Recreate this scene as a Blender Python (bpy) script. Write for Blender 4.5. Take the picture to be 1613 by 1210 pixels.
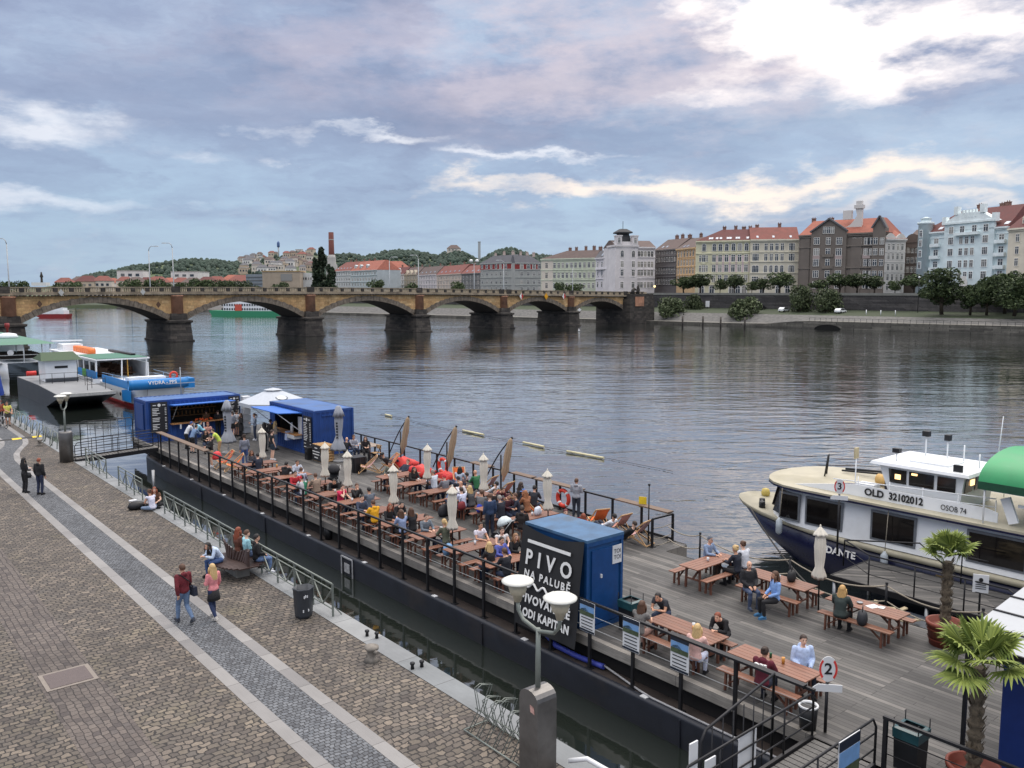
import bpy,math,random
from mathutils import Vector,Matrix,Euler
random.seed(7)
for o in list(bpy.data.objects): bpy.data.objects.remove(o)
sc = bpy.context.scene
COL = sc.collection
rad = math.radians
CAMZ = 10.83
PITCH = 6.1713
cam = bpy.data.cameras.new('camera'); camo = bpy.data.objects.new('camera', cam); COL.objects.link(camo)
cam.sensor_width = 36.0; cam.lens = 36.0*1341/1613; cam.clip_start = 0.1; cam.clip_end = 9000
camo.location = (0,0,CAMZ); camo.rotation_euler = (rad(90-PITCH),0,0)
sc.camera = camo
sc.view_settings.view_transform = 'Standard'; sc.view_settings.look = 'None'
sc.view_settings.exposure = 0.22; sc.view_settings.gamma = 1.0; sc.view_settings.use_curve_mapping = False
SUN_AZ,SUN_EL = rad(26),rad(50)
sun = bpy.data.lights.new('sun', 'SUN'); sun.energy = 1.1; sun.angle = rad(38); sun.color = (1, .9, .8)
suno = bpy.data.objects.new('sun', sun); COL.objects.link(suno)
sd = Vector((math.sin(SUN_AZ)*math.cos(SUN_EL),math.cos(SUN_AZ)*math.cos(SUN_EL),math.sin(SUN_EL)))
suno.rotation_euler = sd.to_track_quat('Z', 'Y').to_euler(); suno.location = (60, 120, 80)
def lin(c): return tuple(((v/255+.055)/1.055)**2.4 if v > 10 else v/255/12.92 for v in c)
class NT:
 def __init__(s,t): s.t = t; s.N = t.nodes; s.L = t.links
 def n(s,typ,inp=None,**kw):
  o = s.N.new('ShaderNode'+typ)
  for k,v in kw.items(): setattr(o,k,v)
  for k,v in (inp or {}).items():
   if isinstance(v,bpy.types.NodeSocket): s.L.new(v,o.inputs[k])
   else: o.inputs[k].default_value = v
  return o
 def math(s,op,a,b=0.,c=0.,clamp=False):
  o = s.N.new('ShaderNodeMath'); o.operation = op; o.use_clamp = clamp
  for i,v in enumerate((a,b,c)):
   if isinstance(v,bpy.types.NodeSocket): s.L.new(v,o.inputs[i])
   else: o.inputs[i].default_value = v
  return o.outputs[0]
 def ramp(s, f, stops, interp='LINEAR'):
  o = s.N.new('ShaderNodeValToRGB'); o.color_ramp.interpolation = interp
  e = o.color_ramp.elements
  while len(e) < len(stops): e.new(.5)
  for q,(p,c) in zip(e,stops):
   q.position = p; q.color = (c,c,c,1) if isinstance(c,(int,float)) else (*c,1)
  s.L.new(f,o.inputs[0]); return o.outputs[0]
 def mix(s, f, a, b, typ='MIX'):
  o = s.N.new('ShaderNodeMix'); o.data_type = 'RGBA'; o.blend_type = typ; o.clamp_factor = True
  for k,v in ((0,f),(6,a),(7,b)):
   if isinstance(v,bpy.types.NodeSocket): s.L.new(v,o.inputs[k])
   elif k and not isinstance(v,(int,float)): o.inputs[k].default_value = (*v[:3],1)
   else: o.inputs[k].default_value = v if k == 0 else (v,v,v,1)
  return o.outputs[2]
 def noise(s, vec, scale, det=4, rough=.55, dist=0., dim='3D'):
  o = s.n('TexNoise', {'Scale': scale, 'Detail': det, 'Roughness': rough, 'Distortion': dist}, noise_dimensions=dim)
  if vec is not None: s.L.new(vec, o.inputs['Vector'])
  return o.outputs['Fac']
world = bpy.data.worlds.new('World'); sc.world = world; world.use_nodes = True
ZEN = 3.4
def make_sky():
 t = NT(world.node_tree); t.N.clear()
 sky = t.n('TexSky', sky_type='NISHITA', sun_disc=False, sun_elevation=SUN_EL, sun_rotation=SUN_AZ)
 sky.air_density = 1.0; sky.dust_density = 1.2; sky.ozone_density = 2.0
 tc = t.n('TexCoord'); V = tc.outputs['Generated']
 sx = t.n('SeparateXYZ', {0: V}); x, y, z = sx.outputs
 zz = t.math('MAXIMUM', z, 0.0)
 den = t.math('ADD', zz, 0.13)
 u = t.math('DIVIDE', x, den); v = t.math('DIVIDE', y, den)
 P = t.n('CombineXYZ', {0: u, 1: v, 2: 0.0}).outputs[0]
 warp = t.n('TexNoise', {'Vector': P, 'Scale': 1.3, 'Detail': 4.})
 wv = t.n('VectorMath', {0: warp.outputs['Color'], 1: (.5, .5, .5)}, operation='SUBTRACT').outputs[0]
 P2 = t.n('VectorMath', {0: wv, 1: (.55, .55, 0), 2: P}, operation='MULTIPLY_ADD').outputs[0]
 Ps = t.n('Mapping', {'Vector': P2, 'Scale': (.95, 1.25, 1), 'Rotation': (0, 0, .12), 'Location': (3.1, 1.7, 0)}).outputs[0]
 big = t.noise(Ps,.62,7,.5)
 mid = t.noise(Ps,1.9,8,.62)
 az0 = t.math('ARCTAN2', x, y); el = t.math('ARCSINE', zz)
 tv = t.n('CombineXYZ', {0: t.math('MULTIPLY', az0, 1.0), 1: t.math('MULTIPLY', el, 2.6), 2: .37}).outputs[0]
 tn = t.n('SeparateColor', {0: t.n('TexNoise', {'Vector': tv, 'Scale': 4.2, 'Detail': 8., 'Roughness': .6}).outputs['Color']})
 az = t.math('ADD', az0, t.math('MULTIPLY', t.math('SUBTRACT', tn.outputs[0], .5), .75))
 elw = t.math('ADD', el, t.math('MULTIPLY', t.math('SUBTRACT', tn.outputs[1], .5), .17))
 def blob(a0,e0,ra,re):
  da = t.math('DIVIDE', t.math('SUBTRACT', az, rad(a0)), rad(ra))
  de = t.math('DIVIDE', t.math('SUBTRACT', elw, rad(e0)), rad(re))
  r2 = t.math('ADD', t.math('MULTIPLY', da, da), t.math('MULTIPLY', de, de))
  return t.math('POWER', 2.718, t.math('MULTIPLY', r2, -1.0))
 dv = t.n('CombineXYZ', {0: az, 1: t.math('MULTIPLY', elw, 2.9), 2: .9}).outputs[0]
 body = t.noise(dv,3.1,8,.55)
 cov = t.math('ADD', t.math('MULTIPLY', body, .55), t.math('ADD', t.math('MULTIPLY', big, .25), t.math('MULTIPLY', mid, .2)))
 shade = t.ramp(cov,[(.36,lin((186,202,222))),(.44,lin((166,182,207))),(.50,lin((150,164,192))),(.57,lin((138,151,180))),(.68,lin((122,133,162)))])
 low = t.ramp(el,[(0.0,1.0),(.10,.75),(.22,.0)])
 clear = t.ramp(cov,[(.42,1.0),(.58,0.0)])
 skyc = t.mix(1.0, sky.outputs[0], (.115, .115, .115), 'MULTIPLY')
 belt = t.mix(.85,skyc,lin((158,184,208)))
 c = t.mix(t.math('MULTIPLY', low, t.math('ADD', .30, t.math('MULTIPLY', clear, .7))), shade, belt)
 dk = t.math('MULTIPLY', t.math('ADD', blob(12, 10.2, 20, 1.7), t.math('MULTIPLY', blob(-20, 12.5, 14, 2.2), .6), clamp=True), .42)
 c = t.mix(dk,c,lin((132,148,176)))
 warm = t.math('ADD', blob(9, 15.5, 15, 4.5), t.math('MULTIPLY', blob(-14, 14.5, 12, 3), .5), clamp=True)
 puff = t.noise(tv,7.5,8,.62)
 wf = t.math('MULTIPLY', warm, t.ramp(puff, [(.40, 0.), (.58, 1.)]))
 c = t.mix(t.math('MULTIPLY', wf, .7), c, lin((206, 196, 208)))
 def torn(f, lo, hi, k=.9): return t.ramp(t.math('ADD', f, t.math('MULTIPLY', t.math('SUBTRACT', puff, .5), k*2)), [(lo, 0.), (hi, 1.)])
 b1 = torn(t.math('ADD', t.math('MULTIPLY', blob(21, 14.4, 8, 3.2), 1.5), t.math('MULTIPLY', blob(16, 17, 6, 2.0), .8)), .3, .9, .6)
 c = t.mix(b1,c,(1.12,1.06,1.04))
 b1h = torn(blob(17,14.5,14,4.5),.2,1.1)
 c = t.mix(t.math('MULTIPLY', b1h, .45), c, lin((226, 214, 216)))
 b2 = t.math('ADD', blob(18.5, 7.1, 8, .75), t.math('ADD', t.math('MULTIPLY', blob(4, 6.6, 8.5, .6), .85), t.math('MULTIPLY', blob(23, 5.4, 9, .55), .6)), clamp=True)
 c = t.mix(t.math('MULTIPLY', torn(b2, .15, 1.2, .42), .95), c, (.98, .86, .76))
 b3 = t.math('ADD', t.math('ADD', blob(-29, 9.2, 6, .9), t.math('MULTIPLY', blob(-30, 4.6, 7, .8), .8)), t.math('ADD', blob(-10, 9.9, 6, .45), blob(2.5, 8.7, 4, .4)), clamp=True)
 c = t.mix(t.math('MULTIPLY', torn(b3, .15, 1.2, .4), .75), c, (.80, .82, .88))
 hi = t.ramp(el,[(.34,0.),(.6,1.)])
 c = t.mix(t.math('MULTIPLY', hi, .85), c, (.49, .46, .435))
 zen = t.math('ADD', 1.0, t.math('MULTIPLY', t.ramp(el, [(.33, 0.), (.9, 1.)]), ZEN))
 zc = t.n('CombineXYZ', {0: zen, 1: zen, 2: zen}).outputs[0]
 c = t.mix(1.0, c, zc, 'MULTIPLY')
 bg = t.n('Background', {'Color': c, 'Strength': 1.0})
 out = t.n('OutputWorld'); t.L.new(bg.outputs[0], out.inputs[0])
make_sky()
_p = rad(PITCH); _cp,_sp = math.cos(_p),math.sin(_p)
def ray(px,py):
 u = (px-806.5)/1341; v = -(py-605)/1341
 return Vector((u,_cp+v*_sp,-_sp+v*_cp))
def at(px,py,z=0.):
 d = ray(px,py); k = (z-CAMZ)/d.z
 return Vector((d.x*k,d.y*k,z))
def far(px,py,Y):
 d = ray(px,py); k = Y/d.y
 return Vector((d.x*k,Y,CAMZ+d.z*k))
DV = Vector((-.63866,.76949,0)); NV = Vector((.76949,.63866,0)); BR = math.atan2(.63866,.76949)
def W(s,t,z=0.): return DV*s+NV*t+Vector((0,0,z))
def st(px,py,z): w = at(px,py,z); return w.dot(DV),w.dot(NV)
ZQ,ZD,ZG,ZR = 1.33,1.53,.76,2.58
class MB:
 def __init__(s): s.v = []; s.f = []; s.m = []; s.sm = []
 def add(s,vs,fs,m=0,smooth=False):
  b = len(s.v); s.v += [tuple(q) for q in vs]
  for f in fs: s.f.append([b+i for i in f]); s.m.append(m); s.sm.append(smooth)
  return s
 def box(s,c,d,rz=0.,m=0,rx=0.,ry=0.,top=1.):
  x,y,z = d[0]/2,d[1]/2,d[2]/2
  R = Euler((rx,ry,rz)).to_matrix() if (rx or ry or rz) else None
  vs = []
  for zz,k in ((-z,1),(z,top)):
   for a,b in ((-x,-y),(x,-y),(x,y),(-x,y)):
    p = Vector((a*k,b*k,zz))
    vs.append((R @ p if R else p)+Vector(c))
  return s.add(vs,[(3,2,1,0),(4,5,6,7),(0,1,5,4),(1,2,6,5),(2,3,7,6),(3,0,4,7)],m)
 def bar(s,a,b,w,h=None,m=0,up=(0,0,1)):
  a,b = Vector(a),Vector(b); h = h or w
  t = (b-a).normalized(); u = Vector(up)
  if abs(t.dot(u)) > .98: u = Vector((1,0,0))
  r = t.cross(u).normalized(); u = r.cross(t)
  vs = []
  for p in (a,b):
   for i,j in ((-1,-1),(1,-1),(1,1),(-1,1)): vs.append(p+r*(w/2*i)+u*(h/2*j))
  return s.add(vs,[(0,1,2,3),(7,6,5,4),(0,4,5,1),(1,5,6,2),(2,6,7,3),(3,7,4,0)],m)
 def tube(s,pts,r,n=8,m=0,cap=True,ry=None,xax=None):
  pts = [Vector(p) for p in pts]; k = len(pts)
  rs = r if isinstance(r,(list,tuple)) else [r]*k
  ys = ry if isinstance(ry,(list,tuple)) else ([ry]*k if ry else rs)
  vs = []; prev = None
  for i,p in enumerate(pts):
   t = (pts[min(i+1,k-1)]-pts[max(i-1,0)])
   t = t.normalized() if t.length > 1e-9 else Vector((0,0,1))
   if xax is not None: a = Vector(xax)
   elif prev is None: a = Vector((0,0,1)) if abs(t.z) < .9 else Vector((1,0,0))
   else: a = prev
   a = (a-t*a.dot(t)).normalized(); prev = a; b = t.cross(a)
   for j in range(n):
    q = 2*math.pi*j/n
    vs.append(p+a*(rs[i]*math.cos(q))+b*(ys[i]*math.sin(q)))
  fs = [(i*n+j,i*n+(j+1) % n,(i+1)*n+(j+1) % n,(i+1)*n+j) for i in range(k-1) for j in range(n)]
  s.add(vs,fs,m,n > 4)
  if cap:
   b = len(s.v)-len(vs)
   s.f += [[b+j for j in reversed(range(n))],[b+(k-1)*n+j for j in range(n)]]; s.m += [m,m]; s.sm += [False,False]
  return s
 def lathe(s,prof,c=(0,0,0),n=16,m=0,cap=True,smooth=True,sx=1.,sy=1.,rz=0.):
  c = Vector(c); vs = []
  for r,z in prof:
   for j in range(n):
    a = 2*math.pi*j/n+rz; vs.append(c+Vector((r*math.cos(a)*sx,r*math.sin(a)*sy,z)))
  k = len(prof)
  s.add(vs,[(i*n+j,i*n+(j+1) % n,(i+1)*n+(j+1) % n,(i+1)*n+j) for i in range(k-1) for j in range(n)],m,smooth)
  if cap:
   b = len(s.v)-len(vs)
   s.f += [[b+j for j in reversed(range(n))],[b+(k-1)*n+j for j in range(n)]]; s.m += [m,m]; s.sm += [False,False]
  return s
 def prism(s,poly,z0,z1,m=0):
  n = len(poly); vs = [(x,y,z0) for x,y in poly]+[(x,y,z1) for x,y in poly]
  return s.add(vs,[tuple(reversed(range(n))),tuple(range(n,2*n))]+[(i,(i+1) % n,n+(i+1) % n,n+i) for i in range(n)],m)
 def extr(s,poly3,vec,m=0):
  n = len(poly3); vec = Vector(vec); vs = [Vector(p) for p in poly3]+[Vector(p)+vec for p in poly3]
  return s.add(vs,[tuple(reversed(range(n))),tuple(range(n,2*n))]+[(i,(i+1) % n,n+(i+1) % n,n+i) for i in range(n)],m)
 def ball(s,c,r,n=10,k=6,m=0):
  r = r if isinstance(r,(tuple,list)) else (r,r,r); c = Vector(c)
  vs = [c+Vector((0,0,-r[2]))]
  for i in range(1,k):
   a = math.pi*i/k
   for j in range(n):
    b = 2*math.pi*j/n; vs.append(c+Vector((r[0]*math.sin(a)*math.cos(b),r[1]*math.sin(a)*math.sin(b),-r[2]*math.cos(a))))
  vs.append(c+Vector((0,0,r[2]))); fs = [(0,1+(j+1) % n,1+j) for j in range(n)]
  for i in range(k-2): fs += [(1+i*n+j,1+i*n+(j+1) % n,1+(i+1)*n+(j+1) % n,1+(i+1)*n+j) for j in range(n)]
  e = len(vs)-1; fs += [(e,e-n+j,e-n+(j+1) % n) for j in range(n)]
  return s.add(vs,fs,m,True)
 def mesh(s,name,mats):
  me = bpy.data.meshes.new(name); me.from_pydata(s.v,[],s.f)
  for q in (mats if isinstance(mats,(list,tuple)) else [mats]): me.materials.append(q)
  me.polygons.foreach_set('material_index', s.m); me.polygons.foreach_set('use_smooth', s.sm)
  me.update(); return me
 def build(s,name,mats,parent=None,loc=None,rz=None):
  return link(name,s.mesh(name,mats),parent,loc,rz)
def link(name,me,parent=None,loc=None,rz=None,label=None,cat=None,group=None):
 o = bpy.data.objects.new(name,me); COL.objects.link(o)
 if parent: o.parent = parent
 if loc is not None: o.location = loc
 if rz is not None: o.rotation_euler = (0,0,rz)
 return tag(o,label,cat,group)
def tag(o,label=None,cat=None,group=None,kind=None):
 for k, v in (('label', label), ('category', cat), ('group', group), ('kind', kind)):
  if v: o[k] = v
 return o
def thing(name,label,cat,loc=(0,0,0),rz=0.,group=None): return link(name,None,None,loc,rz,label,cat,group)
def copy_tree(o,loc=None,rz=None,label=None,group=None,parent=None):
 c = o.copy(); COL.objects.link(c)
 if parent: c.parent = parent
 if loc is not None: c.location = loc
 if rz is not None: c.rotation_euler = (c.rotation_euler.x,c.rotation_euler.y,rz)
 tag(c,label,None,group)
 for ch in list(o.children): copy_tree(ch,parent=c)
 return c
def struct(name, mb, mats): return tag(mb.build(name, mats), kind='structure')
def smooth(o,ang=40):
 for p in o.data.polygons: p.use_smooth = True
 return o
_ed = [None]
def evaluated(me,mods):
 o = bpy.data.objects.new('tmp', me); COL.objects.link(o)
 for typ,kw in mods:
  q = o.modifiers.new('m', typ)
  for k,v in kw.items(): setattr(q,k,v)
 bpy.context.view_layer.update()
 dg = bpy.context.evaluated_depsgraph_get(); r = bpy.data.meshes.new_from_object(o.evaluated_get(dg),depsgraph=dg)
 bpy.data.objects.remove(o); return r
def text(body, size, name, m, parent, loc, rot, depth=.004, align='CENTER', sx=1., space=1., bold=0.):
 cu = bpy.data.curves.new('t', 'FONT'); cu.body = body; cu.size = size; cu.align_x = align; cu.align_y = 'CENTER'
 cu.extrude = depth; cu.space_character = space; cu.offset = bold; cu.resolution_u = 3
 o = bpy.data.objects.new('t', cu); COL.objects.link(o); bpy.context.view_layer.update()
 dg = bpy.context.evaluated_depsgraph_get(); me = bpy.data.meshes.new_from_object(o.evaluated_get(dg),depsgraph=dg)
 bpy.data.objects.remove(o); me.materials.clear(); me.materials.append(m)
 t = bpy.data.objects.new(name,me); COL.objects.link(t); t.parent = parent; t.location = loc; t.scale = (sx,1,1)
 t.rotation_euler = rot if not isinstance(rot,Matrix) else rot.to_euler()
 return t
MATS = {}
def mat(name,rgb,rough=.6,metal=0.,var=.18,scale=6.,bump=0.,bscale=40.,spec=.5,rnd=0.,dirt=None,coat=0.,stretch=(1,1,1)):
 if name in MATS: return MATS[name]
 m = bpy.data.materials.new(name); m.use_nodes = True; t = NT(m.node_tree); t.N.clear()
 out = t.n('OutputMaterial'); b = t.n('BsdfPrincipled', {'Roughness': rough, 'Metallic': metal, 'Specular IOR Level': spec, 'Coat Weight': coat})
 t.L.new(b.outputs[0],out.inputs[0])
 tc = t.n('TexCoord').outputs['Object']
 if stretch != (1, 1, 1): tc = t.n('Mapping', {'Vector': tc, 'Scale': stretch}).outputs[0]
 f = t.noise(tc,scale,5,.6)
 k = t.ramp(f,[(.3,1-var),(.7,1+var)])
 c = t.mix(1.0, rgb, k, 'MULTIPLY')
 if rnd:
  oi = t.n('ObjectInfo').outputs['Random']
  c = t.mix(1.0, c, t.ramp(oi, [(0, 1-rnd), (1, 1+rnd)]), 'MULTIPLY')
 if dirt:
  g = t.ramp(t.noise(tc,scale*.4,6,.65),[(.52,0.),(.72,1.)])
  c = t.mix(t.math('MULTIPLY', g, dirt[1]), c, dirt[0])
 t.L.new(c, b.inputs['Base Color'])
 t.L.new(t.math('MULTIPLY_ADD', f, .25, rough-.12, True), b.inputs['Roughness'])
 if bump:
  bn = t.n('Bump', {'Strength': bump, 'Distance': .02, 'Height': t.noise(tc, bscale, 4, .6)})
  t.L.new(bn.outputs[0], b.inputs['Normal'])
 MATS[name] = m; return m
def emit(name,rgb,e):
 m = bpy.data.materials.new(name); m.use_nodes = True; t = NT(m.node_tree); t.N.clear()
 t.L.new(t.n('Emission', {'Color': (*rgb, 1), 'Strength': e}).outputs[0], t.n('OutputMaterial').inputs[0]); return m
def cob(name,cols,w,h,mortar,mort=.02,warp=.35,ax=BR,bump=.6,tint=None):
 m = bpy.data.materials.new(name); m.use_nodes = True; t = NT(m.node_tree); t.N.clear()
 out = t.n('OutputMaterial'); b = t.n('BsdfPrincipled', {'Roughness': .75, 'Specular IOR Level': .4}); t.L.new(b.outputs[0], out.inputs[0])
 tc = t.n('TexCoord').outputs['Object']
 v = t.n('Mapping', {'Vector': tc, 'Rotation': (0, 0, -ax)}).outputs[0]
 wn = t.n('TexNoise', {'Vector': v, 'Scale': 1.3/w*.25, 'Detail': 2.}).outputs['Color']
 wn2 = t.n('TexNoise', {'Vector': v, 'Scale': 1.9/w, 'Detail': 1.}).outputs['Color']
 d = t.n('VectorMath', {0: wn, 1: (.5, .5, .5)}, operation='SUBTRACT').outputs[0]
 d2 = t.n('VectorMath', {0: wn2, 1: (.5, .5, .5)}, operation='SUBTRACT').outputs[0]
 v = t.n('VectorMath', {0: d, 1: (w*warp*2.4,)*3, 2: v}, operation='MULTIPLY_ADD').outputs[0]
 v = t.n('VectorMath', {0: d2, 1: (w*warp*.8,)*3, 2: v}, operation='MULTIPLY_ADD').outputs[0]
 br = t.n('TexBrick', {'Vector': v, 'Color1': (0, 0, 0, 1), 'Color2': (1, 1, 1, 1), 'Mortar': (.5, .5, .5, 1), 'Scale': 1.0, 'Mortar Size': mort, 'Mortar Smooth': .35, 'Bias': 0., 'Brick Width': w, 'Row Height': h}, offset=.5, squash=1.)
 rc = t.ramp(br.outputs['Color'], [(i/(len(cols)-1), c) for i, c in enumerate(cols)])
 big = t.ramp(t.noise(tc,.35,6,.65),[(.28,.68),(.72,1.22)])
 fine = t.ramp(t.noise(tc,26,4,.7),[(.3,.8),(.7,1.2)])
 c = t.mix(1.0, t.mix(1.0, rc, big, 'MULTIPLY'), fine, 'MULTIPLY')
 if tint:
  c = t.mix(t.math('MULTIPLY', t.ramp(t.noise(tc, .5, 5, .65), [(.55, 0.), (.72, 1.)]), tint[1]), c, tint[0])
 c = t.mix(br.outputs['Fac'], c, mortar)
 t.L.new(c, b.inputs['Base Color'])
 hgt = t.math('SUBTRACT', t.math('MULTIPLY', t.noise(tc, 30, 3, .6), .35), br.outputs['Fac'])
 t.L.new(t.n('Bump', {'Strength': bump, 'Distance': .02, 'Height': hgt}).outputs[0], b.inputs['Normal'])
 return m
def planks(name,cols,w,l,ax,gap=(.012,.011,.01),rough=.7,var=.25,obj=False,mort=.006,stain=.35):
 m = bpy.data.materials.new(name); m.use_nodes = True; t = NT(m.node_tree); t.N.clear()
 out = t.n('OutputMaterial'); b = t.n('BsdfPrincipled', {'Roughness': rough}); t.L.new(b.outputs[0], out.inputs[0])
 tc = t.n('TexCoord').outputs['Object']
 v = t.n('Mapping', {'Vector': tc, 'Rotation': (0, 0, -ax)}).outputs[0]
 br = t.n('TexBrick', {'Vector': v, 'Color1': (0, 0, 0, 1), 'Color2': (1, 1, 1, 1), 'Mortar': (.5, .5, .5, 1), 'Scale': 1.0, 'Mortar Size': mort, 'Mortar Smooth': .2, 'Bias': 0., 'Brick Width': l, 'Row Height': w}, offset=.37, offset_frequency=3)
 rc = t.ramp(br.outputs['Color'], [(i/(len(cols)-1), c) for i, c in enumerate(cols)])
 gv = t.n('Mapping', {'Vector': v, 'Scale': (1.2, 38, 38)}).outputs[0]
 gr = t.ramp(t.noise(gv,1.6,4,.6),[(.3,1-var),(.7,1+var)])
 bg = t.ramp(t.noise(tc,.5,5,.65),[(.35,1-stain),(.65,1+stain*.5)])
 c = t.mix(1.0, t.mix(1.0, rc, gr, 'MULTIPLY'), bg, 'MULTIPLY')
 c = t.mix(br.outputs['Fac'], c, gap)
 t.L.new(c, b.inputs['Base Color'])
 t.L.new(t.n('Bump', {'Strength': .4, 'Distance': .01, 'Height': t.math('SUBTRACT', t.math('MULTIPLY', gr, .2), br.outputs['Fac'])}).outputs[0], b.inputs['Normal'])
 return m
# ================================================================ setting: water,quay,far bank,hills
def make_water():
 m = bpy.data.materials.new('river_water'); m.use_nodes = True; t = NT(m.node_tree); t.N.clear()
 out = t.n('OutputMaterial'); b = t.n('BsdfPrincipled', {'Base Color': (*lin((32, 37, 33)), 1), 'Roughness': .04, 'IOR': 1.7, 'Specular IOR Level': .5}); t.L.new(b.outputs[0], out.inputs[0])
 tc = t.n('TexCoord').outputs['Object']
 v1 = t.n('Mapping', {'Vector': tc, 'Rotation': (0, 0, rad(8)), 'Scale': (.42, 1.0, 1)}).outputs[0]
 v2 = t.n('Mapping', {'Vector': tc, 'Rotation': (0, 0, rad(-14)), 'Scale': (.5, 1.0, 1)}).outputs[0]
 a = t.noise(v1,.62,3,.5,.6); c = t.noise(v2,2.1,3,.5,.4); d = t.noise(v1,.12,2,.5)
 gust = t.ramp(t.noise(t.n('Mapping', {'Vector': tc, 'Scale': (.35, 1, 1)}).outputs[0], .035, 4, .6), [(.35, .35), (.65, 1.0)])
 calm = t.n('SeparateXYZ', {0: t.n('Mapping', {'Vector': tc, 'Rotation': (0, 0, -BR)}).outputs[0]}).outputs[0]
 sh = t.ramp(t.math('DIVIDE', calm, 60.), [(.25, .12), (.42, 1.0)])
 h = t.math('ADD', t.math('MULTIPLY', a, 1.0), t.math('ADD', t.math('MULTIPLY', c, .22), t.math('MULTIPLY', d, 1.2)))
 h = t.math('MULTIPLY', h, t.math('MULTIPLY', gust, sh))
 bn = t.n('Bump', {'Strength': 1.0, 'Distance': .12, 'Height': h}).outputs[0]
 t.L.new(bn, b.inputs['Normal']); t.L.new(bn, b.inputs['Coat Normal']); b.inputs['Coat Weight'].default_value = .8; b.inputs['Coat Roughness'].default_value = .05
 w = MB()
 w.add([(-1500,-120,0),(1200,-120,0),(1200,1800,0),(-1500,1800,0)],[(0,1,2,3)])
 struct('river_water', w, m)
make_water()
def masonry(name,cols,w,h,mort,rough=.9,bump=.7):
 m = bpy.data.materials.new(name); m.use_nodes = True; t = NT(m.node_tree); t.N.clear(); MATS[name] = m
 b = t.n('BsdfPrincipled', {'Roughness': rough}); t.L.new(b.outputs[0], t.n('OutputMaterial').inputs[0])
 tc = t.n('TexCoord').outputs['Object']; x, y, z = t.n('SeparateXYZ', {0: tc}).outputs
 v = t.n('CombineXYZ', {0: t.math('ADD', x, t.math('MULTIPLY', y, .83)), 1: z, 2: 0.}).outputs[0]
 br = t.n('TexBrick', {'Vector': v, 'Color1': (0, 0, 0, 1), 'Color2': (1, 1, 1, 1), 'Mortar': (.5, .5, .5, 1), 'Scale': 1., 'Mortar Size': .03*h, 'Mortar Smooth': .3, 'Bias': 0., 'Brick Width': w, 'Row Height': h})
 c = t.ramp(br.outputs['Color'], [(i/(len(cols)-1), q) for i, q in enumerate(cols)])
 c = t.mix(1.0, c, t.ramp(t.noise(tc, .3, 6, .65), [(.3, .6), (.7, 1.35)]), 'MULTIPLY'); c = t.mix(1.0, c, t.ramp(t.noise(tc, 2.2, 4, .6), [(.3, .8), (.7, 1.2)]), 'MULTIPLY')
 c = t.mix(br.outputs['Fac'], c, mort); t.L.new(c, b.inputs['Base Color'])
 t.L.new(t.n('Bump', {'Strength': bump, 'Distance': .08, 'Height': t.math('SUBTRACT', t.math('MULTIPLY', t.noise(tc, 2., 4, .6), .4), br.outputs['Fac'])}).outputs[0], b.inputs['Normal']); return m
def quad_st(mb,s0,s1,t0,t1,z,m=0): mb.add([W(s0,t0,z),W(s0,t1,z),W(s1,t1,z),W(s1,t0,z)],[(0,1,2,3)],m)
def strip_st(mb,a,b,z,m=0):
 vs = [W(*p,z) for p in a]+[W(*p,z) for p in b]; n = len(a)
 mb.add(vs,[(i,n+i,n+i+1,i+1) for i in range(n-1)],m)
sett = [lin((74,68,64)),lin((91,84,77)),lin((101,93,83)),lin((86,81,76)),lin((107,98,89)),lin((121,111,99))]
M_sett = cob('brown_granite_setts', sett, .215, .17, lin((46, 43, 41)), .02, .55, tint=(lin((146, 138, 104)), .22))
M_gut = cob('gutter_setts', [lin((74, 68, 66)), lin((94, 86, 81)), lin((104, 96, 90)), lin((86, 80, 77))], .2, .155, lin((50, 46, 44)), .012, .32, ax=BR+rad(90))
M_small = cob('small_grey_setts', [lin((75, 77, 81)), lin((94, 97, 101)), lin((109, 112, 116)), lin((86, 90, 95))], .13, .115, lin((48, 48, 50)), .013, .5)
M_band = planks('granite_slab_band', [lin((122, 120, 119)), lin((132, 130, 128)), lin((141, 139, 137))], .45, 1.15, BR+rad(90), gap=lin((80, 78, 76)), var=.05, mort=.008, stain=.14)
M_cop = planks('granite_coping', [lin((118, 122, 124)), lin((130, 133, 135)), lin((142, 144, 144))], 2.0, 1.7, BR+rad(90), gap=lin((74, 74, 74)), var=.06, mort=.01, stain=.22)
M_qwall = mat('quay_wall_stone', lin((78, 74, 68)), .85, var=.3, scale=1.5, bump=.5, bscale=9, dirt=(lin((34, 38, 28)), .7))
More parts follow.
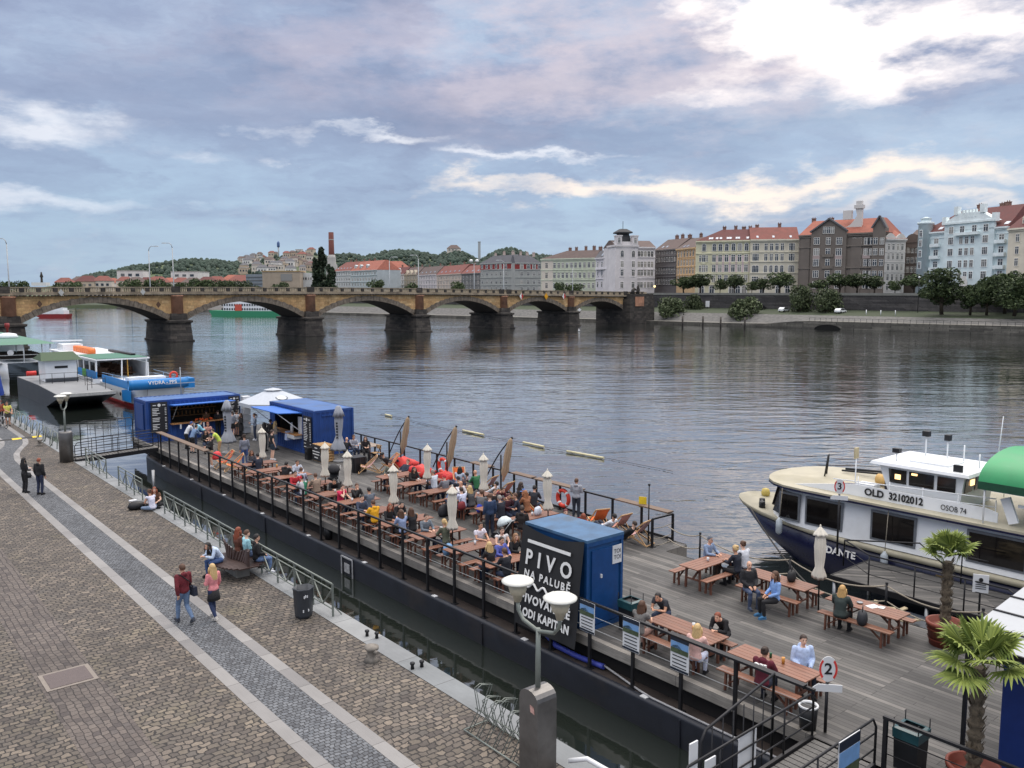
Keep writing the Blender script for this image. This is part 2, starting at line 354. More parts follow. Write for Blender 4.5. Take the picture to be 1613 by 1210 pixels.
def make_quay():
 q = MB(); quad_st(q, -14, 130, -40, 11.13, ZQ); struct('quay_paving', q, M_sett)
 g = MB(); quad_st(g, -14, 130, 3.78, 5.05, ZQ+.004); struct('gutter_paving', g, M_gut)
 cx = [(-14,8.07),(50,8.09),(54.5,8.12),(56.8,8.45),(58.6,9.0),(60.2,9.55),(62,9.85),(66,9.9),(95,9.9),(130,9.9)]
 pts = []
 for i in range(len(cx)-1):
  for k in range(6):
   f = k/6; pts.append((cx[i][0]*(1-f)+cx[i+1][0]*f,cx[i][1]*(1-f)+cx[i+1][1]*f))
 pts.append(cx[-1])
 for _ in range(4): pts = [pts[0]]+[(pts[i][0],(pts[i-1][1]+2*pts[i][1]+pts[i+1][1])/4) for i in range(1,len(pts)-1)]+[pts[-1]]
 off = lambda d: [(s,t+d) for s,t in pts]
 p = MB(); strip_st(p, off(-.5), off(.5), ZQ+.004); struct('small_sett_path', p, M_small)
 b = MB(); strip_st(b, off(-.82), off(-.5), ZQ+.008); strip_st(b, off(.5), off(.82), ZQ+.008); struct('granite_path_bands', b, M_band)
 c = MB()
 vs = []
 for s in (-14,130):
  vs += [W(s,11.13,ZQ+.012),W(s,11.76,ZQ+.012),W(s,11.8,ZQ-.03),W(s,11.8,ZQ-.4)]
 c.add(vs, [(0, 1, 5, 4), (1, 2, 6, 5), (2, 3, 7, 6)]); struct('quay_coping', c, M_cop)
 w = MB(); w.add([W(-14, 11.76, ZQ-.4), W(130, 11.76, ZQ-.4), W(130, 11.76, -2.5), W(-14, 11.76, -2.5)], [(0, 3, 2, 1)]); struct('quay_wall', w, M_qwall)
make_quay()
EB = Vector((-.70,.714,0)); IB = Vector((.714,.70,0)); OB = Vector((92,248,0)); FBR = math.atan2(.70,.714)
def B(k,q,z=0.): return OB+EB*k+IB*q+Vector((0,0,z))
M_grass = mat('bank_grass', lin((50, 60, 38)), .9, var=.35, scale=.25, bump=.4, bscale=3)
M_pave = mat('bank_paving', lin((104, 102, 96)), .85, var=.2, scale=.3)
M_rip = mat('bank_stone_slope', lin((92, 91, 89)), .85, var=.4, scale=.9, bump=.8, bscale=2.2)
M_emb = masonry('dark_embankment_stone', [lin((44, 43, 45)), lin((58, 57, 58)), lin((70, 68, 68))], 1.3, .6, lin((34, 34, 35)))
M_bwall = masonry('pale_bank_wall', [lin((72, 70, 66)), lin((90, 88, 82)), lin((106, 103, 96))], 1.1, .5, lin((54, 53, 50)))
M_asph = mat('street_asphalt', lin((74, 74, 76)), .85, var=.15, scale=.4)
def make_bank():
 ks = [-220,-120,-70,-40,-20,-4,6,10,20,34,50,62,80,120,180,260,360,460]
 def hw(k): return 2.3 if k < 8 else (2.3-1.3*(k-8)/14 if k < 22 else 1.0)
 def bend(k): return 4.0 if k < -60 else (-7*(max(0,k-75)/100)**1.2 if k > 75 else 0)
 rows = {'bank_wall': [(0, lambda k: -1.5), (0, hw)], 'bank_promenade': [(0, hw), (6, lambda k: hw(k)+.05)],
   'bank_stone_slope': [(6, lambda k: hw(k)+.05), (12, lambda k: 3.7)], 'bank_grass': [(12, lambda k: 3.7), (30, lambda k: 5.0)]}
 mm = {'bank_wall': M_bwall, 'bank_promenade': M_pave, 'bank_stone_slope': M_rip, 'bank_grass': M_grass}
 for nm,r in rows.items():
  b = MB(); vs = [B(k,r[0][0]+bend(k),r[0][1](k)) for k in ks]+[B(k,r[1][0]+bend(k),r[1][1](k)) for k in ks]; n = len(ks)
  b.add(vs,[(i,i+1,n+i+1,n+i) for i in range(n-1)]); o = struct(nm,b,mm[nm])
 b = MB(); y0 = 30
 for i in range(len(ks)-1):
  k0,k1 = ks[i],ks[i+1]; a0,a1 = bend(k0),bend(k1); zt = 9.7
  P = [B(k0,y0+a0,4.5),B(k1,y0+a1,4.5),B(k1,y0+a1+.9,zt),B(k0,y0+a0+.9,zt)]; b.add(P,[(0,1,2,3)])
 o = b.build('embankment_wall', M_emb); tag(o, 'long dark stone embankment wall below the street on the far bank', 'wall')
 c = MB()
 for i in range(len(ks)-1):
  k0,k1 = ks[i],ks[i+1]; a0,a1 = bend(k0),bend(k1)
  c.add([B(k0,y0+.7+a0,9.7),B(k1,y0+.7+a1,9.7),B(k1,y0+.7+a1,10.5),B(k0,y0+.7+a0,10.5),B(k0,y0+1.2+a0,10.5),B(k1,y0+1.2+a1,10.5),B(k1,y0+1.2+a1,9.7),B(k0,y0+1.2+a0,9.7)],[(0,1,2,3),(3,2,5,4),(4,5,6,7)])
 o = c.build('street_parapet', mat('pale_parapet', lin((120, 120, 116)), .85, var=.2, scale=.5)); tag(o, 'pale parapet along the top of the dark embankment wall', 'parapet')
 s = MB(); vs = [B(k,31.2+bend(k),9.69) for k in ks]+[B(k,60+bend(k),9.69) for k in ks]; n = len(ks)
 s.add(vs, [(i, i+1, n+i+1, n+i) for i in range(n-1)]); struct('street', s, M_asph)
 g = MB(); vs = [B(k, 59+bend(k), 9.6) for k in ks]+[B(k, 1500, 9.6) for k in ks]; g.add(vs, [(i, i+1, n+i+1, n+i) for i in range(n-1)]); struct('city_ground', g, M_asph)
 a = MB(); k0 = 0.2; R = 4.0
 pr = [(R*math.cos(math.pi*i/14),1.35*math.sin(math.pi*i/14)) for i in range(15)]
 vs = [B(k0+x,-.12,z) for x,z in pr]; a.add(vs,[tuple(range(15))],0)
 pr2 = [(x*1.14,z*1.28+.02) for x,z in pr]
 vs = [B(k0+x,-.2,z) for x,z in pr]+[B(k0+x,-.2,z) for x,z in pr2]+[B(k0+x,.1,z) for x,z in pr2]
 a.add(vs,[(i,i+1,16+i,15+i) for i in range(14)]+[(15+i,16+i,31+i,30+i) for i in range(14)],1)
 o = a.build('stream_tunnel', [mat('tunnel_dark', lin((12, 12, 12)), .95), M_bwall]); tag(o, 'dark round arched tunnel mouth in the waterside wall of the far bank', 'tunnel')
make_bank()
import mathutils
_nz = mathutils.noise
def hill_h(x,y):
 def bump(px,Y,h,wx,wy):
  c = far(px,460,Y); return h*math.exp(-((x-c.x)/wx)**2-((y-Y)/wy)**2)
 h = max(bump(320,1500,62,130,260),bump(250,1480,52,110,200),bump(190,1450,36,100,200),bump(150,1450,20,80,200),bump(400,1560,58,110,300),bump(480,1650,80,120,330),bump(555,1700,78,120,330),bump(640,1650,84,160,300),bump(720,1600,78,90,260),bump(800,1480,76,90,260),bump(850,1450,66,110,260),bump(950,1500,55,180,300))
 return h+_nz.noise(Vector((x*.012,y*.012,0)))*5
def make_hills():
 n,m = 130,60; x0,x1,y0,y1 = -1450,700,1050,2300
 vs = []
 for j in range(m+1):
  for i in range(n+1):
   x = x0+(x1-x0)*i/n; y = y0+(y1-y0)*j/m; vs.append((x,y,2+hill_h(x,y)))
 h = MB(); h.add(vs,[(j*(n+1)+i,j*(n+1)+i+1,(j+1)*(n+1)+i+1,(j+1)*(n+1)+i) for j in range(m) for i in range(n)],0,True)
 struct('hills', h, mat('hill_grass', lin((80, 92, 66)), .95, var=.25, scale=.01))
 l = MB(); l.add([(-1500,578,2),(-130,578,2),(-90,640,2),(600,640,2),(600,1100,2),(-1500,1100,2)],[(0,1,2,3,4,5)])
 l.add([(-1500, 575, -1), (-130, 575, -1), (-130, 578, 2), (-1500, 578, 2)], [(0, 1, 2, 3)]); struct('far_land', l, M_grass)
 rnd = random.Random(3); f = MB()
 lump = MB(); lump.ball((0,0,.45),(.5,.5,.55),6,4)
 cnt = 0
 while cnt < 13000:
  y = rnd.uniform(1150,1900); px = rnd.uniform(120,1010); c = far(px,460,y); x = c.x
  hh = hill_h(x,y)
  if hh < 9: continue
  if 376 < px < 506 and hh > 26 and rnd.random() < .9: continue
  if 205 < px < 262 and rnd.random() < .6: continue
  r = rnd.uniform(4.5,8); k = rnd.uniform(.75,1.25)
  f.add([(x+v[0]*r,y+v[1]*r,1+hh+v[2]*r*k) for v in lump.v],lump.f,0,True); cnt += 1
 o = f.build('hillside_forest', mat('far_forest', lin((62, 76, 66)), .95, var=.35, scale=.05, bump=1., bscale=.3))  # muted green carries the distance haze in its colour
 tag(o, 'dark green woods covering the far hills', 'forest', kind='stuff')
make_hills()
# ================================================================ the bridge
BU = Vector((.733,.680,0)); BW = Vector((-.680,.733,0)); BF0 = Vector((-74.4,187.0,0)); BBR = math.atan2(.680,.733)
def Lof(px):
 d = ray(px,460); r = d.x/d.y
 return (r*BF0.y-BF0.x)/(BU.x-r*BU.y)
M_sand = masonry('bridge_sandstone', [lin((172, 140, 98)), lin((196, 162, 114)), lin((186, 148, 104)), lin((208, 178, 132))], 1.4, .6, lin((150, 116, 84)), bump=.4)
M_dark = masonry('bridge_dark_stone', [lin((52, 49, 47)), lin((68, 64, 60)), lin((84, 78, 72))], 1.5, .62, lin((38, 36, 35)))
M_red = mat('bridge_red_stone', lin((168, 124, 100)), .9, var=.3, scale=.6, bump=.6, bscale=1.5, dirt=(lin((84, 74, 68)), .7))
M_ring = mat('bridge_arch_stone', lin((118, 108, 96)), .9, var=.45, scale=1.1, bump=.7, bscale=1.4)
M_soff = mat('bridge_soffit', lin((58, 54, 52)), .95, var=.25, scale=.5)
M_para = mat('bridge_parapet_stone', lin((146, 134, 116)), .9, var=.35, scale=.6, dirt=(lin((66, 60, 54)), .7))
M_panel = mat('bridge_baluster_stone', lin((176, 162, 138)), .9, var=.3, scale=2.2)
def make_bridge():
 root = thing('stone_bridge', 'old sandstone road bridge with low arches crossing the river', 'bridge', BF0, BBR)
 pil = [Lof(x) for x in (12,278,488,660,793,898.6)]; end = Lof(982); end2 = Lof(1013)
 pil = [pil[0]-(pil[1]-pil[0])]+pil+[end+1.2]
 def zt(L):
  K = [(-60,11.6),(-30,11.8),(0,11.95),(pil[3],12.0),(pil[4],11.85),(pil[5],11.5),(pil[6],11.2),(end,10.95),(end2+40,10.8)]
  for (a,b),(c,d) in zip(K,K[1:]):
   if L <= c: return b+(d-b)*max(0,(L-a))/(c-a)
  return 10.8
 DEP = 10.8; CB = 1.85
 N = 28
 for i in range(len(pil)-1):
  a,b = pil[i]+2.1,pil[i+1]-(2.1 if i < len(pil)-2 else 1.0)
  c = (a+b)/2; hw = (b-a)/2; zs = 4.7; zc = min(zt(c)-3.3,zs+hw*.30)
  R = (hw*hw+(zc-zs)**2)/(2*(zc-zs)); z0 = zc-R
  f = lambda x,r: z0+math.sqrt(max(0,r*r-(x-c)**2))
  sp = MB(); ring = MB(); sf = MB()
  xs = [a+(b-a)*j/N for j in range(N+1)]
  r2 = R+1.15
  xw = [pil[i]+1.2]+[x for x in xs]+[pil[i+1]-1.2]
  up = []
  for x in xw:
   lo = f(x,r2) if abs(x-c) < hw*.995 else zs
   lo = max(lo,zs)
   up.append((x,min(lo,zt(x)-CB-.05),zt(x)-CB))
  for yy in (0,DEP):
   vs = [(x,yy,q) for x,q,_ in up]+[(x,yy,q) for x,_,q in up]; n = len(up)
   sp.add(vs,[((j,j+1,n+j+1,n+j) if yy == 0 else (j+1,j,n+j,n+j+1)) for j in range(n-1)])
  sp.build('spandrel_wall', M_sand, root)
  th0 = math.asin(hw/R); K = 34
  for k in range(K):
   t0 = -th0+2*th0*k/K+.0012; t1 = -th0+2*th0*(k+1)/K-.0012; pr = -.16-.05*(k % 2)
   p = [(c+r*math.sin(t),z0+r*math.cos(t)) for r,t in ((R,t0),(R,t1),(r2+.12*(k % 2),t1),(r2+.12*(k % 2),t0))]
   ring.extr([(x,.02,z) for x,z in p],(0,pr,0))
  ring.build('arch_ring', M_ring, root)
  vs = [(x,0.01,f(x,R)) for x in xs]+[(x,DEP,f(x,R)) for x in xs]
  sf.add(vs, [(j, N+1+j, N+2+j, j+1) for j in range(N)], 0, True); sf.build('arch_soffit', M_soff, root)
 for i,L in enumerate(pil[:-1]):
  p = MB()
  def ringp(hwd,y0,y1,z): return [(L-hwd,y0,z),(L+hwd,y0,z),(L+hwd,y1,z),(L-hwd,y1,z)]
  secs = [ringp(2.75,-2.3,DEP+2.3,-3),ringp(2.72,-2.25,DEP+2.2,.1),ringp(2.72,-2.25,DEP+2.2,.35),ringp(2.5,-2.0,DEP+2,.36),ringp(2.25,-1.6,DEP+1.6,4.0),ringp(2.6,-2.0,DEP+2,4.2),ringp(2.6,-2.0,DEP+2,4.6),ringp(2.0,-1.2,DEP+1.2,4.75)]
  vs = sum(secs,[]); fs = []
  for j in range(len(secs)-1): fs += [(4*j+k,4*j+(k+1) % 4,4*j+4+(k+1) % 4,4*j+4+k) for k in range(4)]
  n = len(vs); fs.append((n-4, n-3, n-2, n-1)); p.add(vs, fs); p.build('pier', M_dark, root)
  q = MB(); q.box((L, .1, 5.4), (3.6, 2.4, 1.5), top=.94); q.build('pier_pedestal', M_dark, root)
  z1 = zt(L)-CB
  if i:
   g = MB(); g.lathe([(1.35, 6.1), (1.3, z1-.3), (1.5, z1-.25), (1.5, z1)], (L, .15, 0), 14); g.build('pilaster', M_red, root)
 L0,L1 = pil[0]-10,end2
 n = 90; cs = [MB(),MB()]; ps = [MB(),MB()]; co,pa = cs[0],ps[0]; de = MB(); pp = MB(); rd = MB()
 xs = [L0+(L1-L0)*j/n for j in range(n+1)]
 for a,b in zip(xs,xs[1:]):
  za,zb = zt(a),zt(b)
  for i,(y0,y1) in enumerate(((-.75,.5),(DEP-.5,DEP+.75))):
   yy = (y0+y1)/2-.15*(1 if y0 < 0 else -1); cs[i].bar((a,(y0+y1)/2,za-1.45),(b,(y0+y1)/2,zb-1.45),y1-y0,.38)
   ps[i].bar((a,yy,za-.1),(b,yy,zb-.1),.5,.2); ps[i].bar((a,yy,za-1.15),(b,yy,zb-1.15),.5,.3)
  rd.add([(a,-.3,za-1.2),(b,-.3,zb-1.2),(b,DEP+.3,zb-1.2),(a,DEP+.3,za-1.2)],[(0,1,2,3)])
 x = L0; k = 0; po = MB()
 rr = random.Random(5)
 while x < L1:
  z = zt(x)
  po.box((x,-.3,z-.6),(.75,.54,.8))
  if any(abs(x-p) < 2 for p in pil): po.box((x,-.32,z-.55),(1.9,.62,1.3))
  for j in range(5):
   xx = x+.62+j*.44; pp.box((xx,-.28,zt(xx)-.6),(.26,.2,.82),m=0)
  x += 3.0
 x = L0
 while x < L1: de.box((x,-.42,zt(x)-1.72),(.34,.6,.3)); x += .8
 [q.build('cornice', M_para, root) for q in cs]; de.build('cornice_brackets', M_dark, root); [q.build('parapet', M_para, root) for q in ps]
 o = po.build('parapet_posts', M_dark, root); o['kind'] = 'stuff'; o = pp.build('balusters', M_panel, root); o['kind'] = 'stuff'
 rd.build('bridge_road', M_asph, root)
 ab = MB(); ab.box(((end+end2)/2+1, DEP/2-1.0, 4.2), (end2-end+2.6, DEP+4.5, 8.6)); ab.box(((end+end2)/2+1.5, DEP/2-1.0, 9.3), (end2-end+1.2, DEP+3.6, 1.8)); ab.build('abutment', M_dark, root)
 rp = MB(); rp.box((end+4.6, -3.35, 7.6), (4.6, .2, 3.2)); rp.build('abutment_panel', M_red, root)
 st_ = MB(); X = end+4.6
 st_.tube([(X-2, -2, 10.2), (X-2, -2, 11.4), (X-1.4, -2, 11.9), (X-.4, -2, 11.5)], [.7, .6, .5, .3], 8); st_.tube([(X+.6, -2, 10.2), (X+.8, -2, 11.6), (X+.7, -2, 12.7), (X+.7, -2, 13.1)], [.55, .6, .4, .2], 8); st_.build('stone_figures', M_dark, root)
 return pil,zt,root
PIL,BZT,bridge = make_bridge()
M_post = mat('galvanised_lamp_post', lin((164, 168, 170)), .5, .3, var=.08)
M_black = mat('black_painted_steel', lin((30, 31, 34)), .5, .2, var=.2, scale=3)
def bridge_lamps():
 data = [(17, 376, 1, 'left'), (237, 388, 9.5, 'r'), (277, 383, 1, 'l'), (614, 405, 9.5, 'r'), (663, 402, 1, 'l'), (747, 411, 9.5, 'd'), (797, 410, 1, 'l'), (902, 415, 9.5, 'l')]
 lab = ['leftmost tall lamp post rising above the bridge parapet', 'tall lamp post on the bridge left of its near twin, arm to the right', 'tall lamp post on the bridge over the second pier, arm to the left', 'bent lamp post on the bridge in front of the blue wrapped house', 'bent lamp post on the bridge over the third pier', 'lamp post on the bridge carrying two white round heads', 'lamp post on the bridge in front of the red attic house', 'lamp post on the bridge in front of the pale green house']
 for (px,py,yy,kind),lb in zip(data,lab):
  L = Lof(px) if yy < 5 else Lof(px)
  b = BF0+BU*L+BW*yy
  if yy > 5:
   d = ray(px,460); r = d.x/d.y; o = BF0+BW*yy; L = (r*o.y-o.x)/(BU.x-r*BU.y); b = o+BU*L
  zb = BZT(L)-1.2; zt_ = far(px,py,b.y).z
  t = thing('bridge_lamp', lb, 'street lamp', (b.x, b.y, zb), 0, 'lamp posts along the bridge')
  h = zt_-zb; s = -1 if kind in ('l', 'left') else 1
  p = MB(); p.tube([(0,0,0),(0,0,.8),(0,0,h*.9)],[.16,.13,.09],8)
  if kind == 'd':
   p.tube([(-.9, 0, h*.93), (0, 0, h*.9), (.9, 0, h*.93)], .07, 6); p.build('pole', M_post, t)
   for k in (-1, 1): q = MB(); q.ball((k*.9, 0, h), (.55, .55, .5), 10, 6); q.build('lamp_head', mat('white_lamp_glass', lin((226, 228, 226)), .35, var=.03), t)
  else:
   p.tube([(0, 0, h*.9), (s*.15, 0, h*.96), (s*.6, 0, h), (s*1.5, 0, h)], [.09, .08, .07, .06], 8); p.build('pole', M_post, t)
   q = MB(); q.box((s*1.8, 0, h), (1.0, .35, .18), top=.7); q.build('lamp_head', M_post, t)
bridge_lamps()
def nav_signs():
 ds = [(818, 467, 'w', 'red and white diamond sign on the bridge at the left of the fifth arch'), (857, 467, 'y', 'yellow diamond sign on the bridge over the crown of an arch'), (885, 467, 'w', 'red and white diamond sign on the bridge right of the yellow one'), (94, 461, 'g', 'small pale diamond sign on the bridge parapet above the first arch, left one'), (222.5, 460, 'g', 'small pale diamond sign on the bridge parapet above the first arch, right one'), (59, 479, 'd', 'dark diamond plate on the sandstone left of the first arch'), (246, 480, 'd', 'dark diamond plate on the sandstone right of the first arch')]
 mt = {'w': M_white0, 'y': mat('sign_yellow', lin((224, 160, 30)), .5, var=.04), 'g': mat('pale_grey_sign', lin((186, 186, 182)), .5), 'd': mat('dark_sign', lin((86, 62, 46)), .7)}
 for px,py,k,lb in ds:
  L = Lof(px); b = BF0+BU*L+BW*-.95; z = far(px, py, b.y).z; r = 1.05 if k in 'wy' else .7
  t = thing('navigation_sign', lb, 'sign', (b.x, b.y, z), BBR)
  p = MB(); p.extr([(r*.75, -.06, 0), (0, -.06, r), (-r*.75, -.06, 0), (0, -.06, -r)], (0, .1, 0)); p.build('plate', mt[k], t)
  if k == 'w': q = MB(); q.extr([(r*.75, -.08, 0), (0, -.08, r), (0, -.08, -r)], (0, .015, 0)); q.build('red_half', mat('sign_red', lin((190, 44, 40)), .5), t)
  q = MB(); q.bar((0, .04, 0), (0, .5 if k != 'd' else .1, 0), .1); q.build('bracket', M_black, t)
M_white0 = mat('white_enamel', lin((226, 226, 224)), .4, var=.03)
nav_signs()
# ================================================================ buildings
M_frame = mat('window_frame_white', lin((214, 212, 206)), .5, var=.05)
M_glass = mat('window_glass_dark', lin((46, 52, 60)), .12, var=.3, scale=.4, spec=.8)
def curtains(m):
 t = NT(m.node_tree); b = [n for n in t.N if n.type == 'BSDF_PRINCIPLED'][0]; c = b.inputs['Base Color'].links[0].from_socket
 t.L.new(t.mix(t.ramp(t.n('ObjectInfo').outputs['Random'], [(.0, 0.), (.55, .0), (.6, .35), (.8, .35), (.83, .8)], 'CONSTANT'), c, lin((150, 146, 138))), b.inputs['Base Color'])
curtains(M_glass)
M_trim = {}
def roofmat(c, nm): return mat('roof_'+nm, lin(c), .85, var=.18, scale=.5, bump=.5, bscale=2.5, dirt=(tuple(v*.6 for v in lin(c)), .5))
R_RED, R_DRED, R_OR, R_BRN, R_GRY = roofmat((122, 74, 66), 'red_tiles'), roofmat((96, 56, 54), 'dark_red_tiles'), roofmat((152, 92, 76), 'orange_tiles'), roofmat((96, 82, 78), 'brown_tiles'), roofmat((96, 96, 100), 'grey_slate')
_wc = {}
def winmesh(w,h,style):
 key = (round(w,2),round(h,2),style)
 if key in _wc: return _wc[key]
 b = MB(); f = max(.09,w*.09)
 if style == 'arch':
  n = 8; pts = [(-w/2,-h/2),(w/2,-h/2)]+[(w/2*math.cos(math.pi*i/n),h/2-w/2+w/2*math.sin(math.pi*i/n)) for i in range(n+1)]
  b.extr([(x*1.22,.0,z*1.08) for x,z in pts],(0,-.1,0),0); b.extr([(x*.86,-.1,z*.94) for x,z in pts],(0,-.02,0),1)
  b.box((0,-.13,0),(f*.7,.04,h*.9),m=0); b.box((0,-.13,h*.12),(w*.84,.04,f*.7),m=0)
 else:
  b.box((0,-.05,0),(w+.3,.1,h+.3),m=2); b.box((0,-.1,0),(w,.06,h),m=0)
  if style == 'wide':
   k = 3; pw = (w-f*(k+1))/k
   for i in range(k):
    x = -w/2+f+pw/2+i*(pw+f)
    b.box((x,-.12,-h*.13),(pw,.05,h*.62),m=1); b.box((x,-.12,h*.34),(pw,.05,h*.24),m=1)
  else:
   pw = (w-3*f)/2
   for x in (-w/4+f*.1,w/4-f*.1):
    b.box((x,-.12,-h*.14),(pw,.05,h*.6),m=1); b.box((x,-.12,h*.34),(pw,.05,h*.22),m=1)
  if style == 'ped':
   b.extr([(-w*.8,0,h*.62),(w*.8,0,h*.62),(0,0,h*.86)],(0,-.22,0),2); b.box((0,-.12,-h*.56),(w*1.5,.24,.16),m=2)
  if style == 'hood': b.box((0, -.14, h*.64), (w*1.6, .28, .22), m=2); b.box((0, -.12, -h*.56), (w*1.5, .24, .14), m=2)
 _wc[key] = b; return b
_wm = {}
def window(root,x,z,w,h,style,trim,y=0.):
 key = (round(w,2),round(h,2),style,trim.name)
 if key not in _wm: _wm[key] = winmesh(w, h, style).mesh('window', [M_frame, M_glass, trim])
 return link('window', _wm[key], root, (x, y, z))
class Bld:
 def __init__(s, name, label, px0, px1, Y0, Y1, ye, yr, zb, wall, roof, dep=14., cat='building', hipL=0., hipR=0., ridge=.5, var=.12, nroof=False):
  A,Bp = far(px0,460,Y0),far(px1,460,Y1); A.z = Bp.z = zb
  s.w = (Bp-A).length; s.rz = math.atan2(Bp.y-A.y,Bp.x-A.x); Ym = (Y0+Y1)/2; pm = (px0+px1)/2
  s.px0,s.px1,s.Y0,s.Y1,s.zb = px0,px1,Y0,Y1,zb
  s.e = far(pm,ye,Ym).z-zb; s.r = far(pm,yr,Ym+dep*.4).z-zb; s.dep = dep
  s.root = thing(name,label,cat,A,s.rz)
  s.wall = mat('wall_%d_%d_%d' % wall, lin(wall), .85, var=var, scale=.25, dirt=(tuple(v*.6 for v in lin(wall)), .3)) if isinstance(wall, tuple) else wall
  lt = tuple(min(235,int(v*1.07)) for v in wall) if isinstance(wall,tuple) else (150,146,140)
  s.trim = mat('trim_%d_%d_%d' % lt, lin(lt), .85, var=.12, scale=.5)
  b = MB(); b.box((s.w/2, dep/2, s.e/2), (s.w, dep, s.e)); b.build('wall', s.wall, s.root)
  s.roofm = roof
  if nroof: return
  ov = .45; e = s.e+.002; y0,y1,yr_ = -ov,dep+ov,dep*ridge; w = s.w
  v = [(-.1,y0,e),(w+.1,y0,e),(w+.1,y1,e),(-.1,y1,e),(hipL,yr_-1.2,s.r),(w-hipR,yr_-1.2,s.r),(w-hipR,yr_+1.2,s.r),(hipL,yr_+1.2,s.r)]
  b = MB(); b.add(v, [(0, 1, 5, 4), (1, 2, 6, 5), (2, 3, 7, 6), (3, 0, 4, 7), (4, 5, 6, 7), (3, 2, 1, 0)]); s.roof = b.build('roof', roof, s.root)
  c = MB(); c.box((w/2, -.3, s.e-.25), (w+.1, .8, .5)); c.box((w/2, -.15, s.e-.75), (w+.05, .4, .35)); c.build('eaves_cornice', s.trim, s.root)
 def px(s,p):
  d = ray(p,460); r = d.x/d.y; A = s.root.location; ux,uy = math.cos(s.rz),math.sin(s.rz)
  return (r*A.y-A.x)/(ux-r*uy)
 def py(s,y,x=None):
  x = s.w/2 if x is None else x; A = s.root.location
  return far(806,y,A.y+math.sin(s.rz)*x).z-s.zb
 def grid(s, xs, zs, w, h, style='two', y=0.):
  for z in zs:
   st_ = style
   for x in xs: window(s.root,x,z,w,h,st_,s.trim,y)
 def even(s,n,m=.06): return [s.w*(m+(1-2*m)*(i+.5)/n) for i in range(n)]
 def belt(s,zs,h=.3,d=.3,m=None):
  b = MB()
  for z in zs: b.box((s.w/2,-d/2+.02,z),(s.w-.02,d,h))
  b.build('string_course', m or s.trim, s.root)
 def chimneys(s,xs,h=1.6,m=None,y=None):
  for x in xs:
   b = MB(); yy = y if y is not None else s.dep*.5; h_ = h*(.5+.3*((x*7.3) % 1)); wd = 1.1+.9*((x*3.7) % 1); b.box((x,yy,s.r+h_*.3),(wd,.9,h_*1.5)); b.box((x,yy,s.r+h_*1.08),(wd+.25,1.1,.2))
   for k in (-.4,.4): b.lathe([(.16,0),(.13,.45)],(x+k,yy,s.r+h_*1.17),6)
   b.build('chimney', m or mat('chimney_brick', lin((128, 100, 88)), .9, var=.2, scale=2), s.roof)
 def skylights(s,xs,f=.4,w=.9,m=None):
  yr_ = s.dep*.5-1.2; z0,z1 = s.e,s.r; sl = math.atan2(z1-z0,yr_+.45)
  for x in xs:
   b = MB(); b.box((0, 0, .06), (w, 1.4, .12)); o = b.build('skylight', m or mat('skylight_glass', lin((150, 160, 172)), .15, var=.1), s.roof, (x, -.45+(yr_+.45)*f, z0+(z1-z0)*f)); o.rotation_euler = (sl, 0, 0)
 def dormers(s,xs,w=1.5,h=1.7,f=.25):
  yr_ = s.dep*.5-1.2
  for x in xs:
   y = -.45+(yr_+.45)*f; z = s.e+(s.r-s.e)*f
   b = MB(); b.box((x, y+1.0, z+h*.4), (w, 2.2, h)); b.extr([(x-w*.6, y-.2, z+h*.9), (x+w*.6, y-.2, z+h*.9), (x, y-.2, z+h*1.3)], (0, 2.4, 0)); d = b.build('dormer', s.trim, s.roof)
   window(d, x, z+h*.35, w*.6, h*.6, 'two', s.trim, y-.1)
 def balcony(s,x,z,w):
  b = MB(); b.box((x, -.55, z), (w, 1.1, .25)); b.box((x, -1.07, z+.55), (w, .1, .9)); b.box((x-w/2+.05, -.55, z+.55), (.1, 1.0, .9)); b.box((x+w/2-.05, -.55, z+.55), (.1, 1.0, .9)); b.build('balcony', s.trim, s.root)
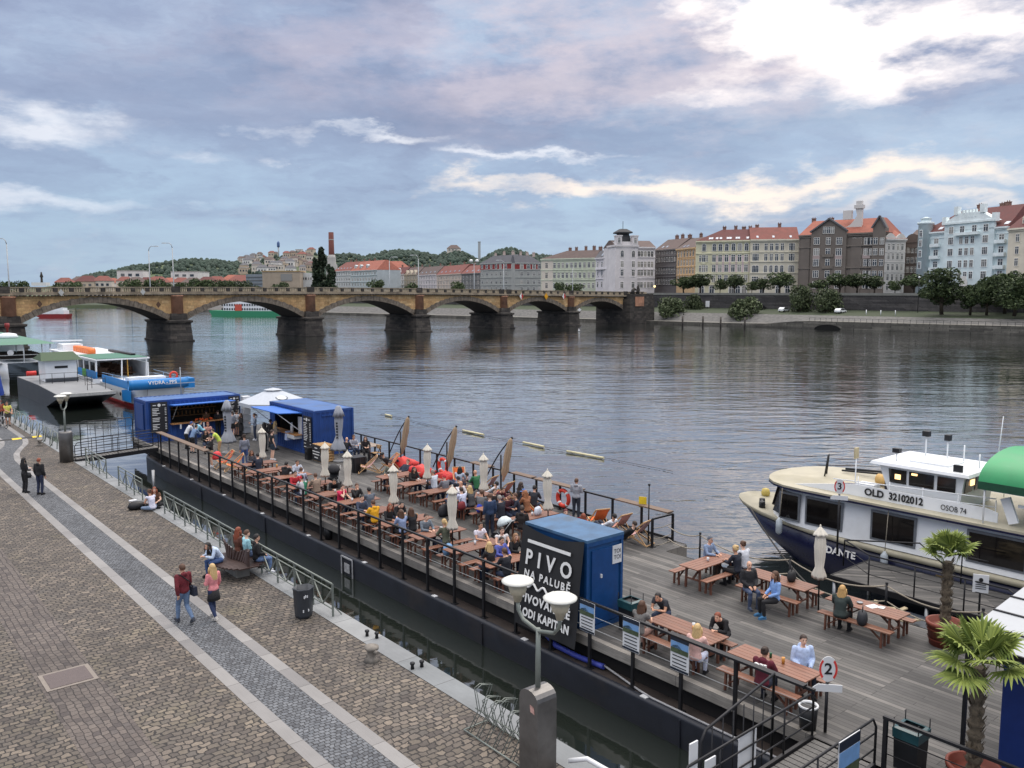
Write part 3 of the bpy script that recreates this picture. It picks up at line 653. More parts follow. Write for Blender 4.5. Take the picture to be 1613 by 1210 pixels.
def make_city():
 C = lambda *a,**k: Bld(*a,**k)
 b = C('apartment_house', 'cream apartment house cut off by the right edge, beside the pale blue one', 1583, 1660, 258, 241, 357, 331, 9.7, (214, 206, 188), R_DRED, dep=16)
 b.grid([b.px(1598), b.px(1622)], [b.py(373), b.py(393), b.py(412), b.py(431)], 1.4, 2.3); b.chimneys([b.px(1606)], 3, mat('pale_chimney', lin((188, 170, 160)), .9)); b.belt([b.py(440)]); b.dormers([b.px(1601)])
 b = C('apartment_house', 'pale blue apartment house with a stepped gable, balconies and a corner turret', 1446, 1583, 291, 260, 362, 330, 9.7, (212, 226, 228), R_DRED, dep=20, hipL=9, hipR=2)
 X = b.px
 c = MB(); x0, x1 = X(1485), X(1563); zt_ = b.py(351); c.box(((x0+x1)/2, -.35, zt_/2), (x1-x0, .7, zt_)); c.build('central_bay', b.wall, b.root)
 c = MB(); zp = b.py(336); c.extr([(x0-.6,-.9,zt_),(x1+.6,-.9,zt_),((x0+x1)/2+4,-.9,zp),((x0+x1)/2-4,-.9,zp)],(0,2.5,0)); c.box(((x0+x1)/2,-.6,zt_),(x1-x0+1.4,1.2,.6))
 for k in (0,.24,.76,1): c.box((x0+(x1-x0)*k,-.4,(zp if .1 < k < .9 else zt_)+.9),(1.5,1.5,2.6))
 for k in range(5): c.box(((x0+x1)/2-2.4+k*1.2,-.6,zp-.3),(.5,.8,2.4))
 c.build('stepped_gable', b.trim, b.root)
 t = MB(); xt = X(1453); t.lathe([(2.3, 0), (2.3, b.py(349)), (2.7, b.py(348)), (2.7, b.py(345)), (1.6, b.py(344)), (1.6, b.py(340)), (1.9, b.py(339)), (.4, b.py(336))], (xt, 0, 0), 12); tu = t.build('turret', b.wall, b.root)
 for y in (364, 380, 397, 416): window(tu, xt+.4, b.py(y), 1.2, 2.2, 'two', b.trim, -2.32)
 for y in (379,397,416,434):
  for p in (1471, 1573): window(b.root, X(p), b.py(y), 1.8, 2.3, 'two', b.trim)
  for p in (1496, 1550): window(b.root, X(p), b.py(y), 2.0, 2.3, 'wide', b.trim, -.7)
  for p in (1512, 1521, 1530): window(b.root, X(p), b.py(y), 1.35, 2.3, 'two', b.trim, -.7)
 for p in (1496, 1513, 1532, 1550): window(b.root, X(p), b.py(362), 1.7, 2.2, 'two', b.trim, -.7)
 for p in (1471,1573):
  for y in (386.5,406,425): b.balcony(X(p),b.py(y),3.6)
 c = MB(); c.box((X(1522), -1.3, b.py(369)), (X(1541)-X(1503), 1.3, .9)); c.build('balcony', b.trim, b.root)
 b.belt([b.py(372),b.py(443)],.25,.2); b.chimneys([X(1500),X(1535),X(1543)],1.5); b.skylights([X(1474),X(1577)],.15,1.6)
 c = MB(); c.extr([(X(1514), -1.0, 0), (X(1526), -1.0, 0), (X(1526), -1.0, 4), (X(1523), -1.0, 6.2), (X(1517), -1.0, 6.2), (X(1514), -1.0, 4)], (0, .25, 0)); c.build('arched_portal', M_frame, b.root)
 b = C('apartment_house', 'narrow dark brown house between the white house and the pale blue one', 1423, 1446, 306, 302, 380, 362, 9.7, (92, 82, 76), R_BRN, dep=18)
 b.grid(b.even(3),[b.py(y) for y in (394,410,425,440)],1.1,2.1)
 c = MB(); c.lathe([(b.w*.5, 0), (b.w*.5, .8)], (0, 0, 0), 14); o = c.build('curved_gable', b.trim, b.root, (b.w/2, .4, b.e)); o.rotation_euler = (rad(90), 0, 0); b.chimneys([2, 5], 2)
 b = C('apartment_house', 'narrow white apartment house with a wavy gable and an orange roof', 1391, 1423, 298, 301, 376, 357, 9.7, (196, 194, 190), R_OR, dep=18)
 b.grid(b.even(4),[b.py(y) for y in (389,404,421,437,452)],1.0,2.3); b.belt([b.py(397),b.py(413),b.py(429),b.py(445)],.22,.2); b.chimneys([3,6],1.6)
 c = MB(); n = 16; pts = [(b.w*i/n, -.2, b.e+.3+1.5*abs(math.sin(i/n*math.pi*2))) for i in range(n+1)]; c.extr([(0, -.2, b.e-.5), (b.w, -.2, b.e-.5)]+pts[::-1], (0, .5, 0)); c.build('wavy_gable', b.wall, b.root)
 b = C('apartment_house', 'large grey brown apartment house with pointed gables and a white roof arch', 1256, 1391, 318, 298, 368, 346, 9.7, (112, 104, 97), R_OR, dep=18, hipL=2, hipR=3)
 X = b.px
 for p0,p1,pk,ye in ((1276,1331,1304,364),(1372,1391,1382,362)):
  c = MB(); x0, x1 = X(p0), X(p1); z = b.py(ye); zp = b.py(345); c.extr([(x0, -.8, 0), (x1, -.8, 0), (x1, -.8, z), (X(pk), -.8, zp), (x0, -.8, z)], (0, 4, 0)); g = c.build('gable_bay', b.wall, b.root)
  c = MB(); c.bar((x0-.4, -1, z), (X(pk), -1, zp+.3), .8, .5); c.bar((X(pk), -1, zp+.3), (x1+.4, -1, z), .8, .5); c.build('gable_cornice', R_GRY, g)
 for y, st_ in ((380, 'two'), (397, 'wide'), (414, 'wide'), (432, 'two'), (449, 'two')):
  for p in (1266,1344,1350,1362,1368): window(b.root,X(p),b.py(y,X(p)),1.9,2.4,st_,b.trim)
  for p in (1285, 1320, 1303): window(b.root, X(p), b.py(y, X(p)), 2.2 if p != 1303 else 1.7, 2.6, 'wide' if p != 1303 else 'two', b.trim, -.8)
  for p in (1377, 1387): window(b.root, X(p), b.py(y, X(p)), 1.5, 2.3, 'two', b.trim, -.8)
 for p in (1297, 1303, 1309): window(b.root, X(p), b.py(363, X(p)), 1.4, 2.4, 'two', b.trim, -.8)
 pm = mat('house_pink_panel', lin((168, 152, 148)), .9, var=.1)
 for y in (405,):
  for p in (1266, 1285, 1320, 1345, 1362): c = MB(); c.box((X(p), -.86 if 1276 < p < 1331 else -.06, b.py(y)), (2.6, .1, 1.5)); c.build('render_panel', pm, b.root)
 for p0, p1, y in ((1259, 1273, 373), (1338, 1354, 376)): c = MB(); c.box((X((p0+p1)/2), -.1, b.py(y)/2), (X(p1)-X(p0), .3, b.py(y))); c.build('bay', b.wall, b.root)
 b.belt([b.py(372),b.py(388),b.py(422)],.4,.45); b.balcony(X(1303),b.py(405,X(1303)),4); b.balcony(X(1303),b.py(423,X(1303)),4)
 c = MB(); wm = mat('white_roof_gable', lin((206, 202, 198)), .8, var=.08); x = X(1340); z0 = b.py(356, x); z1 = b.py(327, x)
 n = 9; arc = [(X(1322)+(x-X(1322))*i/n,3,z0+(z1-2.5-z0)*(i/n)**2) for i in range(n+1)]
 c.extr([(X(1318), 3, z0-1.5), (x+1.8, 3, z0-1.5), (x+1.8, 3, z1)]+[(x-.6, 3, z1)]+arc[::-1], (0, 1.2, 0)); c.box((x+.6, 3.6, z1+.5), (3.2, 2, 1.2)); c.box((x+.6, 3.6, z1+1.8), (2, 1.4, 1.4)); c.box((X(1325), 3.6, b.py(337, x)), (3.0, 1.6, 3.2)); c.build('white_roof_arch', wm, b.roof)
 b.chimneys([X(1263),X(1290)],1.6)
 b = C('apartment_house', 'cream apartment house with a red roof, left of the grey brown house', 1180, 1256, 325, 322, 377, 358, 9.7, (206, 200, 182), R_RED, dep=16)
 X = b.px; cols = [1186,1191,1204.5,1213,1221.5,1230,1243,1247]
 for y, st_ in ((389, 'two'), (405.5, 'two'), (423.5, 'arch'), (441, 'two')):
  for p in cols: window(b.root,X(p),b.py(y),1.25,2.7,st_,b.trim)
 for p in (1200, 1225, 1240): window(b.root, X(p), b.py(456), 1.6, 3.2, 'arch', b.trim)
 b.belt([b.py(397),b.py(412),b.py(430),b.py(448)],.35,.3); b.chimneys([X(1193),X(1229)],1.6); b.skylights([X(1191),X(1216),X(1243)],.2,.8)
 b = C('apartment_house', 'pale yellow apartment house with a pink middle and a dark red roof', 1094.5, 1180, 333, 326, 379, 362, 9.7, (204, 200, 172), R_DRED, dep=16, hipL=9)
 X = b.px; c = MB(); c.box(((X(1121)+X(1179))/2, -.06, b.py(416)), (X(1179)-X(1121), .12, b.py(403)-b.py(429))); c.build('pink_render', mat('pink_render', lin((206, 186, 190)), .85, var=.06), b.root)
 for y, st_ in ((389.5, 'arch'), (407, 'ped'), (423, 'ped'), (439, 'two')):
  for p in (1107.5,1123.5,1133,1143,1153.5,1163.5,1174): window(b.root,X(p),b.py(y),1.45,2.8,st_,b.trim,-.1)
  if y > 400: window(b.root, X(1102), b.py(y), .9, 2.6, 'two', b.trim); window(b.root, X(1112), b.py(y), .9, 2.6, 'two', b.trim)
 for p in (1105, 1121, 1152, 1162, 1172): window(b.root, X(p), b.py(456.5), 1.9, 3.2, 'arch', b.trim)
 b.belt([b.py(399),b.py(431),b.py(448)],.4,.35); b.chimneys([X(1135),X(1153),X(1166),X(1176)],1.7); b.skylights([X(p) for p in (1116,1119,1127,1133,1144,1148,1158,1161,1175)],.2,.9)
 b = C('apartment_house', 'narrow orange yellow house beside the pale yellow one', 1065, 1094.5, 366, 350, 391, 375, 9.7, (196, 166, 128), R_BRN, dep=16)
 b.grid(b.even(6, .03), [b.py(y) for y in (400, 414, 427, 440)], 1.1, 2.5, 'hood'); b.belt([b.py(394), b.py(420), b.py(433)], .3, .3); b.chimneys([6], 2); b.skylights([5, 8], .2, .9)
 b = C('apartment_house', 'dark grey house with ornate window hoods between white and orange houses', 1031, 1065, 382, 368, 393, 377, 9.7, (104, 100, 100), R_BRN, dep=16)
 b.grid(b.even(8, .03), [b.py(y) for y in (408, 427, 444)], 1.15, 2.5, 'ped'); b.grid(b.even(8, .03), [b.py(398)], 1.0, 1.5); b.belt([b.py(403), b.py(420), b.py(436)], .6, .5); b.chimneys([5, 9, 14], 2.2); b.skylights([4, 7], .25, 1.)
 b = C('apartment_house', 'white corner apartment house with a dark domed tower over the bridge end', 969, 1031, 368, 372, 389, 379, 9.7, (210, 206, 206), R_BRN, dep=16)
 X = b.px; cols = [1005.5,1010,1015.5,1021,1026]
 for y, st_ in ((400, 'arch'), (416.5, 'two'), (430, 'ped'), (449, 'two')):
  for p in cols: window(b.root,X(p),b.py(y),1.2,2.6,st_,b.trim)
  for p in (978.5,996): window(b.root,X(p),b.py(y),1.4,2.8,st_,b.trim,-.6)
 b.belt([b.py(405),b.py(424),b.py(438)],.35,.35)
 t = MB(); xc = X(985.5); hw = X(1003)-xc; z0 = b.e; t.box((xc, hw-.6, z0/2), (2*hw, 2*hw, z0)); t.box((xc, hw-.6, z0+.4), (2*hw+.8, 2*hw+.8, .8)); t.box((xc, hw-.6, z0+1.2), (2*hw*.9, 2*hw*.9, 2)); to = t.build('tower', b.wall, b.root)
 d = MB(); zb_,z2 = b.py(384),b.py(366); k = hw*.52; cy = hw-.6
 d.add([(xc+sx*k*f, cy+sy*k*f, z) for z, f in ((zb_, 1.15), ((zb_+z2)/2, .95), (z2-.5, .78), (z2-.3, 1.25), (z2+.2, 1.25), (z2+1.6, .5)) for sx, sy in ((-1, -1), (1, -1), (1, 1), (-1, 1))], [(4*i+j, 4*i+(j+1) % 4, 4*i+4+(j+1) % 4, 4*i+4+j) for i in range(5) for j in range(4)]+[(20, 21, 22, 23)]); d.tube([(xc, cy, z2+1.5), (xc, cy, z2+5)], .12, 6); d.build('tower_roof', mat('dark_slate', lin((44, 46, 50)), .7), to)
 for sx in (-1, 1): d = MB(); d.box((xc+sx*hw*.72, .2, (z0+b.py(372))/2), (hw*.5, 2.6, b.py(372)-z0)); d.box((xc+sx*hw*.72, .2, b.py(372)), (hw*.6, 3.0, .5)); dm = d.build('tower_dormer', b.wall, to); window(dm, xc+sx*hw*.72, b.py(379), 1.1, 2.4, 'two', b.trim, -1.12)
 b2 = C('apartment_house', 'white lilac house wing left of the domed corner tower', 938, 969, 391, 374, 405.5, 394, 9.7, (206, 202, 204), R_GRY, dep=7)
 for y, st_ in ((417, 'two'), (430, 'ped'), (448, 'two')):
  for p in (941.5,948,956,964): window(b2.root,b2.px(p),b2.py(y,b2.px(p)),1.3,2.7,st_,b2.trim)
 b2.belt([b2.py(424),b2.py(439)],.35,.35); b2.balcony(b2.w/2,b2.py(424),b2.w*.8); b2.chimneys([b2.w*.3],1.8); b2.skylights([b2.w*.3,b2.w*.7],.4,1.2)
 for p in (1041,1046,1063,1067,1071):
  pass
 b = C('apartment_house', 'long pale green apartment house behind the bridge end', 852, 938, 425, 410, 407, 395, 9.7, (190, 196, 176), R_BRN, dep=12, hipL=12)
 X = b.px
 for y, st_ in ((418, 'two'), (434, 'ped'), (450, 'two')):
  for p in (861,873.5,880,886.5,893,900,906.5,913.5,920.5,927.5,934.5): window(b.root,X(p),b.py(y),1.35,2.7,st_,b.trim)
 b.belt([b.py(425),b.py(441),b.py(410)],.4,.35); b.chimneys([X(889),X(899),X(914),X(927),X(940)-1],2.2)
 c = MB(); c.box((X(862), -.07, b.e*.5), (X(871)-X(853), .14, b.e-1.5)); c.build('cream_bay', mat('cream_render', lin((206, 198, 184)), .85, var=.08), b.root)
 for i, (p0, p1, Ya, Yb, lb) in enumerate(((757, 811, 540, 511, 'left wing of the grey house with a red attic storey behind the bridge'), (811, 852, 507, 512, 'right wing of the grey house with a red attic, beside the pale green house'))):
  b = C('apartment_house', lb, p0, p1, Ya, Yb, 414, 402.5, 9.7, (156, 158, 154), R_GRY, dep=8, hipL=10 if i == 0 else 0, hipR=0 if i == 0 else 6)
  X = b.px; c = MB(); za, zb_ = b.py(424.5), b.py(414.5); c.box((b.w/2, -.1, (za+zb_)/2), (b.w+.1, .3, zb_-za)); c.build('red_attic', mat('red_attic', lin((136, 52, 50)), .85, var=.1), b.root)
  cs = (760,767.5,774.5,782,789,797.5,808) if i == 0 else (821.5,832,841,849.5)
  for p in cs:
   window(b.root, X(p), b.py(419.5, X(p)), 1.9, 2.9, 'arch', b.trim, -.27)
   for y in (431.5, 444.5, 455): window(b.root, X(p), b.py(y, X(p)), 1.5, 2.4, 'two', b.trim)
  b.belt([b.py(424.8), b.py(437), b.py(449)], .5, .35); b.chimneys([b.w*k for k in (.3, .55, .8)], 2.4, mat('pale_chimney', lin((188, 170, 160)), .9))
 row = [(727, 757, 610, 575, 430.5, 418, (116, 116, 114), R_RED, 'dark grey terraced house left of the red attic house', 5, 'two'),
  (688, 727, 670, 612, 432, 418, (188, 176, 164), R_RED, 'cream terraced house with a red roof full of skylights', 8, 'two'),
  (658, 688, 720, 672, 433, 420, (196, 190, 190), R_BRN, 'white and pink terraced house with a brown roof', 7, 'hood'),
  (637, 658, 750, 722, 432.5, 421, (168, 158, 142), R_BRN, 'beige terraced house with three small gables', 5, 'two'),
  (619, 637, 775, 752, 432, 421, (196, 196, 196), R_DRED, 'white terraced house with one tall curved gable', 4, 'two')]
 for p0,p1,Ya,Yb,ye,yr,wc,rm,lb,n,st_ in row:
  b = C('terraced_house', lb, p0, p1, Ya, Yb, ye, yr, 4., wc, rm, dep=15, cat='house')
  b.grid(b.even(n,.02),[b.py(y) for y in (437.5,445,452)],1.6,2.6,st_); b.belt([b.py(441.5),b.py(449)],.35,.3); b.chimneys([b.w*.2,b.w*.75],2.6);
  if 'skylights' in lb or 'brown roof' in lb or 'dark grey' in lb: b.skylights(b.even(max(3, n-3)), .3, 1.8)
  if 'three small' in lb:
   for k in b.even(3): c = MB(); c.extr([(k-2.6, -.4, b.e-.3), (k+2.6, -.4, b.e-.3), (k+1.4, -.4, b.e+2), (k, -.4, b.e+3.8), (k-1.4, -.4, b.e+2)], (0, 2.5, 0)); c.build('gable', b.trim, b.root)
  if 'one tall' in lb: k = b.w*.5; c = MB(); c.extr([(k-4, -.4, b.e-.3), (k+4, -.4, b.e-.3), (k+2, -.4, b.e+2.6), (k+.8, -.4, b.e+5.4), (k-.8, -.4, b.e+5.4), (k-2, -.4, b.e+2.6)], (0, 2.5, 0)); c.build('gable', b.trim, b.root)
 b = C('scaffolded_house', 'house wrapped in bright blue scaffold netting beyond the bridge', 594.5, 619, 770, 770, 429, 424, 4., (52, 104, 170), R_DRED, dep=15, cat='house')
 c = MB();
 for k in range(6): c.box((b.w*k/5,-.3,b.e*.5),(.25,.25,b.e))
 for k in range(4): c.box((b.w/2,-.3,b.e*(k+.6)/4),(b.w,.25,.25))
 c.box((b.w*.2, 2, b.e+2.2), (b.w*.4, 4, 5)); c.build('scaffold', mat('scaffold_blue', lin((70, 120, 186)), .7, var=.2), b.root)
 b = C('apartment_house', 'long white house with an orange tiled roof, left of the blue netting', 553, 594.5, 765, 720, 426, 411, 4., (178, 186, 188), R_OR, dep=22, hipR=4)
 b.grid(b.even(9,.02),[b.py(y) for y in (431,440,448)],2.0,2.8); b.belt([b.py(434),b.py(444)],.5,.5); b.chimneys([b.w*k for k in (.1,.3,.5)],2.5); b.dormers([b.w*.1,b.w*.3,b.w*.55],3,2.4)
 b = C('apartment_house', 'white house with a faded red roof beside the poplars', 526, 553, 800, 768, 427, 413, 4., (186, 188, 188), R_RED, dep=22, hipL=7)
 b.grid(b.even(7,.02),[b.py(y) for y in (431,440,448)],2.0,2.8); b.belt([b.py(434),b.py(444)],.5,.5); b.chimneys([b.w*k for k in (.4,.7)],2.5); b.skylights(b.even(5),.3,1.8)
 b = C('orange_roof_house', 'broad orange roofed house behind the blue netting', 583, 634, 800, 790, 426, 411.5, 4., (170, 166, 160), R_OR, dep=26, cat='house', hipR=7)
 b.grid(b.even(6),[b.py(432)],2,2.6); b.dormers([b.w*.25,b.w*.6],3.5,2.4)
 c0 = far(523.5,460,840); z = lambda y: far(523,y,840).z
 t = thing('chimney_stack', 'tall red brick chimney stack with a white banded base', 'chimney', (c0.x, c0.y, 4))
 m = MB(); m.lathe([(3.2, 20), (2.5, z(366)-4)], (0, 0, 0), 12); m.build('shaft', mat('stack_brick', lin((104, 62, 56)), .9, var=.2, scale=.6), t)
 m = MB(); m.lathe([(2.66, z(378.5)-4), (2.66, z(377)-4)], (0, 0, 0), 12); m.lathe([(3.3, z(403)-4), (3.25, z(401.5)-4)], (0, 0, 0), 12); m.lathe([(5.6, 0), (5.6, z(419)-4), (4.2, z(415)-4), (4.2, z(407)-4), (3.4, z(402)-4)], (0, 0, 0), 10); m.build('white_base', mat('stack_white', lin((164, 162, 158)), .85), t)
 b = C('modern_building', 'flat roofed beige building with a dark glazed middle, left of the poplars', 414, 473, 640, 640, 428, 428, 3., (168, 154, 136), R_GRY, dep=20, nroof=True)
 c = MB(); c.box((b.px(452), -.2, b.py(437)), (b.px(461)-b.px(443), .4, b.py(432)-b.py(443))); c.build('glazed_bay', M_glass, b.root); c = MB(); c.box((b.w/2, 8, b.e+.3), (b.w+1, 17, .6)); c.build('flat_roof', mat('flat_roof_ochre', lin((176, 148, 104)), .8), b.root)
 b = C('modern_building', 'grey glass office building at the foot of the wooded hill', 388, 414, 650, 640, 432, 432, 3., (128, 136, 144), R_GRY, dep=20, nroof=True)
 c = MB()
 for k in range(6): c.box((b.w/2,-.15,b.e*(.3+.12*k)),(b.w*.96,.3,.6))
 c.build('glass_bands', M_glass, b.root)
 b = C('modern_building', 'white low building with wide windows left of the poplars', 473, 492, 650, 650, 430, 430, 3., (196, 198, 196), R_GRY, dep=20, nroof=True)
 b.grid(b.even(2), [b.py(439)], 6, 2, 'wide')
 rnd = random.Random(11)
 wl = [(206,196,184),(196,180,160),(214,210,206),(188,170,150),(200,186,178)]
 def villa(px, py, Y, w, h, k, label, rooff, name='hillside_house', grp='houses on the hillside'):
  c = far(px, py, Y); t = thing(name, label, 'house', (c.x, c.y, c.z), rnd.uniform(-.3, .3), grp)
  m = MB(); m.box((0, 0, h/2-4), (w, w*.8, h+8)); m.build('wall', mat('wall_%d_%d_%d' % wl[k % 5], lin(wl[k % 5]), .85, var=.12, scale=.25), t)
  m = MB(); e = .6
  if rooff: m.add([(-w/2-e,-w*.4-e,h),(w/2+e,-w*.4-e,h),(w/2+e,w*.4+e,h),(-w/2-e,w*.4+e,h),(-w*.25,0,h+w*.3),(w*.25,0,h+w*.3)],[(0,1,5,4),(1,2,5),(2,3,4,5),(3,0,4),(3,2,1,0)]);
  else: m.box((0,0,h+.3),(w+e,w*.8+e,.6))
  m.build('roof', ([R_RED, R_DRED, R_OR, R_BRN, R_GRY] if grp and 'town' in grp else [R_BRN, R_RED, R_GRY, R_BRN, R_GRY])[k % 5] if rooff else mat('flat_pale_roof', lin((170, 166, 160)), .85), t)
  for i in (-.28,0,.28):
   m = MB(); m.box((w*i, -w*.4-.05, h*.55), (w*.14, .2, h*.3)); m.build('window', M_glass, t)
 cols = ['white', 'beige', 'pale']
 for i in range(64):
  px = 380+rnd.random()*122; top = 407-12*max(0,(px-385)/115); py = top+rnd.random()**.9*(432-top); Y = 1180
  while Y < 1900:
   q = far(px,py,Y)
   if q.z < 2+hill_h(q.x,Y): break
   Y += 8
  villa(px, py, Y-4, rnd.uniform(9, 16), rnd.uniform(6, 11), i, 'small pale villa among the crowd of houses on the wooded hillside', i % 3 != 0)
 for i in range(16):
  px = 105+i*18.5+rnd.uniform(-5,5); py = 456+rnd.uniform(-2,1)
  villa(px, py, 800+rnd.uniform(-40, 60), rnd.uniform(13, 20), rnd.uniform(5, 8), (0, 3, 1, 0, 2)[i % 5], 'red roofed town house among those below the hill, seen over the bridge', True, 'town_house', 'town houses below the hill')
 villa(715, 397, 1560, 22, 6, 0, 'red roofed white restaurant house on the top of the wooded ridge', True, 'hilltop_house', None)
 villa(210, 441, 900, 26, 9, 2, 'white flat roofed house below the hill, taller than the red roofs around it', False, 'town_house', None)
 villa(300, 441, 900, 30, 8, 2, 'broad white house below the hill right of the paired lamp posts', False, 'town_house', None)
 c0 = far(439, 405, 1600); t = thing('telecom_tower', 'slim grey telecom tower with a blue head on the hillside', 'tower', c0)
 m = MB(); m.tube([(0, 0, -12), (0, 0, 26)], [1.5, 1.2], 8); m.build('mast', M_post, t); m = MB(); m.lathe([(2.2, 18), (2.6, 19), (2.6, 26), (1.2, 29)], (0, 0, 0), 10); m.build('head', mat('tower_blue', lin((70, 96, 140)), .6), t)
 c0 = far(755, 392, 1700); t = thing('lookout_tower', 'pale square tower top above the wooded ridge', 'tower', c0); m = MB(); m.box((0, 0, -22), (5, 5, 70)); m.build('shaft', mat('pale_tower', lin((170, 174, 176)), .8), t); m = MB(); m.box((0, 0, 13.5), (6, 6, 1.2)); m.build('platform', mat('pale_tower', (0, 0, 0)), t)
 c0 = far(66, 447, 700); t = thing('column_mast', 'short dark mast with a white foot behind the bridge at the left', 'mast', c0); m = MB(); m.lathe([(1.0, 0), (.8, 5), (1.4, 5.5), (.7, 8), (.5, 9.5)], (0, 0, 0), 8); m.build('mast', M_dark, t); m = MB(); m.box((-1, 0, -.3), (12, 6, 2.6)); m.build('white_foot', M_white0, t)
make_city()
# ================================================================ trees and bushes
def leafmat(name,a,b_,rnd=.22):
 m = bpy.data.materials.new(name); m.use_nodes = True; t = NT(m.node_tree); t.N.clear()
 b = t.n('BsdfPrincipled', {'Roughness': .6, 'Specular IOR Level': .25}); t.L.new(b.outputs[0], t.n('OutputMaterial').inputs[0])
 tc = t.n('TexCoord').outputs['Object']; f = t.noise(tc, .7, 4, .6); g = t.n('NewGeometry').outputs['Random Per Island']
 c = t.mix(t.ramp(t.math('ADD', t.math('MULTIPLY', f, .6), t.math('MULTIPLY', g, .4)), [(.3, 0.), (.7, 1.)]), a, b_)
 c = t.mix(1.0, c, t.ramp(t.n('ObjectInfo').outputs['Random'], [(0, 1-rnd), (1, 1+rnd)]), 'MULTIPLY')
 t.L.new(c, b.inputs['Base Color']); return m
M_leaf = leafmat('tree_leaves', lin((36, 50, 32)), lin((88, 102, 66)))
M_bush = leafmat('bush_leaves', lin((42, 52, 34)), lin((92, 102, 72)))
M_pop = leafmat('poplar_leaves', lin((36, 48, 36)), lin((64, 78, 56)))
M_bark = mat('bark', lin((74, 64, 54)), .95, var=.3, scale=4, bump=.6, bscale=12)
def crown(rnd,lumps,n,size):
 b = MB()
 for _ in range(n):
  c,r = lumps[rnd.randrange(len(lumps))]
  while True:
   d = Vector((rnd.uniform(-1,1),rnd.uniform(-1,1),rnd.uniform(-1,1)))
   if .05 < d.length < 1: break
  d = d.normalized()*(d.length**.45)
  p = Vector((c[0]+d.x*r[0],c[1]+d.y*r[1],c[2]+d.z*r[2])); q = Euler((rnd.uniform(0,6),rnd.uniform(0,6),rnd.uniform(0,6))).to_matrix()
  s = size*rnd.uniform(.6,1.5)
  pts = [(-s,0,0),(-s*.3,s*.55,s*.15),(s,0,0),(s*.2,-s*.55,s*.1)]
  b.add([p+q @ Vector(v) for v in pts],[(0,1,2,3)])
 return b
def treeproto(seed,kind):
 rnd = random.Random(seed); tr = MB()
 if kind == 'street':
  H = 8.5; lumps = [((rnd.uniform(-1.6,1.6),rnd.uniform(-1.6,1.6),rnd.uniform(4.2,7.2)),(rnd.uniform(1.2,2.1),)*2+(rnd.uniform(1.0,1.8),)) for _ in range(9)]
  tr.tube([(0,0,0),(.1,0,2.2),(0,.1,4.5)],[.22,.17,.1],7)
  for l in lumps[:6]: tr.tube([(0,0,2.4),(l[0][0]*.5,l[0][1]*.5,3.6),l[0]],[.1,.07,.03],5,cap=False)
  c = crown(rnd,lumps,1500,.30); m = M_leaf
 elif kind == 'bush':
  lumps = [((rnd.uniform(-2.4,2.4),rnd.uniform(-2.2,2.2),rnd.uniform(1.2,5.0)),(rnd.uniform(1.5,2.3),)*3) for _ in range(9)]
  for l in lumps[:6]: tr.tube([(l[0][0]*.2,l[0][1]*.2,0),(l[0][0]*.6,l[0][1]*.6,1.2),l[0]],[.14,.09,.03],5,cap=False)
  c = crown(rnd,lumps,2600,.3); m = M_bush
 elif kind == 'big':
  lumps = [((rnd.uniform(-3.0,3.0),rnd.uniform(-3.0,3.0),rnd.uniform(4.5,13)),(rnd.uniform(1.6,2.7),)*2+(rnd.uniform(1.4,2.4),)) for _ in range(17)]
  lumps = [(((x*(1.2-.055*z)),y*(1.2-.055*z),z),r) for (x,y,z),r in lumps]
  tr.tube([(0,0,0),(.2,0,4),(0,.2,10)],[.4,.3,.12],8)
  for l in lumps[:9]: tr.tube([(.1,0,3.4),(l[0][0]*.5,l[0][1]*.5,l[0][2]*.7),l[0]],[.2,.12,.04],5,cap=False)
  c = crown(rnd,lumps,4200,.33); m = M_leaf
 else:
  lumps = [((rnd.uniform(-1.5,1.5)*(1.25-z/26),rnd.uniform(-1.5,1.5),z),(2.2*(1.15-z/30),2.2*(1.15-z/30),3)) for z in range(4,25,2)]
  tr.tube([(0,0,0),(0,0,22)],[.5,.1],7); c = crown(rnd,lumps,2600,.55); m = M_pop
 return tr.mesh('trunk', M_bark), c.mesh('crown', m)
TP = {k: [treeproto(20+i*7+len(k), k) for i in range(n)] for k, n in (('street', 4), ('bush', 3), ('big', 3), ('poplar', 2))}
_tr = random.Random(9)
def tree(kind, label, loc, s, sz=1., group=None, name='tree', cat='tree'):
 t = thing(name,label,cat,loc,_tr.uniform(0,6.28),group); t.scale = (s,s,s*sz)
 a,b = TP[kind][_tr.randrange(len(TP[kind]))]
 link('trunk', a, t); link('crown', b, t); return t
def on_bank(px,q,z):
 d = ray(px,460); r = d.x/d.y; o = OB+IB*q; k = (r*o.y-o.x)/(EB.x-r*EB.y); p = o+EB*k; return Vector((p.x,p.y,z))
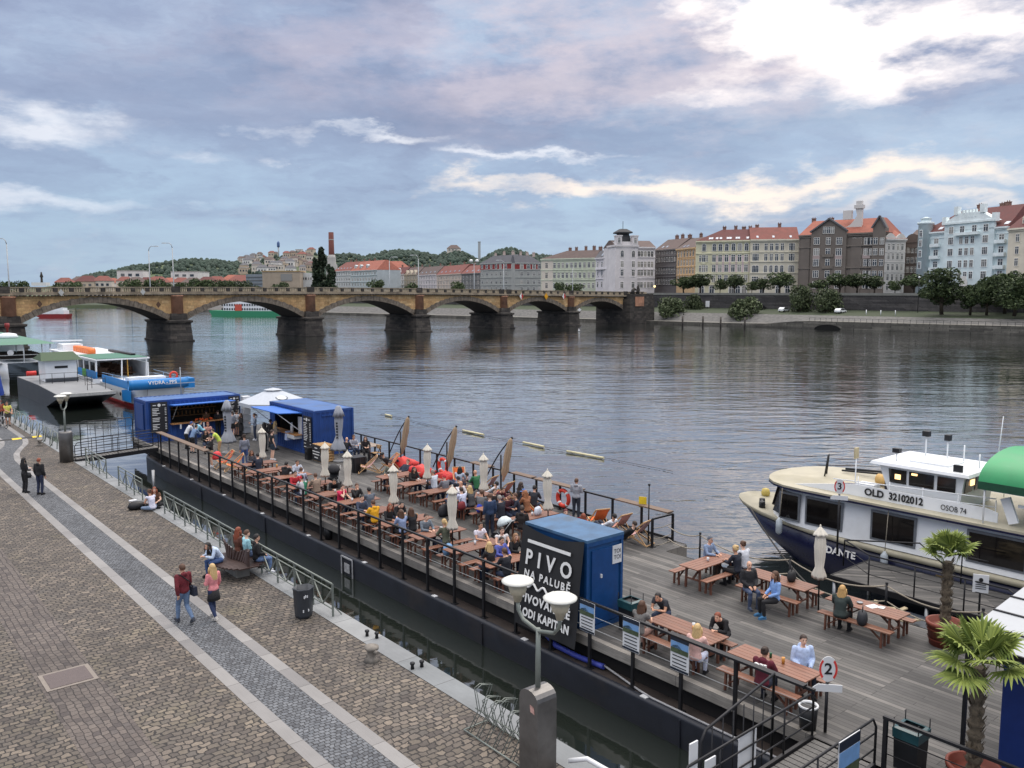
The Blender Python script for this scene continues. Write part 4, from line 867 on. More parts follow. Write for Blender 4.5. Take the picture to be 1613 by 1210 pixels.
def make_trees():
 for px, top, w, lb in [(1077, 436, 31, 'round street tree in front of the orange yellow house'), (1103, 431, 32, 'broad street tree at the left corner of the pale yellow house'), (1134, 441, 15, 'small street tree before the pale yellow house, left of its arched doors'),
      (1157, 433, 27, 'full street tree before the right half of the pale yellow house'), (1184, 444, 14, 'small narrow street tree between the pale yellow and cream houses'), (1203, 440, 22, 'middle sized street tree before the left part of the cream house'), (1228, 428, 34, 'large street tree before the right part of the cream house'),
      (1290, 441, 26, 'dark street tree at the left half of the grey brown house'), (1322, 431, 34, 'broad street tree before the middle of the grey brown house'), (1350, 430, 34, 'tall street tree before the right half of the grey brown house'), (1377, 434, 30, 'street tree at the right corner of the grey brown house'), (1410, 443, 18, 'small street tree before the narrow white house with the wavy gable'), (1439, 432, 34, 'street tree in front of the turret of the pale blue house')]:
  p = on_bank(px,36,9.7); ztop = far(px,top,p.y).z; wm = w/1341*p.y
  h = ztop-9.7; s = wm/4.7; tree('street', lb, p, s, h/8.3/s, 'street trees on the far embankment')
 for px, base, top, w, q, lb in [(1055, 503, 468, 42, 10, 'dense round bush at the water just right of the bridge abutment'), (1094, 490, 463, 27, 25, 'smaller dark bush against the embankment wall, right of the bridge'), (1172, 503, 463, 46, 12, 'wide bush on the stone slope below the pale yellow house'), (1259, 489, 449, 36, 22, 'grey green bush by the white parked estate car'), (1301, 491, 454, 40, 22, 'grey green bush between the two white parked cars')]:
  p = on_bank(px,q,0); z = far(px,base,p.y).z; z = max(1.0,min(z,4.7)); p.z = z-.2; h = far(px,top,p.y).z-z; s = w/1341*p.y/6.0
  tree('bush', lb, p, s, h/6.6/s, 'bushes on the far bank', 'bush', 'bush')
 for px, base, top, w, q, lb in [(1485, 500, 421, 52, 17, 'tall tree at the water in front of the pale blue house, leftmost of its clump'), (1530, 499, 444, 34, 20, 'lower tree below the portal of the pale blue house'), (1556, 500, 430, 36, 20, 'slim tree in the middle of the clump below the pale blue house'), (1584, 495, 424, 46, 27, 'tree under the right corner of the pale blue house'), (1600, 505, 440, 50, 15, 'pale green tree of the clump at the right edge, nearest the water'), (1634, 505, 425, 60, 18, 'tree cut off by the right edge of the picture')]:
  p = on_bank(px,q,4.4); h = far(px,top,p.y).z-4.4; s = w/1341*p.y/6.8
  tree('big', lb, p, s, h/14.6/s, 'trees below the pale blue house')
 for px, top, w, Y, lb in [(507, 392, 20, 560, 'tall dark poplar left of the brick chimney stack, the highest one'), (497, 408, 13, 565, 'shorter dark poplar at the left of the tall one'), (520, 418, 14, 555, 'low dark poplar tucked under the brick chimney stack')]:
  p = far(px, 460, Y); p.z = 3; h = far(px, top, Y).z-3; s = w/1341*Y/3.7; tree('poplar', lb, p, s, h/26/s, 'poplars beyond the bridge')
 for i,px in enumerate((4,30,92,118,206,232,246,262,285,312,334,352,372,392,440,592,648,720)):
  Y = 600 if px < 500 else 480
  p = far(px,460,Y); p.z = 2 if px < 500 else 6; top = 446-_tr.uniform(0,6)*(1 if px > 180 else .3); h = far(px,top,Y).z-p.z; s = h/8.2
  tree('street', 'green tree crown showing just over the bridge parapet among the town roofs', p, s*1.2, .83, 'trees showing over the bridge parapet')
 for px, w, lb in ((883, 20, 'loose green tree behind the bridge parapet, left of a lamp post'), (905, 34, 'wide green tree behind the bridge parapet before the pale green house')):
  p = far(px, 460, 380); p.z = 6; h = far(px, 446, 380).z-6; tree('street', lb, p, w/1341*380/5.8, h/8.3/(w/1341*380/5.8))
make_trees()
# ================================================================ the moored barge and what is built on it
DK = [lin((61,60,59)),lin((79,78,76)),lin((89,87,85)),lin((70,69,68)),lin((109,106,102))]
M_deck = planks('weathered_deck_planks', DK, .15, 2.3, BR+rad(90), gap=lin((30, 28, 27)), var=.16, mort=.007, stain=.3)
M_fasc = planks('weathered_fascia', [lin((112, 108, 104)), lin((128, 124, 118)), lin((140, 135, 128))], 3, 3.5, BR+rad(90), gap=lin((40, 38, 36)), var=.3, stain=.4)
M_hull = mat('navy_hull_paint', lin((28, 32, 42)), .5, .0, var=.3, scale=1.2, bump=.25, bscale=5, dirt=(lin((60, 52, 46)), .5))
M_gun = mat('gunwale_paint', lin((58, 50, 46)), .75, var=.35, scale=1.5, dirt=(lin((36, 34, 34)), .7))
M_void = mat('gap_shade_dark', lin((24, 22, 22)), .95)
M_rail = mat('railing_black', lin((34, 34, 37)), .5, .3, var=.15, scale=3)
M_wood = mat('rail_shelf_wood', lin((108, 90, 76)), .7, var=.25, scale=2, stretch=(1, 9, 9))
M_white = mat('white_paint', lin((212, 214, 216)), .45, var=.06, scale=1.5, dirt=(lin((150, 148, 140)), .35))
M_wtext = mat('white_lettering', lin((222, 222, 220)), .6, var=.05)
M_btext = mat('black_lettering', lin((24, 24, 28)), .6, var=.05)
def make_barge():
 root = thing('moored_barge', 'long dark blue flat barge carrying the wooden beer garden deck', 'barge', W(0, 0, 0), 0)
 prof = [(15.75,-.9),(15.42,-.3),(15.40,.7),(15.42,.78),(15.56,.78)]
 h = MB(); S = [-6,4,9,20,30,40,50,54,56,57.4,58.3]
 def inset(s): return 0 if s < 52 else 2.6*((s-52)/6.3)**2.2
 for sd in (0,1):
  vs = []
  for s in S:
   for t,z in prof:
    tt = t+inset(s) if sd == 0 else (40.05-t-inset(s) if s > 19.4 else 40.05-t)
    vs.append(W(s,tt,z))
  n = len(prof); fs = [(i*n+j,(i+1)*n+j,(i+1)*n+j+1,i*n+j+1) for i in range(len(S)-1) for j in range(n-1)]
  h.add(vs,fs if sd else [tuple(reversed(f)) for f in fs],0,True)
 h.add([W(58.3,15.4+inset(58.3),-.9),W(58.3,24.6-inset(58.3),-.9),W(58.3,24.6-inset(58.3),.78),W(58.3,15.4+inset(58.3),.78)],[(0,1,2,3)])
 for s in (12.3,20,28,36,44): h.bar(W(s,15.39,-.3),W(s,15.39,.7),.06,.03)
 h.build('hull', M_hull, root)
 g = MB(); vs = []
 for s in S: vs += [W(s,15.44+inset(s),.765),W(s,16.0+inset(s)*.6,.765)]
 g.add(vs,[(2*i,2*i+1,2*i+3,2*i+2) for i in range(len(S)-1)]); vs = []
 vs = [W(-6, 23.4, .765), W(58.3, 23.4, .765), W(58.3, 24.62, .765), W(-6, 24.62, .765)]; g.add(vs, [(0, 3, 2, 1)]); g.build('gunwale', M_gun, root)
 k = MB(); k.add([W(-6, 16.0, .7), W(58, 16.0, .7), W(58, 16.0, 1.5), W(-6, 16.0, 1.5)], [(0, 1, 2, 3)]); k.build('gap_shade_sheet', M_void, root)  # near-black sheet paints the shade in the gap beneath the deck
 d = MB(); o = .0
 d.add([W(-8, 15.72, ZD), W(-8, 23.35, ZD), W(19.45, 23.35, ZD), W(19.45, 24.55, ZD), W(57.2, 24.55, ZD), W(57.2, 15.72, ZD)], [(0, 1, 2, 3, 4, 5)]); d.build('deck', M_deck, root)
 f = MB()
 f.add([W(9.05,15.72,ZD+.02),W(57.3,15.72,ZD+.02),W(57.3,15.72,ZD-.24),W(9.05,15.72,ZD-.24),W(9.05,15.9,ZD+.02),W(57.3,15.9,ZD+.02),W(57.3,15.9,ZD-.24),W(9.05,15.9,ZD-.24)],[(0,3,2,1),(0,1,5,4),(0,4,7,3),(2,3,7,6)])
 f.add([W(-8,15.72,ZD+.01),W(7.5,15.72,ZD+.01),W(7.5,15.72,ZD-.24),W(-8,15.72,ZD-.24)],[(0,3,2,1)])
 f.add([W(-8,23.36,ZD+.02),W(19.4,23.36,ZD+.02),W(19.4,23.36,.7),W(-8,23.36,.7)],[(0,1,2,3)])
 f.add([W(19.46,23.3,ZD),W(19.46,24.56,ZD),W(19.46,24.56,.7),W(19.46,23.3,.7)],[(0,1,2,3)])
 f.add([W(19.5,24.57,ZD+.02),W(57.2,24.57,ZD+.02),W(57.2,24.57,ZD-.24),W(19.5,24.57,ZD-.24)],[(0,1,2,3)])
 f.build('deck_fascia', M_fasc, root)
 def post(t,s,z0,r=None):
  b = MB(); b.box((0, 0, (ZR-z0)/2), (.075, .075, ZR-z0), rz=BR); b.box((0, 0, .012), (.2, .2, .024), rz=BR); return b.mesh('railing_post', M_rail)
 near_s = [10.92+1.545*i for i in range(27)]
 nm = post(0,0,.765); fm = post(0,0,ZD)
 r1 = MB(); r1.bar(W(9.0, 15.66, ZR), W(51.4, 15.66, ZR), .07, .06); rl = r1.build('railing', M_rail, root)
 for s in near_s: link('railing_post', nm, rl, W(s, 15.62, .765))
 w = MB()
 for z in (ZR-.36,ZR-.7): w.tube([W(9.0,15.66,z),W(51.2,15.66,z)],.007,5)
 w.build('railing_wire', M_post, rl)
 w = MB(); w.box(W(47.5, 15.62, ZR+.05), (.34, 7.8, .05), rz=BR); w.build('rail_shelf', M_wood, rl)
 w = MB(); w.box(W(11.0, 15.62, ZR+.04), (.16, 3.6, .05), rz=BR); w.build('rail_cap', M_rail, rl)
 r2 = MB(); r2.bar(W(20.1, 24.5, ZR), W(57, 24.5, ZR), .07, .06); r2.bar(W(20.1, 24.5, ZD+.1), W(57, 24.5, ZD+.1), .06, .08); rl2 = r2.build('railing', M_rail, root)
 for i in range(24): link('railing_post', fm, rl2, W(20.1+1.545*i, 24.5, ZD))
 for s0, s1 in ((20.2, 22.9), (24.9, 27.8), (28.0, 29.4), (31.0, 32.5)): w = MB(); w.box(W((s0+s1)/2, 24.48, ZR+.05), (.36, s1-s0, .05), rz=BR); w.build('rail_shelf', M_wood, rl2)
 r3 = MB(); r3.bar(W(20.1, 24.5, ZR), W(20.1, 23.35, ZR), .06); rl3 = r3.build('end_railing', M_rail, root)
 link('railing_post', fm, rl3, W(20.1, 23.35, ZD))
 b = MB()
 for z in (ZR-.35,ZR-.75,ZR-1.0): b.tube([W(20.1,24.5,z),W(20.1,23.9,z-.05),W(20.1,23.35,z)],.015,5)
 b.build('rope', mat('rope', lin((146, 138, 124)), .9, var=.2, scale=20), rl3)
 r4 = MB(); r4.bar(W(-6, 15.7, ZR), W(7.55, 15.7, ZR), .07, .06); rl4 = r4.build('railing', M_rail, root)
 for s in (7.5, 4.6, 1.6, -1.4): link('railing_post', nm, rl4, W(s, 15.7, .765))
 w = MB()
 for z in (ZR-.36,ZR-.72): w.tube([W(-6,15.7,z),W(7.5,15.7,z)],.012,5)
 w.build('railing_wire', M_rail, rl4)
 rp = [(19.3,23.3),(17.9,23.3),(14.4,23.3),(11.3,23.3),(8.7,23.3),(5.5,23.3)]
 r5 = MB(); r5.tube([W(20.05, 23.35, ZD+.05), W(20.05, 23.35, ZD+.06)], .02, 5); pm_ = MB(); pm_.tube([(0, 0, 0), (0, 0, 1.0)], .035, 8); pm_.ball((0, 0, 1.02), .045, 8, 5); pmm = pm_.mesh('rope_post', M_rail)
 rope = MB(); M_rope = mat('rope', (0, 0, 0))
 for (a,ta),(c,tc) in zip(rp,rp[1:]):
  for zz in (.95,.5):
   rope.tube([W(a+(c-a)*f,ta,ZD+zz-.30*4*f*(1-f)*min(1,abs(c-a)/3)) for f in [i/8 for i in range(9)]],.022,6)
 fr = rope.build('rope_fence', M_rope, root)
 for s, t in rp[1:]: link('rope_post', pmm, fr, W(s, t, ZD))
 l = MB()
 for i in range(9): l.box(W(13.5+i*4.6,15.5,.785),(.14,.2,.03),rz=BR)
 l.build('deck_lights', M_white, root)['kind'] = 'stuff'
 b = MB(); s = 28.0
 for a,c in (((0,0),(.85,0)),((0,.75),(.85,.75)),((0,0),(0,.75)),((.85,0),(.85,.75))): b.bar(W(s+a[0],15.37,-.05+a[1]),W(s+c[0],15.37,-.05+c[1]),.05,.05)
 b.box(W(s+.42, 15.37, .3), (.03, .4, .35), rz=BR); b.build('hull_frame', mat('worn_white', lin((150, 152, 156)), .7, var=.3, scale=8), root)
 return root
barge = make_barge()
def corr(mb,p0,p1,z0,z1,m=0,pitch=.28,d=.036,out=1):
 a,b = Vector((*p0,0)),Vector((*p1,0)); L = (b-a).length; u = (b-a)/L; n = Vector((u.y,-u.x,0))*out
 k = max(1,round(L/pitch)); pts = []
 for i in range(k):
  for f,q in ((0,0),(.28,0),(.42,-d),(.86,-d),(1,0)):
   pts.append(a+u*(L*(i+f)/k)+n*q)
 vs = [(p.x,p.y,z0) for p in pts]+[(p.x,p.y,z1) for p in pts]; c = len(pts)
 mb.add(vs,[(i,i+1,c+i+1,c+i) for i in range(c-1)],m)
M_cont = mat('container_blue', lin((30, 66, 130)), .5, var=.22, scale=1.1, dirt=(lin((34, 48, 80)), .6))
M_croof = mat('container_roof_blue', lin((62, 100, 156)), .5, var=.22, scale=.8, dirt=(lin((78, 86, 100)), .6))
M_awn = mat('awning_blue', lin((54, 110, 196)), .45, var=.1, scale=1.5)
M_board = mat('menu_board_black', lin((38, 38, 42)), .7, var=.1)
M_steel = mat('brushed_steel', lin((150, 152, 154)), .35, .8, var=.08)
M_inner = mat('kiosk_inside', lin((70, 62, 52)), .9, var=.3, scale=2)
M_shelf = mat('kiosk_wood', lin((170, 122, 76)), .6, var=.2, scale=3)
def menu_board(parent, c, w, h, ry, seed, yaw=0., name='menu_board'):
 b = MB(); b.box((0,0,0),(w,.04,h)); o = b.build(name,M_board,parent,c,yaw); r = random.Random(seed)
 t = MB(); t.lathe([(w*.1,0),(w*.1,.01)],(0,0,0),14); t.v = [(x,-.028-z,y+h*.4) for x,y,z in t.v]
 for s in (-1,1): t.box((s*w*.28,-.025,h*.40),(w*.2,.01,h*.025))
 z = h*.29
 while z > -h*.45:
  if r.random() < .78:
   t.box((-w*.42+w*.5*.5*(k := r.uniform(.5,1)),-.025,z),(w*.5*k,.01,h*.022)); t.box((w*.38,-.025,z),(w*.1,.01,h*.022))
  z -= h*.052
 t.build('chalk_lines', M_wtext, o); return o
def make_kiosks():
 L,D,H = 5.95,2.45,2.6
 root = thing('beer_kiosk', 'long blue shipping container bar with open hatch and menu boards at the far end', 'kiosk', W(54.4, 15.85, ZD), BR)
 x0,x1 = 1.45,5.1; z0,z1 = 1.05,2.12
 b = MB(); corr(b,(0.08,0),(x0,0),.12,H-.1); corr(b,(x1,0),(L-.08,0),.12,H-.1); corr(b,(x0,0),(x1,0),.12,z0); corr(b,(x0,0),(x1,0),z1,H-.1)
 corr(b,(0,D-.08),(0,.08),.12,H-.1); corr(b,(L,.08),(L,D-.08),.12,H-.1); corr(b,(L-.08,D),(.08,D),.12,H-.1)
 for x,y in ((.05,.05),(L-.05,.05),(.05,D-.05),(L-.05,D-.05)): b.box((x,y,H/2),(.13,.13,H))
 for z in (.06,H-.06):
  for y in (.04,D-.04): b.box((L/2,y,z),(L-.26,.1,.13))
  for x in (.04,L-.04): b.box((x,D/2,z),(.1,D-.26,.13))
 b.build('container_shell', M_cont, root)
 r = MB()
 vs = []; n = 40
 for i in range(n+1):
  x = .12+(L-.24)*i/n; q = .03*(i % 2); vs += [(x,.12,H-.03+q),(x,D-.12,H-.03+q)]
 r.add(vs, [(2*i, 2*i+2, 2*i+3, 2*i+1) for i in range(n)]); r.build('roof', M_croof, root)
 i_ = MB(); i_.box((L/2, D*.9, 1.3), (L-.3, .05, 2.3)); i_.box((x0-.1, D*.5, 1.3), (.05, D*.8, 2.3)); i_.box((x1+.1, D*.5, 1.3), (.05, D*.8, 2.3)); i_.box((L/2, D*.5, .2), (L-.3, D*.8, .05)); i_.build('interior', M_inner, root)
 sh = MB()
 for z in (1.25,1.7): sh.box(((x0+x1)/2,D*.8,z),(x1-x0-.2,.35,.05))
 rr = random.Random(4)
 for k in range(26): sh.lathe([(.05,0),(.05,.2),(.02,.26),(.02,.32)],(x0+.2+k*.13,D*.8,1.27 if k % 2 else 1.72),6)
 sh.build('shelves', M_shelf, root);
 c = MB(); c.box(((x0+x1)/2, -.18, z0+.02), (x1-x0+.1, .5, .05)); c.build('counter', M_shelf, root)
 a = MB(); a.extr([(x0-.1, -.02, z1+.12), (x0-.1, -1.15, z1+.2), (x0-.1, -1.15, z1+.24), (x0-.1, -.02, z1+.17)], (x1-x0+.2, 0, 0)); aw = a.build('awning', M_awn, root)
 s = MB();
 for x in (x0+.1,x1-.1): s.bar((x,-.05,z0+.3),(x,-1.1,z1+.2),.03)
 s.build('awning_strut', M_post, aw)
 menu_board(root,(.75,-.07,1.55),1.0,1.9,0,3); menu_board(root,(5.52,-.07,1.75),.72,1.5,0,8)
 d = MB(); d.box((-.03, 1.25, 1.55), (.06, 1.5, 1.6)); d.build('side_hatch', M_cont, root)
 for k, lb in enumerate(('', '')): pass
 o = MB(); rr = random.Random(2)
 for k in range(24): o.ball((rr.uniform(2.9,4.0),rr.uniform(-.3,-.05),z0+.09+rr.uniform(0,.1)),.055,6,4)
 o = o.build('oranges', mat('orange_fruit', lin((226, 96, 40)), .5)); o.location = root.location; o.rotation_euler = (0, 0, BR); tag(o, 'heap of bright orange fruit lying on the bar kiosk counter', 'fruit', kind='stuff')
 for x, lb in ((1.9, 'left'), (2.75, 'middle'), (3.35, 'right')):
  p = MB(); p.box((0, 0, 0), (.1, .02, .28)); q = p.build('paper_note', M_white, root, (x, -.46, z0-.16))
 m = MB(); m.tube([(0, 0, 0), (0, 0, 1.7)], .03, 6); m.bar((-.95, 0, .75), (.95, 0, .75), .05); m.ball((0, 0, 1.72), .06); m.build('roof_mast', M_post, root, (2.9, D-.2, H))
 L2,D2 = 5.9,2.5
 root = thing('food_kiosk', 'blue shipping container kitchen with raised blue flap and black menu board', 'kiosk', W(43.75, 21.78, ZD), BR)
 b = MB(); y0,y1 = 1.5,5.2
 corr(b,(0,y0),(0,.08),.12,H-.1); corr(b,(0,L2-.08),(0,y1),.12,H-.1); corr(b,(0,y1),(0,y0),.12,z0); corr(b,(0,y1),(0,y0),z1+.1,H-.1)
 corr(b,(.08,0),(D2-.08,0),.12,H-.1); corr(b,(D2,.08),(D2,L2-.08),.12,H-.1); corr(b,(D2-.08,L2),(.08,L2),.12,H-.1)
 for x,y in ((.05,.05),(D2-.05,.05),(.05,L2-.05),(D2-.05,L2-.05)): b.box((x,y,H/2),(.13,.13,H))
 for z in (.06,H-.06):
  for x in (.04,D2-.04): b.box((x,L2/2,z),(.1,L2-.26,.13))
  for y in (.04,L2-.04): b.box((D2/2,y,z),(D2-.26,.1,.13))
 b.box((D2*.45,-.03,2.3),(1.3,.05,.06)); b.box((D2*.25,-.03,.7),(.06,.05,.5)); b.box((D2*.75,-.03,.7),(.06,.05,.5))
 b.build('container_shell', M_cont, root)
 r = MB(); r.box((D2/2, L2/2, H-.02), (D2-.1, L2-.1, .05)); r.build('roof', M_croof, root)
 i_ = MB(); i_.box((D2*.85, L2/2, 1.3), (.05, L2-.3, 2.3)); i_.box((D2*.5, y0-.1, 1.3), (D2*.7, .05, 2.3)); i_.box((D2*.5, y1+.1, 1.3), (D2*.7, .05, 2.3)); i_.build('interior', M_inner, root)
 c = MB(); c.box((-.2, (y0+y1)/2, z0+.02), (.55, y1-y0, .05)); c.build('counter', M_shelf, root)
 a = MB(); a.extr([(-.02, y0-.05, z1+.2), (-1.5, y0-.05, z1+.3), (-1.5, y0-.05, z1+.34), (-.02, y0-.05, z1+.26)], (0, y1-y0+.1, 0)); aw = a.build('awning', M_awn, root)
 s = MB()
 for y in (y0+.1,y1-.1): s.bar((-.04,y,z0+.2),(-1.45,y,z1+.28),.035)
 s.build('awning_strut', M_white, aw)
 w = MB(); w.box((-.03, y0+.22, 1.6), (.05, .42, 1.0)); w.box((-.24, y0+.55, z0-.1), (.5, .9, .22)); w.build('white_panel', M_white, root)
 menu_board(root,(-.07,.72,1.3),1.0,1.9,0,12,rad(-90))
 cl = MB(); cl.box((-.3, y0+1.25, z0-.15), (.35, .3, .5), top=.8); o = cl.build('towel', mat('pale_cloth', lin((176, 190, 222)), .9)); o.location = root.location; o.rotation_euler = (0, 0, BR); tag(o, 'pale blue towel hanging from the food kiosk counter', 'towel')
 bo = MB(); bo.lathe([(.09, 0), (.09, .4), (.06, .5), (.06, .62)], (-.25, y0+.85, z0+.05), 8); o = bo.build('paper_roll', M_white); o.location = root.location; o.rotation_euler = (0, 0, BR); tag(o, 'white roll standing on the food kiosk counter', 'paper roll')
 for nm, lb, s, t, w_ in (('white_crate_tower', 'tall white stack of crates at the right end of the beer kiosk', 54.2, 22.1, .45),):
  q = thing(nm, lb, 'stack', W(s, t, ZD), BR)
  for k in range(6): c = MB(); c.box((0, 0, .2+.41*k), (w_, w_, .34)); c.box((0, 0, .385+.41*k), (w_+.04, w_+.04, .05)); c.build('crate', M_white, q)
make_kiosks()
def make_cabin():
 root = thing('toilet_cabin', 'dark blue sanitary cabin with a black beer banner over its side', 'cabin', W(16.05, 15.97, ZD), BR)
 Lx,Ly,H = 1.35,2.45,2.52
 M_cab = mat('cabin_blue', lin((22, 72, 122)), .45, var=.16, scale=1, dirt=(lin((22, 52, 84)), .5))
 b = MB(); b.box((Lx/2, Ly/2, H/2), (Lx, Ly, H)); b.build('wall', M_cab, root)
 f = MB()
 for x,y in ((0,0),(Lx,0),(0,Ly),(Lx,Ly)): f.box((x,y,H/2),(.09,.09,H+.01))
 f.box((Lx/2, -.02, H-.06), (Lx+.1, .07, .14)); f.box((Lx/2, -.02, .06), (Lx+.1, .07, .12)); f.build('frame', mat('cabin_frame_blue', lin((24, 70, 122)), .45), root)
 d = MB(); d.box((Lx/2, -.03, 1.2), (Lx-.32, .04, 2.1)); dr = d.build('door', mat('cabin_door_blue', lin((18, 64, 118)), .4, var=.12), root); h = MB(); h.box((.5, -.07, 1.5), (.04, .05, .1)); h.build('handle', M_white, dr)
 r = MB(); r.box((Lx/2, Ly/2, H+.03), (Lx+.12, Ly+.12, .08)); r.build('roof', mat('cabin_roof', lin((62, 98, 132)), .55, var=.35, scale=1.6, dirt=(lin((74, 80, 84)), .75)), root)
 s = MB(); s.box((Lx-.22, -.06, 2.0), (.36, .02, .52)); sg = s.build('door_sign', M_white, root)
 text('TOI\nTOI', .17, 'lettering', M_btext, sg, (Lx-.22, -.075, 2.0), (rad(90), 0, 0), .002)
 top = [W(16.0,15.82,ZD+H+.06),W(18.55,15.82,ZD+H+.06)]; bot = [W(15.9,15.4,1.22),W(18.45,15.4,1.22)]
 bb = thing('beer_banner', 'large black banner with white beer lettering hung from the cabin roof over the railing', 'banner', W(18.55, 15.82, ZD+H+.06))
 o = bb.location; A,Bq,C,Dq = top[1]-o,top[0]-o,bot[0]-o,bot[1]-o
 ux = (Bq-A); uy = (A-Dq); nrm = ux.cross(uy).normalized()
 n,m = 22,18; vs = []
 for j in range(m+1):
  for i in range(n+1):
   u,v = i/n,j/m; p = A.lerp(Bq,u).lerp(Dq.lerp(C,u),v)
   sag = .01*math.sin(math.pi*v)+.03*math.sin(9*u+4*v)*v+.02*math.sin(17*u-6*v)*math.sin(math.pi*v)+.05*max(0,.25-v)*math.sin(12*u)
   vs.append(p+nrm*sag+Vector((0,0,-.18*math.sin(math.pi*u)*(1-v)**4)))
 c = MB(); c.add(vs,[(j*(n+1)+i,(j+1)*(n+1)+i,(j+1)*(n+1)+i+1,j*(n+1)+i+1) for j in range(m) for i in range(n)],0,True)
 cl = c.build('cloth', mat('black_banner', lin((28, 28, 30)), .6, var=.15, scale=1.5), bb)
 R = Matrix((ux.normalized(),nrm.cross(ux.normalized()),nrm)).transposed(); Hh = uy.length; Ww = ux.length
 def T(body,size,u,v,sx=1.,space=1.,bold=.0):
  p = A.lerp(Bq,u).lerp(Dq.lerp(C,u),v)+nrm*.065
  return text(body, size, 'lettering', M_wtext, bb, p, R, .003, 'CENTER', sx, space, bold)
 T('PIVO', .60, .5, .315, .95, 1.8, .016); T('NA PALUBĚ', .29, .5, .47, 1.0, 1.35, .008); T('PIVOVARSKÉ', .33, .5, .71, .95, 1.2, .012); T('LODI KAPITÁN', .33, .5, .85, .86, 1.12, .012)
 wv = MB(); pts = []
 for i in range(41):
  u = .16+.68*i/40; p = A.lerp(Bq,u).lerp(Dq.lerp(C,u),.575+.024*math.sin(i/40*math.pi*8)); pts.append(p+nrm*.06)
 wv.tube(pts, .035, 5); l = [A.lerp(Bq, u).lerp(Dq.lerp(C, u), .15)+nrm*.07 for u in (.14, .84)]; wv.bar(l[0], l[1], .09, .012, up=nrm); wv.build('white_marks', M_wtext, bb)
make_cabin()
def gangway(label,s0,s1,t0,t1,z0,z1,rails,panels=0):
 root = thing('gangway', label, 'gangway', W((s0+s1)/2, (t0+t1)/2, (z0+z1)/2)); o = root.location
 Q = lambda s,t,z: W(s,t,z)-o
 zt = lambda t: z0+(z1-z0)*(t-t0)/(t1-t0)
 f = MB(); n = 26
 for i in range(n):
  t = t0+(t1-t0)*(i+.5)/n; f.bar(Q(s0+.06,t,zt(t)-.02),Q(s1-.06,t,zt(t)-.02),abs(t1-t0)/n*.86,.04)
 f.build('boards', planks('gangway_boards', [lin((96, 94, 92)), lin((116, 114, 110)), lin((106, 103, 100))], 5, 5, BR, var=.2), root)
 b = MB()
 for s in (s0,s1): b.bar(Q(s,t0,z0-.05),Q(s,t1,z1-.05),.07,.22)
 b.build('side_beam', M_rail, root)
 for s in rails:
  r = MB(); a,c = Q(s,t0,z0),Q(s,t1,z1); up = Vector((0,0,1))
  r.tube([a,a+up*.8,a.lerp(c,.03)+up*1.0,c.lerp(a,.03)+up*1.0,c+up*.8,c],.026,8)
  for h in (.35,.68): r.tube([a+up*h,c+up*h],.018,6)
  for k in range(1,4): p = a.lerp(c,k/4); r.tube([p,p+up],.02,6)
  r.build('handrail', M_rail, root)
 return root,Q,zt
def make_gangways():
 root, Q, zt = gangway('near gangway with handrails and white panels from the quay to the deck', 7.65, 9.0, 11.4, 15.62, ZQ+.12, ZD+.03, (7.65, 9.0))
 for t,w,z,h in ((13.4,.55,.55,.75),(12.25,.3,.5,.7),(11.75,.22,.75,1.2)):
  p = MB(); p.box(Q(9.06, t, zt(t)+z), (w, .03, h), rz=BR); p.build('white_panel', M_white, root)
 g = thing('gate', 'black barred gate standing open beside the near gangway', 'gate', W(9.35, 13.0, ZQ-.3)); o = g.location
 b = MB(); q = lambda t,z: W(9.55,t,z)-o
 b.tube([q(12.6,.5),q(12.6,2.3),q(12.75,2.5),q(15.0,2.95),q(15.0,.9)],.03,8)
 b.build('gate_frame', M_rail, g); b = MB()
 for k in range(6): t = 12.95+k*.34; b.tube([q(t,.55),q(t,2.52+.19*k*.34/2)],.013,6)
 b.build('bars', M_rail, g)
 gangway('far gangway of dark steel bridging from the quay to the barge', 51.95, 53.0, 11.2, 15.75, ZQ+.06, ZD+.03, (51.95, 53.0))
 g = thing('gate', 'dark mesh gate standing up behind the far gangway', 'gate', W(53.6, 12.4, ZQ)); b = MB()
 R_ = lambda t,z: W(53.6,t,ZQ+z)-g.location
 b.tube([R_(11.9, 0), R_(11.9, 1.9), R_(12.0, 2.0), R_(14.7, 2.0), R_(14.8, 1.9), R_(14.8, 0)], .03, 8); b.build('gate_frame', M_rail, g); b = MB()
 for k in range(6): t = 12.3+k*.42; b.tube([R_(t,.1),R_(t,2.0)],.015,5)
 for z in (.5,1.0,1.5): b.tube([R_(11.9,z),R_(14.8,z)],.015,5)
 b.build('bars', M_rail, g)
make_gangways()
